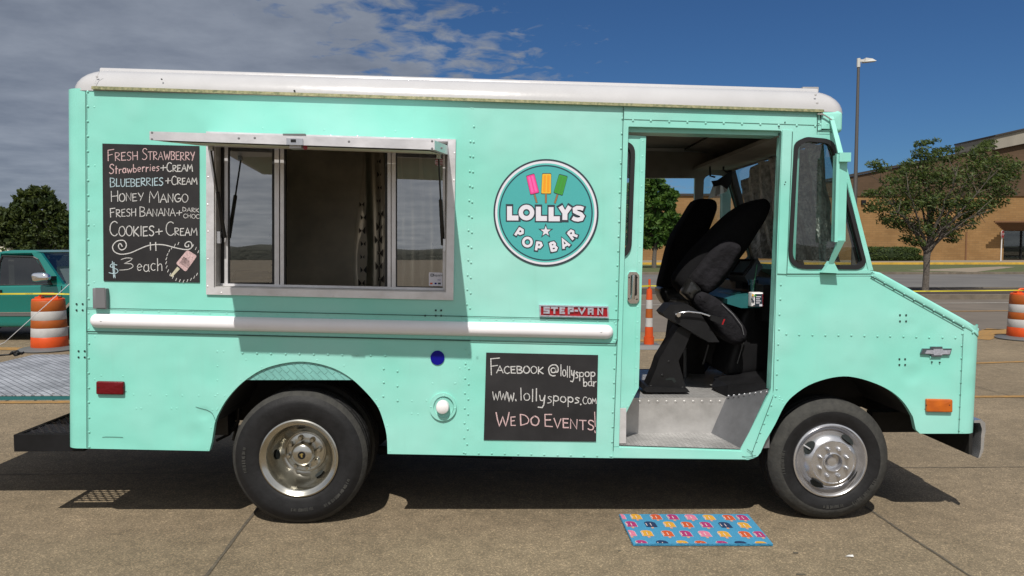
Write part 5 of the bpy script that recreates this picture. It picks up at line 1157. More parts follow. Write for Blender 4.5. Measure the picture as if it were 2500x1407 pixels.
write(bm, 'WE', 1211, 1040, 1259, 1040, 22, w=3.2, mi=1, first=1.5); write(bm, 'DO', 1270, 1039, 1316, 1040, 22, w=3.2, mi=1, first=1.2); write(bm, 'EVENTS', 1329, 1042, 1450, 1051, 23, w=3.2, mi=1, first=1.35); write(bm, '!', 1448, 1055, 1456, 1055, 50, w=2.6, mi=1)
obj('writing_line', bm, ['chalk', 'chalk_pink'], ib, recalc=False)

# serving window: aluminium frame, tracks, sliding panes, steel galley behind
OUT = [(505, 322), (1113, 341), (1107, 733), (505, 719)]
bm = BM(); prism(bm, [to_xz(OUT, 0), to_xz(WIN_IN[::-1], 0)], -.012, .0)
for a, b, n in (((516, 727 - 10), (1098, 727), 14),): rivrow(bm, 540, 716, 1085, 727, 9, 2.6, -.012)
rivrow(bm, 507, 433, 507, 700, 5, 2.6, -.012); rivrow(bm, 1110, 375, 1103, 705, 6, 2.6, -.012); rivrow(bm, 807, 332, 1072, 341, 5, 2.6, -.012); wf_ = obj('serving_window', bm, 'alu', T, smooth=25)
bm = BM(); wi = WIN_IN; sh = [(527, 333), (1091, 351), (1086, 711), (527, 699)]; prism(bm, [to_xz(wi, 0), to_xz(sh[::-1], 0)], .0, .12); obj('window_jamb', bm, 'alu_dull', wf_)
SY = .085
def rect(bm, x0, y0, x1, y1, a=.0, d=.02, y=SY, sl=.0, mi=0): plate(bm, [(x0, y0), (x1, y0 + sl * (x1 - x0)), (x1, y1 + sl * (x1 - x0)), (x0, y1)], y0=y - a, y1=y + d, mi=mi)
bm = BM(); sl = .0205
for (x0, x1, yt, yb) in ((548, 556, 340, 702), (670, 681, 340, 702), (684, 693, 340, 702), (946, 954, 350, 706), (956, 966, 350, 708), (1081, 1087, 356, 708)): rect(bm, x0, yt, x1, yb, .012, .02)
rect(bm, 527, 692, 1088, 698, .014, .02, sl=sl); rect(bm, 527, 700, 1088, 704, .022, .02, sl=sl); rect(bm, 548, 340, 1088, 348, .012, .02, sl=.03); tk = obj('window_track', bm, 'alu', wf_)
bm = BM()
for (x0, x1, yt, yb) in ((556, 560, 345, 694), (664, 670, 345, 694), (693, 697, 345, 694), (940, 946, 350, 700), (966, 969, 350, 704), (531, 536, 340, 700), (540, 548, 340, 700)): rect(bm, x0, yt, x1, yb, .006, .02)
rect(bm, 560, 690, 664, 693, .006, .02, sl=sl); rect(bm, 969, 699, 1081, 702, .006, .02, sl=sl); rect(bm, 527, 697.5, 1088, 700, .0, .02, sl=sl); obj('window_seal', bm, 'rubber', wf_)
for q in ((560, 345, 664, 690), (969, 352, 1081, 700)): bm = BM(); poly3(bm, [S(q[0], q[1], SY), S(q[2], q[1], SY), S(q[2], q[3] + .0, SY), S(q[0], q[3], SY)]); obj('window_pane', bm, 'glass', wf_, recalc=False)
bm = BM(); plate(bm, rounded([(1047, 665), (1080, 666), (1080, 699), (1047, 698)], 2, 2), y0=SY - .004, y1=SY - .002, mi=0)
plate(bm, rounded([(1051, 668.5), (1058.5, 668.5), (1058.5, 675.5), (1051, 675.5)], 1.5, 2), y0=SY - .0052, y1=SY - .0044, mi=1); plate(bm, rounded([(1052.7, 670), (1056.8, 670), (1056.8, 674), (1052.7, 674)], .8, 2), y0=SY - .0058, y1=SY - .0054, mi=0); plate(bm, [(1054, 671.2), (1055.6, 671.2), (1055.6, 672.8), (1054, 672.8)], y0=SY - .0064, y1=SY - .006, mi=1)
for x0, x1, mi in ((1050, 1056, 3), (1061, 1066, 4), (1069, 1076, 1)): plate(bm, [(x0, 690.5), (x1, 690.5), (x1, 694.5), (x0, 694.5)], y0=SY - .0052, y1=SY - .0044, mi=mi)
c = S(1069.5, 672.3, SY - .0052); add_text(bm, 'Square', 8.6 * 4.53 / F, c, (1, 0, 0), (0, 0, 1), 1); c = S(1072, 684, SY - .0052); add_text(bm, 'VISA', 4 * 4.53 / F, c, (1, 0, 0), (0, 0, 1), 4)
obj('payment_sticker', bm, ['logo_white', 'logo_dark', 'logo_dark', 'orange', 'blue_lens'], wf_, recalc=False)
bm = BM(); plate(bm, ell(1072, 396, 10.5, 10), y0=SY - .004, y1=SY - .002, mi=0)
for k in range(4): plate(bm, [(1063, 389.5 + k * 4), (1081, 389.5 + k * 4), (1081, 391.3 + k * 4), (1063, 391.3 + k * 4)], y0=SY - .0052, y1=SY - .0044, mi=1)
obj('round_sticker', bm, ['logo_white', 'badge_red'], wf_, recalc=False)
# hatch lid propped open over the window
HP = .78; bm = BM()
f0, f1 = S(365, 321, -HP), S(1061, 343, -HP); g0, g1 = S(365, 342, -HP), S(1061, 366, -HP); h0, h1 = S(507, 336, -.012), S(1094, 356, -.012); k0, k1 = S(507, 358, -.012), S(1094, 378, -.012)
hexa(bm, [g0, g1, k1, k0, f0, f1, h1, h0]); hatch = obj('hatch_lid', bm, 'alu', T)
bm = BM(); dn = Vector((0, 0, -.0025)); e_ = .03
poly3(bm, [g0 + Vector((e_, e_, 0)) + dn, g1 + Vector((-e_, e_, 0)) + dn, k1 + Vector((-e_, -e_, 0)) + dn, k0 + Vector((e_, -e_, 0)) + dn]); obj('lid_lining', bm, 'siding', hatch, recalc=False)
bm = BM()
for px, py in ((583, 338), (852, 346), (371, 324), (371, 340), (1055, 345), (1055, 363), (1078, 362), (622, 337)): dome(bm, S(px, py, -HP - .0005), .006)
pieces('lid_screw', bm, 'grey_box', hatch)
bm = BM(); plate(bm, [(700, 338), (740, 339), (740, 355), (700, 354)], y0=-HP - .006, y1=-HP, ref=-HP); lt_ = obj('hatch_latch', bm, 'steel', hatch)
bm = BM(); plate(bm, [(711, 341), (723, 341), (723, 348), (711, 348)], y0=-HP - .010, y1=-HP - .004, ref=-HP); obj('latch_slot', bm, 'black', lt_)
bm = BM(); q = S(708, 357, -HP + .02); q2 = S(742, 363, -HP + .06); box(bm, q.x, q2.x, -HP + .01, -HP + .07, q2.z - .005, q.z + .02); obj('latch_case', bm, 'alu_dull', lt_)
bm = BM(); c = S(746, 361, -HP + .03); disc(bm, (c.x, c.z), .011, -HP + .02, -HP + .026); obj('red_tag', bm, 'badge_red', lt_)
bm = BM(); A, B = S(694, 330, -.0), S(748, 332, -.0); box(bm, A.x, B.x, -.03, -.012, A.z - .006, A.z + .004); box(bm, h0.x, h1.x, -.022, -.008, (h0.z + h1.z) / 2 - .0, (h0.z + h1.z) / 2 + .001)
obj('hatch_hinge', bm, 'grey_trim', hatch)
for (a, b, ya, yb) in (((515, 366), (549, 580), -.16, .05), ((1071, 386), (1081, 598), -.14, .05)):
    A, B = S(*a, ya), S(*b, yb); m_ = A.lerp(B, .47); bm = BM(); tube(bm, [A, m_], .0055, 8); tube(bm, [m_, B], .0115, 10); gs = obj('gas_strut', bm, 'rubber', hatch, smooth=50)
    bm = BM(); q = S(b[0] - 13 if b[0] < 800 else b[0] + 6, b[1], .03); box(bm, q.x - .011, q.x + .011, .01, .03, q.z - .035, q.z + .035); box(bm, A.x - .012, A.x + .012, ya - .01, ya + .02, A.z - .005, A.z + .03); obj('strut_bracket', bm, 'steel', gs)
# interior box
xi0, xi1 = S(193, 600).x + .03, S(1521, 600).x; ZF = .729; ZC = 2.545
bm = BM(); box(bm, xi0, xi1 - .05, W - .10, W - .08, ZF, ZC); pw = obj('galley_wall', bm, 'galley', T)
bm = BM()                                                        # quilted sheet: flat dark bow ties paint the reflections at its tucks
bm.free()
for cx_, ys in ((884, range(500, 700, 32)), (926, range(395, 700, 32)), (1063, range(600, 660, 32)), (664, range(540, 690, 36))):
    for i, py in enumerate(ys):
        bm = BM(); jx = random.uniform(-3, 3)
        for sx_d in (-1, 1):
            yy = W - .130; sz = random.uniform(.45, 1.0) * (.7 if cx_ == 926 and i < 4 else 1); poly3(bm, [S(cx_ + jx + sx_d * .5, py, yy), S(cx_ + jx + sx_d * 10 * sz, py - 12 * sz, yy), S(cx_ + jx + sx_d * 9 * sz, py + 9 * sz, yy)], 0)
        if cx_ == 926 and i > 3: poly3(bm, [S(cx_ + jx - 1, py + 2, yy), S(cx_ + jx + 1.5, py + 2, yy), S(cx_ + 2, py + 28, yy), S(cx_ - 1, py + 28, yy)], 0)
        obj('tuck_reflection', bm, 'tuck', pw, recalc=False)
bm = BM(); q0, q1 = S(872, 380, W - .115), S(1100, 720, W - .115); gv = {}
for i in range(41):
    for k in range(13):
        x_ = q0.x + (q1.x - q0.x) * i / 40; z_ = ZF + .02 + (ZC - ZF - .04) * k / 12; w_ = (z_ - ZF) / (ZC - ZF)
        gv[i, k] = bm.verts.new((x_ + .05 * math.sin(z_ * 3.1) * (i < 3), W - .108 + .010 * math.sin(i * .75 + .6 * math.sin(z_ * 2.6)) + .006 * noise.noise(Vector((x_ * 5, z_ * 4, 0))), z_))
for i in range(40):
    for k in range(12): face(bm, [gv[i, k], gv[i + 1, k], gv[i + 1, k + 1], gv[i, k + 1]])
obj('steel_sheet', bm, 'sheet_steel', pw, smooth=80, recalc=False)
bm = BM(); box(bm, xi0, 2.02, .036, W - .036, ZC, ZC + .02); box(bm, xi0, xi1, .64, W - .64, ZF - .03, ZF); obj('ceiling', bm, 'inner', T)
bm = BM(); box(bm, xi1 - .04, xi1 - .01, .14, W - .04, ZF, ZC); obj('light_stop_bulkhead', bm, 'inner', T)  # unseen partition added to keep cab light out of the galley
bm = BM(); box(bm, xi0 + .05, xi1 - .2, .30, .75, .86, .89); box(bm, xi0 + .05, xi0 + .4, .9, 1.9, ZF, 1.5); pieces('galley_counter', bm, 'galley', T)
bm = BM(); pillow(bm, rounded([(S(560, 660, .5).x, S(560, 692, .5).z), (S(660, 660, .5).x, S(560, 692, .5).z), (S(640, 664, .5).x, S(560, 664, .5).z), (S(566, 664, .5).x, S(560, 660, .5).z)], .03, 3), .5, .7, .04); obj('galley_tray', bm, 'black', T, smooth=50)

# sliding door leaf, handle, its window
DY = .045
LEAF = [(1440, 324), (1577, 333), (1559, 947), (1512, 1042), (1440, 1040)]
DWIN = rounded([(1450, 350), (1541, 356), (1532, 618), (1450, 618)], [20, 26, 30, 20], 6)
DWIN_O = rounded([(1446, 342), (1552, 346), (1541, 632), (1446, 632)], [20, 32, 40, 20], 6)
bm = BM(); plate(bm, LEAF, [DWIN[::-1]], DY, DY + .035); plate(bm, [(1563, 334), (1577, 334), (1559, 947), (1547, 970), (1549, 930)], y0=DY - .004, y1=DY, ref=DY); rivrow(bm, 1570, 345, 1552, 935, 17, y=DY - .004); rivrow(bm, 1546, 965, 1519, 1020, 3, y=DY)
dr_ = obj('sliding_door', bm, 'mint', T, smooth=25)
bm = BM(); plate(bm, DWIN_O, [DWIN[::-1]], DY - .012, DY + .01); obj('door_gasket', bm, 'rubber', dr_)
bm = BM(); poly3(bm, [S(*p, DY + .015) for p in ((1446, 342), (1552, 342), (1552, 632), (1446, 632))]); obj('door_glass', bm, 'glass_dark', dr_, recalc=False)
bm = BM(); plate(bm, rounded([(1536, 664), (1553, 664), (1560, 672), (1560, 733), (1554, 741), (1537, 741), (1531, 733), (1532, 672)], 2, 2), y0=DY - .014, y1=DY, ref=DY); hn = obj('door_handle', bm, 'chrome', dr_, smooth=30)
bm = BM(); plate(bm, rounded([(1539, 671), (1554, 671), (1554, 722), (1538, 722)], 4, 3), y0=DY - .0155, y1=DY - .01, ref=DY); obj('handle_recess', bm, 'black', hn)
bm = BM(); tube(bm, [S(1547, 672, DY - .024), S(1546, 715, DY - .026), S(1544, 730, DY - .02)], [.011, .011, .013], 10); obj('handle_lever', bm, 'chrome', hn, smooth=50)
bm = BM()
for p in ((1536, 678), (1555, 678), (1535, 730), (1555, 731)): dome(bm, S(*p, DY - .014), .005)
obj('handle_screws', bm, 'black', hn)
bm = BM(); a, b = S(1534, 309), S(1909, 319)                      # header lintel and door track behind the skin
hexa(bm, [(a.x, .036, a.z - .027), (b.x, .036, b.z - .025), (b.x, .036, b.z + .1), (a.x, .036, a.z + .1), (a.x, .17, a.z - .027), (b.x, .17, b.z - .025), (b.x, .17, b.z + .1), (a.x, .17, a.z + .1)]); obj('door_lintel', bm, 'mint', T)
bm = BM(); pl = [(1909, 318), (1960, 320), (1935, 950), (1882, 953)]; plate(bm, pl, y0=.036, y1=.075, ref=0); obj('door_post', bm, 'mint', T)

# quarter windows: gasket and glass, both sides
for yy, s in ((0, 1), (W, -1)):
    QO = rounded([(1967, 335), (2036, 341), (2114, 642), (2098, 658), (1922, 657), (1938, 348)], [8, 28, 32, 36, 46, 32], 7)
    QI = rounded([(1971, 346), (2028, 351), (2104, 639), (2091, 648), (1932, 647), (1947, 358)], [8, 22, 26, 28, 36, 24], 7)
    bm = BM(); prism(bm, [to_xz(QO, 0), to_xz(QI[::-1], 0)], yy - s * .012, yy + s * .022); qg = obj('quarter_window', bm, 'rubber', T, smooth=40)
    bm = BM(); z_ = [S(*p, 0) for p in ((1936, 340), (2034, 340), (2112, 655), (1926, 655))]; poly3(bm, [(p.x, yy + s * .016, p.z) for p in z_]); obj('quarter_glass', bm, 'glass_dark', qg, recalc=False)
# windscreen, pillars, cowl
wt, wb = S(2044, 331), S(2126, 661)
bm = BM(); poly3(bm, [(wt.x, .05, wt.z), (wt.x, W - .05, wt.z), (wb.x, W - .05, wb.z), (wb.x, .05, wb.z)]); wsn = obj('windscreen', bm, 'glass_dark', T, recalc=False)
bm = BM()
for y0, y1 in ((.036, .10), (W / 2 - .03, W / 2 + .03), (W - .10, W - .036)): hexa(bm, [(wt.x - .03, y0, wt.z), (wt.x + .01, y0, wt.z), (wt.x + .01, y1, wt.z), (wt.x - .03, y1, wt.z), (wb.x - .03, y0, wb.z), (wb.x + .01, y0, wb.z), (wb.x + .01, y1, wb.z), (wb.x - .03, y1, wb.z)])
pieces('windscreen_pillar', bm, 'rubber', wsn)
bm = BM(); box(bm, wt.x - .34, wt.x + .0, .036, W - .036, wt.z - .005, wt.z + .02)
hexa(bm, [(wt.x - .42, .04, ZC - .02), (wt.x, .04, ZC - .02), (wt.x, W - .04, ZC - .02), (wt.x - .42, W - .04, ZC - .02), (wt.x - .40, .04, ZC), (wt.x, .04, ZC), (wt.x, W - .04, ZC), (wt.x - .40, W - .04, ZC)])
# curved headliner panel over the windscreen
pv = None
for k in range(9):
    a = R(90) * k / 8; x_ = wt.x - .40 + .38 * math.sin(a); z_ = wt.z - .02 + (ZC - wt.z) * math.cos(a); v = (bm.verts.new((x_, .04, z_)), bm.verts.new((x_, W - .04, z_)))
    if pv: face(bm, [pv[0], pv[1], v[1], v[0]])
    pv = v
obj('cab_headliner', bm, 'inner', T, smooth=40)
bm = BM(); nx_, ny_ = 26, 22; gv = {}                             # folded silver shade leaning behind the glass
for i in range(nx_ + 1):
    for j in range(ny_ + 1):
        u_, v_ = i / nx_, j / ny_; y = .12 + (W - .62) * u_ + .05 * math.sin(v_ * 3); p = Vector((wt.x + (wb.x - wt.x) * v_ - .05 - .10 * v_ + .022 * (1 if i % 4 < 2 else -1) + .018 * noise.noise(Vector((u_ * 6, v_ * 5, 1))) * 1.5, y, wt.z - .03 + (wb.z - wt.z + .08) * v_))
        if i > nx_ - 5 and j < 3: p.z -= .02 * (i - nx_ + 5)
        gv[i, j] = bm.verts.new(p)
for i in range(nx_):
    for j in range(ny_): face(bm, [gv[i, j], gv[i + 1, j], gv[i + 1, j + 1], gv[i, j + 1]])
obj('sun_shade', bm, 'shade', loc=(wt.x, .5, wb.z), label='crumpled silver sunshade standing behind the van windscreen', cat='sunshade', recalc=False)

# mirror on its arms, near side and far side
def mirror(y, s, lit):
    bm = BM(); A, B = S(2027, 290, 0), S(2029, 384, 0)
    q = lambda p, w, yo: [(p.x - w, yo, p.z), (p.x + w, yo, p.z)]
    hexa(bm, [(A.x - .010, y, A.z + .01), (A.x + .014, y, A.z + .01), (A.x + .014, y - s * .012, A.z + .01), (A.x - .010, y - s * .012, A.z + .01), (B.x - .006, y - s * .10, B.z), (B.x + .024, y - s * .10, B.z), (B.x + .024, y - s * .112, B.z), (B.x - .006, y - s * .112, B.z)])
    for p in ((2031, 294), (2031, 313)): c = S(*p, 0); dome(bm, (c.x, y - s * .02, c.z), .008) if s > 0 else None
    C_, D_ = S(2033, 588, 0), S(2020, 645, 0)
    hexa(bm, [(C_.x - .022, y - s * .10, C_.z), (C_.x + .022, y - s * .10, C_.z), (C_.x + .022, y - s * .115, C_.z), (C_.x - .022, y - s * .115, C_.z), (D_.x - .012, y - s * .035, D_.z), (D_.x + .012, y - s * .035, D_.z), (D_.x + .012, y - s * .05, D_.z), (D_.x - .012, y - s * .05, D_.z)])
    tri = [S(*p, 0) for p in ((2019, 638), (2026, 638), (2041, 667), (2000, 665))]
    ab = bm; bm = BM(); m0, m1 = S(2023, 384, 0), S(2048, 590, 0)
    hexa(bm, [(m0.x, y - s * .105, m1.z), (m1.x, y - s * .085, m1.z), (m1.x, y - s * .06, m1.z), (m0.x, y - s * .06, m1.z), (m0.x, y - s * .105, m0.z), (m1.x, y - s * .085, m0.z), (m1.x, y - s * .06, m0.z), (m0.x, y - s * .06, m0.z)])
    arm = obj('mirror', bm, 'mint', T); bm = BM()
    hexa(bm, [(m0.x - .004, y - s * .116, m1.z - .004), (m0.x + .014, y - s * .116, m1.z - .004), (m0.x + .014, y - s * .105, m1.z - .004), (m0.x - .004, y - s * .105, m1.z - .004), (m0.x - .004, y - s * .116, m0.z + .004), (m0.x + .014, y - s * .116, m0.z + .004), (m0.x + .014, y - s * .105, m0.z + .004), (m0.x - .004, y - s * .105, m0.z + .004)]); obj('mirror_lip', bm, 'mint', arm)
    bm = BM(); c = S(2028, 384, 0); box(bm, c.x - .004, m1.x + .002, y - s * .09 - .035, y - s * .09 + .02, m0.z - .04, m0.z + .012); obj('mirror_cap', bm, 'mint', arm)
    bm = BM(); prism(bm, [[(p.x, p.z) for p in tri]], y - s * .05, y); obj('mirror_bracket', bm, 'mint', arm); pieces('mirror_arm', ab, 'mint', arm)
mirror(0, 1, True); mirror(W, -1, False)

# step well, cab floor, kick panel
z_s = .499; YR = .27
a0, a1 = S(1508, 1088), S(1812, 1098); r0, r1 = S(1480, 973, YR), S(1773, 973, YR)
bm = BM(); c1 = S(1736, 1060, YR); p_ = [(a0.x - .03, .002, a0.z + .003), (a1.x, .002, a1.z + .003), (c1.x, YR, z_s), (a0.x - .03, YR, z_s)]; poly3(bm, p_); poly3(bm, [Vector(q) - Vector((0, 0, .03)) for q in reversed(p_)])
poly3(bm, [(r0.x, YR, ZF), (S(1773, 973, YR).x, YR, ZF), (S(1877, 949, .01).x + .01, .04, ZF), (S(1877, 949, .01).x + .04, .64, ZF), (2.3, .64, ZF), (2.3, 1.36, ZF), (xi1, 1.36, ZF), (xi1, YR, ZF)])
obj('cab_floor', bm, 'alu_plate', T, recalc=False)
bm = BM(); poly3(bm, [(a0.x - .03, YR, z_s), (c1.x, YR, z_s), (r1.x, YR, ZF), (a0.x - .03, YR, ZF)]); kp = S(1877, 949, .01); kb = S(1810, 1099, .004)
b2 = BM(); poly3(b2, [(c1.x, YR, z_s), (kb.x, .004, a1.z), (kp.x, .01, kp.z), (r1.x, YR, ZF + .0)]); poly3(b2, [(kb.x, .004, a1.z), (kp.x + .02, .036, a1.z), (kp.x + .02, .036, kp.z), (kp.x, .01, kp.z)])
poly3(bm, [(a0.x - .02, .03, z_s), (a0.x - .02, YR, z_s), (a0.x - .02, YR, ZF), (a0.x - .02, .03, ZF)])
for k in range(11): t_ = k / 10; dome(bm, (r0.x + .16 + (r1.x - r0.x - .2) * t_, YR - .001, ZF - .025), .010)
A_, B_2 = S(1779, 968, YR - .02), S(1872, 958, .02)
for k in range(8): c = A_.lerp(B_2, k / 7); dome(b2, (c.x, c.y - .006, c.z), .010)
obj('kick_panel', b2, 'kick', T, recalc=False)
obj('step_well', bm, 'alu_dull', T, recalc=False)
bm = BM(); q = S(1516, 1060, .02); box(bm, q.x - .012, q.x + .03, .012, .024, z_s + .004, z_s + .22); obj('step_bracket', bm, 'alu', T)
# far doorway sill
bm = BM(); box(bm, xi1, 2.3, 1.36, 1.40, .42, ZF); box(bm, FX - .8, FX, 1.36, W - .04, .42, .44); obj('step_sill', bm, 'black', T)
# engine box, dash and the things on it
def px_prism(bm, pts, yref, y0, y1, mi=0): prism(bm, [to_xz(pts, yref)], y0, y1, mi)
bm = BM(); e_top = [(1740, 921), (1800, 918), (1850, 908), (1880, 935)]
bq_ = [S(1737, 946, .52), S(1774, 970, YR + .03), S(1880, 952, .05), S(1882, 946, .62)]; tq_ = [S(1744, 921, .60), S(1778, 941, YR + .06), S(1880, 937, .08), S(1882, 900, .62)]
hexa(bm, bq_ + tq_); obj('engine_cover', bm, 'black', T)
bm = BM(); q_ = [(1777, 912), (1800, 930), (1884, 905), (1862, 752), (1818, 748)]; pillow(bm, to_xz(smooth_loop([(1772, 915), (1830, 916), (1890, 890), (1886, 750), (1818, 748), (1790, 830)], 3), .62), .60, 1.35, .05); obj('dash_column', bm, 'black', T, smooth=50)
bm = BM(); px_prism(bm, [(1716, 880), (1770, 905), (1830, 910), (1830, 760), (1735, 790)], .95, .95, 1.5); obj('heater_box', bm, 'under', T)
bm = BM(); px_prism(bm, [(1767, 728), (1800, 722), (1885, 714), (1888, 750), (1800, 750), (1767, 740)], .58, .50, 1.5); obj('dash_shelf', bm, 'teal_dash', T)
bm = BM(); px_prism(bm, [(1764, 738), (1779, 716), (1802, 712), (1802, 730), (1790, 742)], .75, .7, 1.0); obj('dash_ledge', bm, 'teal_dash', T)
bm = BM(); bz = [S(1774, 673, .95), S(1818, 677, .8), S(1850, 632, .95), S(1804, 633, 1.1)]; hexa(bm, bz + [p + Vector((.05, .03, -.06)) for p in bz]); cl_ = obj('instrument_cluster', bm, 'grey_trim', T)
bm = BM(); nrm_ = (bz[1] - bz[0]).cross(bz[3] - bz[0]).normalized(); nrm_ = -nrm_ if nrm_.y > 0 else nrm_
ff = lambda u_, v_: bz[0].lerp(bz[1], u_).lerp(bz[3].lerp(bz[2], u_), v_)
tube(bm, [ff(*p) + nrm_ * .006 for p in ((.16, .12), (.84, .12), (.92, .5), (.84, .88), (.16, .88), (.16, .12))], .012, 8); obj('cluster_bezel', bm, 'rubber', cl_)
bm = BM(); poly3(bm, [ff(*p) + nrm_ * .008 for p in ((.2, .18), (.8, .18), (.88, .5), (.8, .82), (.2, .82))]); obj('cluster_lens', bm, 'screen', cl_, recalc=False)
bm = BM(); q = S(1808, 696, .9); box(bm, q.x - .05, q.x + .05, .86, .95, q.z - .025, q.z + .025); box(bm, 1.75, 2.25, .45, 1.98, S(1840, 655, .6).z - .35, S(1850, 665, .6).z - .08); obj('dashboard', bm, 'black', T)
# seats: flipped-up front seat and the driver's seat behind it
def cushion(name, pts, y0, y1, r, m_, par, sub=3, ref=None):
    bm = BM(); pillow(bm, to_xz(smooth_loop(pts, sub), y0 + .35 * (y1 - y0) if ref is None else ref), y0, y1, r, 0, 4); return obj(name, bm, m_, par, smooth=60)
bm = BM(); ped = [(1576, 950), (1598, 900), (1606, 875), (1653, 797), (1690, 797), (1668, 850), (1653, 879), (1673, 953)]
prism(bm, [to_xz(ped, .44)], .40, .56); prism(bm, [to_xz([(1568, 950), (1576, 942), (1676, 948), (1682, 956), (1576, 956)], .40)], .37, .62)
prism(bm, [to_xz([(1611, 762), (1629, 742), (1672, 741), (1700, 760), (1748, 832), (1722, 832), (1663, 797), (1618, 771)], .44)], .36, .56)
for p in ((1590, 944), (1667, 948), (1633, 884), (1617, 917)): dome(bm, S(*p, .399), .010)
seat = obj('seat', bm, 'black', T); seat['label'] = 'folded jump seat on a black steel pedestal'
bm = BM(); plate(bm, [(1624, 926), (1634, 922), (1646, 923), (1651, 932), (1646, 936), (1640, 928), (1626, 929)], y0=.3985, y1=.402, ref=.40); obj('pedestal_slot', bm, 'hole', seat)
cushion('seat_back', [(1863, 487), (1874, 505), (1862, 538), (1842, 570), (1820, 606), (1794, 640), (1760, 690), (1729, 714), (1690, 730), (1664, 716), (1650, 690), (1657, 665), (1690, 618), (1725, 580), (1778, 528), (1814, 502), (1845, 489)], .50, .82, .07, 'fabric', seat)
cushion('seat_cover', [(1765, 589), (1790, 590), (1806, 604), (1798, 630), (1765, 676), (1730, 715), (1705, 704), (1682, 682), (1700, 655), (1735, 612)], .44, .60, .04, 'fabric2', seat)
cushion('seat_wing', [(1682, 680), (1700, 695), (1710, 709), (1696, 722), (1686, 735), (1670, 722), (1664, 715), (1672, 698)], .42, .56, .035, 'leather', seat)
cushion('seat_cushion', [(1692, 715), (1712, 712), (1740, 724), (1762, 740), (1790, 766), (1812, 795), (1818, 815), (1814, 832), (1795, 840), (1770, 832), (1740, 800), (1712, 770), (1690, 740)], .40, .68, .06, 'fabric2', seat)
bm = BM(); tube(bm, [S(1762, 742, .41), S(1790, 768, .395), S(1811, 796, .39), S(1816, 818, .40)], .003, 6); obj('cushion_piping', bm, 'grey_box', seat)
bm = BM(); tube(bm, [S(1649, 768, .34), S(1660, 764, .335), S(1680, 761, .33), S(1710, 764, .33), S(1735, 772, .33)], .0055, 8); c = S(1656, 769, .34); disc(bm, (c.x, c.z), .014, .33, .36); bl_ = obj('seat_belt', bm, 'chrome', seat, smooth=50)
bm = BM(); plate(bm, rounded([(1736, 769), (1770, 779), (1764, 793), (1734, 782)], 2, 2), y0=.31, y1=.35, ref=.31); obj('belt_buckle', bm, 'black', bl_)
bm = BM(); plate(bm, [(1767.5, 779), (1770.5, 780), (1765, 793.5), (1762.5, 792.5)], y0=.305, y1=.34, ref=.305); obj('buckle_button', bm, 'badge_red', bl_)
bm = BM(); prism(bm, [to_xz([(1640, 900), (1660, 760), (1720, 760), (1720, 920)], 1.15)], 1.15, 1.5); seat2 = obj('seat', bm, 'under', T); seat2['label'] = 'upright driver seat in black cloth beyond the folded jump seat'
cushion('seat_back', [(1697, 491), (1720, 486), (1740, 490), (1746, 505), (1742, 524), (1730, 555), (1722, 578), (1712, 630), (1700, 680), (1680, 706), (1640, 708), (1615, 705), (1612, 692), (1622, 652), (1634, 603), (1646, 572), (1672, 530)], 1.12, 1.44, .07, 'fabric', seat2)
cushion('seat_cushion', [(1608, 705), (1640, 700), (1760, 716), (1790, 726), (1790, 750), (1740, 756), (1640, 745), (1618, 738)], 1.12, 1.40, .05, 'leather', seat2)
cushion('armrest', [(1722, 577), (1735, 580), (1700, 650), (1668, 700), (1655, 690), (1690, 620)], .99, 1.08, .03, 'fabric', seat2)
bm = BM(); tube(bm, [S(1730, 842, .9), S(1716, 890, .9)], .006, 6); tube(bm, [S(1672, 850, 1.0), S(1673, 935, 1.0)], .012, 6); tube(bm, [S(1820, 820, .55), S(1800, 888, .55)], .004, 6); pieces('seat_lever', bm, 'grey_trim', seat2)
bm = BM(); tube(bm, [S(1790, 690, 1.3), S(1770, 760, 1.2)], .02, 8)
sc0 = S(1785, 690, 1.35); tube(bm, [sc0 + Vector((.17 * math.cos(a) * .5, .19 * math.sin(a), .17 * math.cos(a) * .8)) for a in [2 * math.pi * k / 20 for k in range(21)]], .014, 8); obj('steering_wheel', bm, 'black', T, smooth=50)
# sun visor with its hooks, far side
bm = BM(); prism(bm, [to_xz([(1738, 442), (1752, 440), (1788, 416), (1785, 448), (1776, 462), (1762, 452), (1744, 456)], 1.7)], 1.70, 1.72)
for pts in (((1733, 405), (1734, 430), (1746, 433)), ((1767, 387), (1766, 415), (1777, 421))): tube(bm, [S(*p, 1.69) for p in pts], .008, 6)
obj('sun_visor', bm, 'black', T)
bm = BM(); pv = None; pt = [((1742, 449), (1728, 487)), ((1750, 452), (1745, 480)), ((1758, 449), (1758, 474)), ((1766, 456), (1768, 471)), ((1777, 461), (1775, 467))]
for i, (a, b) in enumerate(pt):
    v = (bm.verts.new(S(*a, 1.80 + .02 * (i % 2))), bm.verts.new(S(*b, 1.80 + .02 * (i % 2))))
    if pv: face(bm, [pv[0], pv[1], v[1], v[0]])
    pv = v
obj('paper_bundle', bm, 'sign_white', loc=S(1750, 487, 1.8), label='creased white paper hanging by the far quarter window in the cab', cat='paper', recalc=False)
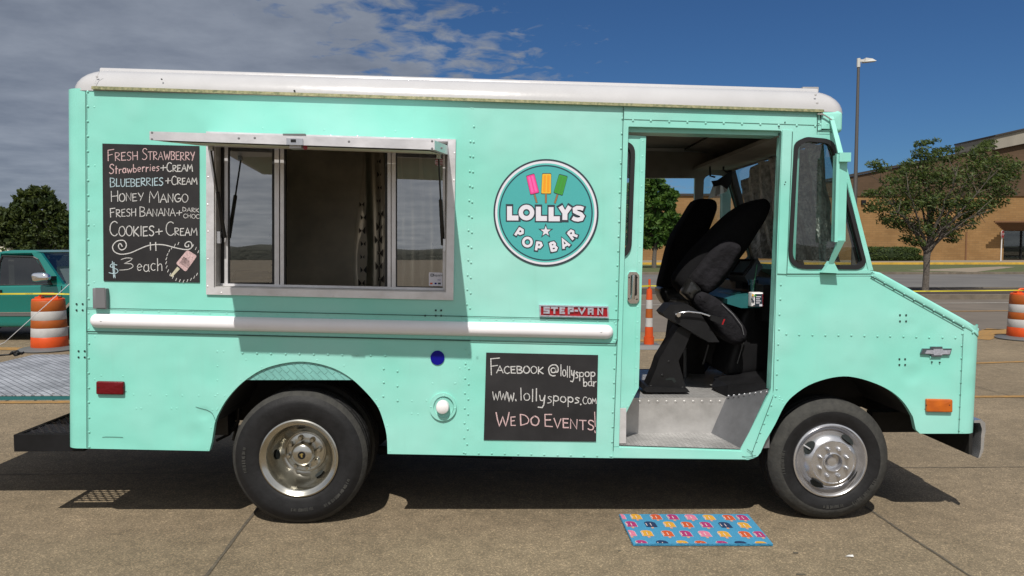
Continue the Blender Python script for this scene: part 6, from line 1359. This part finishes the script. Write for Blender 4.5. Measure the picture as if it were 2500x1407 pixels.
# tub and cup on the dash shelf
bt = S(1847, 749, .50); tb_ = thing('snack_tub', 'white tub with a dark printed label on the teal dash shelf', 'tub', (bt.x, .46, bt.z))
bm = BM(); a, b = S(1832, 749, .44), S(1863, 714, .44); pillow(bm, rounded([(a.x, a.z), (b.x, a.z), (b.x - .003, b.z), (a.x + .003, b.z)], .006, 3), .42, .50, .012, 0, 3); obj('tub_body', bm, 'white_cap', tb_, smooth=40)
bm = BM(); rect_ = lambda x0, y0, x1, y1, y, mi: plate(bm, [(x0, y0), (x1, y0), (x1, y1), (x0, y1)], y0=y, y1=y + .001, mi=mi)
rect_(1843, 718, 1862, 749, .4165, 0)
for k in range(4): rect_(1846, 724 + k * 5, 1858 - (k % 2) * 3, 726 + k * 5, .4155, 1)
for p, mi in (((1838, 721), 2), ((1844, 722), 3), ((1839, 736), 0), ((1836, 731), 0)): plate(bm, ell(*p, 2.4, 3, 10), y0=.4157, y1=.4167, mi=mi)
rect_(1854, 743, 1861, 748, .4155, 1); rect_(1861.5, 718, 1863, 749, .4155, 4); obj('tub_label', bm, ['logo_dark', 'logo_white', 'pop_yel', 'pop_grn', 'badge_red'], tb_, recalc=False)
cp = S(1838, 714, .62); cu = thing('drink_cup', 'clear plastic cup with green straw on the teal dash shelf', 'cup', (cp.x, .62, cp.z))
bm = BM(); lathe(bm, [(.026, .0), (.036, .085), (.038, .088)], (cp.x, .62, cp.z), 20, axis='z'); obj('cup_body', bm, 'cup', cu, smooth=50)
bm = BM(); tube(bm, [(cp.x, .62, cp.z + .01), (cp.x + .03, .63, cp.z + .19)], .004, 6); obj('straw', bm, 'green_straw', cu)
bm = BM(); cb = S(1703, 900, 1.25); bmesh.ops.create_icosphere(bm, subdivisions=3, radius=1)
for v in bm.verts: n_ = noise.noise(v.co * 1.7); v.co = Vector((cb.x + v.co.x * .10 * (1 + .4 * n_), 1.25 + v.co.y * .09, ZF + .085 + v.co.z * .085 * (1 + .5 * n_)))
obj('cloth_bundle', bm, 'denim', loc=(cb.x, 1.25, ZF), smooth=60, label='dark blue cloth bundle on the cab floor between the seats', cat='cloth')

# wheel wells and underbody
def well(name, arch, ydep, z_cap):
    bm = BM(); lp = [(p.x, p.z) for p in (S(*q) for q in arch)]; A = [bm.verts.new((x_, .034, z_)) for x_, z_ in lp]; B = [bm.verts.new((x_, ydep, z_)) for x_, z_ in lp]
    for i in range(len(A) - 1): face(bm, [A[i], A[i + 1], B[i + 1], B[i]])
    tri = [p for p in lp if p[1] > z_cap]; poly3(bm, [(x_, ydep, z_) for x_, z_ in tri]); return obj(name, bm, 'under', T, recalc=False)
well('wheel_well', ARCH_R[8:50], .62, .55); well('wheel_well', ARCH_F[2:38], .62, .60)
bm = BM(); plate(bm, [(596, 929), (866, 929), (836, 902), (771, 878), (730, 874), (683, 880), (632, 902)], y0=.012, y1=.03, ref=0); obj('arch_filler', bm, 'mint_plate', T)
bm = BM(); xl_, xr_ = xi0 - .02, 2.62
for yy in (.72, 1.33): box(bm, xl_, xr_ - .3, yy - .05, yy + .05, .50, .63)
for xx in (-2.2, -.6, .3): box(bm, xx - .04, xx + .04, .68, W - .68, .54, .62)
box(bm, xl_, xr_ - .3, .64, W - .64, .63, .66); box(bm, -.5, xi1 - .06, .04, .64, .63, .66); box(bm, .2, .62, .4, .62, .36, .60); box(bm, -1.0, -.3, 1.3, 1.9, .38, .62); pieces('chassis_member', bm, 'under', T)
bm = BM()
RC = S(730, 1116, .04); FC = S(2026, 1119, .06); rr0, rf0 = .414, .379
tube(bm, [(RC.x, .25, rr0), (RC.x, W - .25, rr0)], .06, 12); lathe(bm, [(.0, -.16), (.12, -.1), (.16, 0), (.12, .1), (.0, .16)], (RC.x, W / 2, rr0), 20); tube(bm, [(FC.x, .3, rf0), (FC.x, W - .3, rf0)], .045, 10); tube(bm, [(RC.x, W / 2, rr0 + .02), (1.5, W / 2, .5)], .04, 10); pieces('axle', bm, 'under', T, smooth=40)
bm = BM(); tube(bm, [S(585, 985, .5), S(582, 1030, .5), S(560, 1060, .5), S(528, 1076, .45)], .01, 6); q = S(545, 1040, .5); box(bm, q.x - .05, q.x + .05, .45, .6, q.z - .05, q.z + .08); tube(bm, [S(587, 1000, .55), S(570, 1075, .55)], .012, 6); pieces('brake_hose', bm, 'rubber', T)
bm = BM(); tube(bm, [S(1250, 1112, .9), S(700, 1090, .9)], .03, 10); obj('exhaust_pipe', bm, 'under', T)

# wheels
def tyre(name, c, y, Rt, Rrim, s, wid=.225, ft=0):
    k = Rt / .40; pr = [(Rrim - .01, .02), (Rrim + .006, -.002), (Rrim + .03, -.008), (.29 * k, -.016), (.325 * k, -.018), (.345 * k, -.014), (.350 * k, -.010), (.368 * k, -.004), (.372 * k, .000), (.388 * k, .012), (.395 * k, .026), (.398 * k, .030), (.398 * k, .048), (.392 * k, .052), (.392 * k, .060), (.400 * k, .064), (.400 * k, .10), (.393 * k, .103), (.393 * k, .112), (.400 * k, .115), (.400 * k, .15), (.393 * k, .155), (.398 * k, .165), (.396 * k, .2), (.37 * k, wid), (Rrim, wid - .02)]
    bm = BM(); mis = [0] * (8 if ft == 0 else 4) + [2] * (3 if ft == 0 else 7) + [1] * (len(pr) - 13) + [0] * 2; lathe(bm, [(r_, s * o) for r_, o in pr], (c[0], y, c[1]), 96, mis=mis)
    for v in bm.verts:                                           # flat spot where the rubber meets the ground
        if v.co.z < .004: v.co.y += (v.co.z - .004) * .4 * s; v.co.z = .002
    o = obj(name, bm, ['tyre', 'tread', 'shoulder'], T, smooth=50)
    b2 = BM(); rn = random.Random(int(Rt * 1000) + int(y * 100))      # moulded sidewall lettering and shoulder siping
    for a0, a1, rr_ in ((-62, -22, .318 * k), (168, 196, .318 * k), (-98, -74, .305 * k)):
        a = a0
        while a < a1:
            t_ = R(a); q = Vector((c[0] + rr_ * math.cos(t_), y - s * .0175, c[1] + rr_ * math.sin(t_))); e1 = Vector((math.cos(t_), 0, math.sin(t_))); e2 = Vector((-math.sin(t_), 0, math.cos(t_)))
            h_, w_l = rn.uniform(.007, .011), rn.uniform(.0015, .004); hexa(b2, [q - e1 * h_ - e2 * w_l, q + e1 * h_ - e2 * w_l, q + e1 * h_ + e2 * w_l, q - e1 * h_ + e2 * w_l] + [v + Vector((0, -s * .0035, 0)) for v in (q - e1 * h_ - e2 * w_l, q + e1 * h_ - e2 * w_l, q + e1 * h_ + e2 * w_l, q - e1 * h_ + e2 * w_l)])
            a += rn.choice((1.1, 1.1, 1.6, 2.6))
    obj('tyre_lettering', b2, 'shoulder', o)
    b2 = BM()
    for q_ in range(120):
        t_ = 2 * math.pi * q_ / 120; w_l = .0022; e2 = Vector((-math.sin(t_), 0, math.cos(t_))); e1 = Vector((math.cos(t_), 0, math.sin(t_))); m = Vector((c[0], y, c[1])) + e1 * (.3995 * k) + Vector((0, s * .036, 0)); zg = e2 * (.006 if q_ % 2 else -.006)
        if m.z < .02: continue
        hexa(b2, [m - e2 * w_l - e1 * .02 - Vector((0, s * .018, 0)), m + e2 * w_l - e1 * .02 - Vector((0, s * .018, 0)), m + e2 * w_l + zg + Vector((0, s * .014, 0)) - e1 * .01, m - e2 * w_l + zg + Vector((0, s * .014, 0)) - e1 * .01] + [v + e1 * .0105 for v in (m - e2 * w_l - e1 * .02 - Vector((0, s * .018, 0)), m + e2 * w_l - e1 * .02 - Vector((0, s * .018, 0)), m + e2 * w_l + zg + Vector((0, s * .014, 0)) - e1 * .01, m - e2 * w_l + zg + Vector((0, s * .014, 0)) - e1 * .01)])
    obj('tread_siping', b2, 'rubber', o); return o
def lugs(bm, c, y, rad, n, r_, h, ph=0, s=1):
    for k in range(n): a = ph + 2 * math.pi * k / n; lathe(bm, [(r_, 0), (r_, -s * h * .6), (r_ * .6, -s * h), (.0, -s * h)], (c[0] + rad * math.cos(a), y, c[1] + rad * math.sin(a)), 10)
for yy, s in ((.04, 1), (W - .04, -1)):
    c = (RC.x, rr0); w_ = tyre('wheel', c, yy, rr0, .236, s)
    bm = BM(); lathe(bm, [(.239, s * .012), (.239, -s * .008), (.231, -s * .012), (.222, -s * .006), (.213, s * .004), (.203, s * .008), (.198, s * .02), (.191, s * .055), (.179, s * .095), (.160, s * .125), (.145, s * .142), (.132, s * .150), (.128, s * .152), (.126, s * .150), (.0, s * .150)], (c[0], yy, c[1]), 72); rm = obj('rim', bm, 'dish', w_, smooth=45)
    bm = BM(); lathe(bm, [(.122, s * .150), (.122, s * .142), (.116, s * .138), (.074, s * .138), (.072, s * .10), (.068, s * .075), (.058, s * .064), (.03, s * .061), (.026, s * .060), (.0, s * .060)], (c[0], yy, c[1]), 48); lugs(bm, c, yy + s * .138, .096, 8, .0175, .036, R(12), s); obj('hub_cap', bm, 'dish', rm, smooth=45)
    bm = BM(); lathe(bm, [(.024, s * .0598), (.024, s * .0585), (.0, s * .058)], (c[0], yy, c[1]), 24); obj('cap_emblem', bm, 'black', rm)
    bm = BM(); yq = yy + s * .0575
    for (u_, v_, w2, h2) in ((0, .002, .010, .024), (-.006, .004, .012, .006), (.006, .008, .010, .005), (.003, -.010, .006, .008)): poly3(bm, [(c[0] + u_ - w2 / 2, yq, c[1] + v_ - h2 / 2), (c[0] + u_ + w2 / 2, yq, c[1] + v_ - h2 / 2 * .6), (c[0] + u_ + w2 / 2, yq, c[1] + v_ + h2 / 2), (c[0] + u_ - w2 / 2, yq, c[1] + v_ + h2 / 2 * .7)]); yq -= s * .0004
    obj('emblem_mark', bm, 'brass', rm, recalc=False)
    bm = BM()
    for an in (95, 183, 306):
        a = R(an); cr_, co = .166, s * .113; e1 = Vector((-math.sin(a), 0, math.cos(a))); e2 = Vector((math.cos(a) * .47, -s * .88, math.sin(a) * .47)); ctr = Vector((c[0] + cr_ * math.cos(a), yy + co, c[1] + cr_ * math.sin(a))) - Vector((math.cos(a) * .88, s * .47, math.sin(a) * .88)) * .007
        poly3(bm, [ctr + e1 * .030 * math.cos(t_) + e2 * .019 * math.sin(t_) for t_ in [2 * math.pi * k / 18 for k in range(18)]])
    pieces('hand_hole', bm, 'hole', rm, recalc=False)
    tyre('wheel', c, yy + s * .265, rr0, .21, s)            # inner twin
    c = (FC.x, rf0); yf = .06 if s > 0 else W - .06; w_ = tyre('wheel', c, yf, rf0, .226, s, ft=1)
    bm = BM(); lathe(bm, [(.230, s * .012), (.230, -s * .010), (.221, -s * .013), (.211, -s * .004), (.204, s * .018), (.191, s * .030), (.186, s * .024), (.178, s * .004), (.166, -s * .018), (.148, -s * .038), (.132, -s * .046), (.128, -s * .042), (.122, -s * .042), (.060, -s * .042), (.058, -s * .052), (.054, -s * .053), (.052, -s * .044), (.050, -s * .01), (.030, -s * .006), (.028, -s * .030), (.0, -s * .032)], (c[0], yf, c[1]), 72); rm = obj('rim', bm, 'steel', w_, smooth=40)
    bm = BM(); lugs(bm, c, yf - s * .042, .088, 8, .0125, .026, R(22), s); lugs(bm, c, yf - s * .060, .088, 8, .007, .016, R(22), s); pieces('lug_nut', bm, 'steel', rm, smooth=40)
    bm = BM()
    for an in (55, 148, 237, 325):
        a = R(an); e1 = Vector((-math.sin(a), 0, math.cos(a))); e2 = Vector((math.cos(a) * .62, s * .78, math.sin(a) * .62)); ctr = Vector((c[0] + .163 * math.cos(a), yf - s * .0225, c[1] + .163 * math.sin(a))) + Vector((math.cos(a) * .78, -s * .62, math.sin(a) * .78)) * .010
        poly3(bm, [ctr + e1 * .046 * math.cos(t_) + e2 * .028 * math.sin(t_) + Vector((0, -s * .0, 0)) - Vector((math.cos(a), 0, math.sin(a))) * (.10 * (math.cos(t_) ** 2) * .08) for t_ in [2 * math.pi * k / 20 for k in range(20)]])
    pieces('hand_hole', bm, 'hole', rm, recalc=False)
    bm = BM(); a = R(150); tube(bm, [(c[0] + .19 * math.cos(a), yf - s * .0, c[1] + .19 * math.sin(a)), (c[0] + .165 * math.cos(a), yf - s * .045, c[1] + .165 * math.sin(a))], .005, 8); obj('valve_stem', bm, 'alu', rm)

# chrome bumper, rear step, tail lift
bm = BM(); bx = S(2388, 1070, .06).x; zt_, zb_ = S(2384, 1024, .06).z, S(2392, 1118, .06).z; hh = zt_ - zb_
pr = [(bx - .035, zt_ - .005), (bx + .01, zt_), (bx + .034, zt_ - .02), (bx + .040, zt_ - .07), (bx + .034, zt_ - .10), (bx + .030, zb_ + .05), (bx + .012, zb_ + .005), (bx - .002, zb_), (bx + .004, zb_ + .02), (bx + .012, zb_ + .06), (bx + .012, zt_ - .10), (bx + .016, zt_ - .06), (bx + .002, zt_ - .020), (bx - .035, zt_ - .020)]
prism(bm, [pr], .05, W - .05); fb = obj('bumper', bm, 'bumper', T, smooth=35)
bm = BM(); box(bm, bx - .03, bx - .008, .10, W - .10, zb_ + .01, zt_ - .025)
for yy in (.62, 1.43): box(bm, bx - .4, bx, yy - .04, yy + .04, .42, .56)
pieces('bumper_bracket', bm, 'under', fb)
s0, s1 = S(33, 1062, .05), S(176, 1102, .05); sx0, sx1, sz1, sz0 = s0.x, S(205, 1100, .05).x, s0.z, S(33, 1103, .05).z
bm = BM(); box(bm, sx0, sx1, .05, .09, sz0, sz1); box(bm, sx0, sx1, 1.95, 1.99, sz0, sz1); box(bm, sx0, sx0 + .03, .09, 1.95, sz0, sz1 + .001); box(bm, sx1 - .12, sx1 - .06, .09, 1.95, sz0, sz1 - .002); rst = obj('step_bumper', bm, 'black', T)
bm = BM(); yk = .13; r_i = 0
while yk < 1.93:                                                  # expanded metal tread
    n_ = 10; pts = [Vector((sx0 + .03 + (sx1 - .12 - sx0 - .03) * i / n_, yk + (.005 if (i + r_i) % 2 else -.005), sz1 - .012 + (.006 if (i + r_i) % 2 else 0))) for i in range(n_ + 1)]
    tube(bm, pts, .0085, 4); yk += .036; r_i += 1
obj('step_tread', bm, 'tread_metal', rst)
pz = S(90, 965, .22).z; pxl, pxr = -4.0, S(205, 960, .22).x; py0, py1 = .22, S(90, 866, 0).y
py1 = CAM.y + (CAM.z - pz) / ((CAM.z - S(90, 866, 2.0).z) / 6.45); py1 = min(py1, 2.1)
bm = BM(); box(bm, pxl, pxr, py0, py1, pz - .006, pz); lf = obj('tail_lift', bm, 'lift_plate', T)
bm = BM(); box(bm, pxl, pxr, py0 - .004, py0 + .02, pz - .03, pz - .008); box(bm, pxl, pxr, py1 - .05, py1, pz - .03, pz - .007); box(bm, pxl, pxl + .04, py0, py1, pz - .03, pz - .007); pieces('lift_edge', bm, 'teal_dash', lf)
bm = BM()
for px in (86, 130): q = S(px, 962, py0 + .03); dome(bm, (q.x, q.y, q.z), .008); tube(bm, [(q.x, q.y, pz - .04), (q.x, q.y, pz + .004)], .008, 6)
obj('lift_bolts', bm, 'grey_box', lf)
bm = BM(); tube(bm, [S(12, 836, py1 - .05), S(182, 682, py1 - .05)], .0028, 6); tube(bm, [S(12, 836, py1 - .05), (S(12, 836, py1 - .05).x - .25, py1 - .05, pz)], .0028, 6); obj('lift_cable', bm, 'alu', lf)
bm = BM(); rn = random.Random(9); q0_ = S(22, 860, py1 - .08); pts = [Vector((q0_.x, py1 - .08, pz + .012))]
for k in range(22): pts.append(Vector((q0_.x + .02 + .10 * (k / 22) + rn.uniform(-.03, .03), py1 - .08 + rn.uniform(-.05, .04), pz + .012 + rn.uniform(0, .035))))
pts = [Vector((q0_.x - .08, py1 - .12, pz + .01))] + pts
tube(bm, smooth_loop([tuple(p) for p in pts], 3, False), .008, 6); obj('cord_bundle', bm, 'black', loc=(q0_.x, py1 - .08, pz), label='tangled black cord lying on the edge of the tail lift', cat='cord', smooth=60)

# doormat
mq = [G(1512, 1260, .004), G(1826, 1260, .004), G(1887, 1333, .004), G(1546, 1333, .004)]
dm = thing('doormat', 'bright blue doormat with rows of coloured popsicles on the concrete', 'doormat', tuple((mq[0] + mq[2]) / 2))
def hz(p, z): return Vector((p.x, p.y, z))
bm = BM(); hexa(bm, [hz(p, .004) for p in mq] + [hz(p, .016) for p in mq]); rn = random.Random(2)
u_m = (mq[2] - mq[3]).normalized(); v_m = (mq[0] - mq[3]).normalized()
for k in range(420):                                              # coir fringe along the cut edges
    t_ = rn.random(); p = hz(mq[3].lerp(mq[2], t_), .014) if k % 3 else hz(mq[0].lerp(mq[3], t_), .014); o = (-v_m if k % 3 else -u_m) * rn.uniform(.003, .009); w = u_m if k % 3 else v_m
    poly3(bm, [p - w * .002, p + w * .002, p + o + Vector((rn.uniform(-.003, .003), 0, rn.uniform(-.006, .004)))])
obj('mat_pile', bm, 'mat_blue', dm, recalc=False)
bm = BM(); CK = ['mg', 'nv', 'yl', 'og', 'pk', 'wh', 'st']; zz_ = [0]
MI, MN = u_m, v_m
def inside(p):                                                    # clip to the mat, as the print is cut at its edges
    a = (p - mq[3]); u_ = a.dot(u_m); L = (mq[2] - mq[3]).length; D_ = (mq[0] - mq[3]).length; v_ = a.dot(v_m); return mq[3] + u_m * min(max(u_, .004), L - .004) + v_m * min(max(v_, .004), D_ - .004)
def pop(X, Y, c):
    p0 = G(1480 + X * .176, 1220 + Y * .176, .016); zz_[0] += 1; z = .0172 + (zz_[0] % 3) * .0002
    def q(pts, mi, dz): 
        v = [inside(p0 + MI * a * .84 + MN * b * .84) for a, b in pts]; v = [hz(p, z + dz) for p in v]
        ar = sum((v[i].x * v[(i + 1) % len(v)].y - v[(i + 1) % len(v)].x * v[i].y) for i in range(len(v)))
        if abs(ar) > 2e-5: poly3(bm, v, mi)
    q([(-.009, -.075), (.009, -.075), (.009, -.045), (-.009, -.045)], 6, -.0002)
    body = [(-.036, -.048), (.036, -.048), (.036, .03), (.026, .048), (.008, .055), (-.008, .055), (-.026, .048), (-.036, .03)]
    q([(a * 1.1, b * 1.05) for a, b in body], CK.index(c) if c == 'nv' else 5, 0); q(body if c != 'nv' else body, CK.index(c), .0008)
    for dx_ in (-.031, .0, ): q([(dx_ - .003, -.03), (dx_ + .003, -.03), (dx_ + .003, .02), (dx_ - .003, .02)], 5, .0016)
for Y, lst in ((240, ((215, 'pk'), (435, 'yl'), (710, 'og'), (940, 'mg'), (1190, 'pk'), (1440, 'yl'), (1710, 'og'), (1900, 'mg'))), (343, ((362, 'mg'), (630, 'nv'), (888, 'yl'), (1133, 'og'), (1393, 'mg'), (1655, 'nv'), (1915, 'yl'))),
               (470, ((340, 'pk'), (573, 'yl'), (857, 'og'), (1108, 'mg'), (1368, 'pk'), (1633, 'yl'), (1922, 'og'), (2125, 'mg'))), (610, ((495, 'mg'), (783, 'nv'), (1060, 'yl'), (1315, 'og'), (1610, 'mg'), (1870, 'nv'), (2150, 'yl')))):
    for X, c in lst: pop(X, Y, c)
obj('popsicle_print', bm, ['mat_' + k for k in CK], dm, recalc=False)
RIV.free()
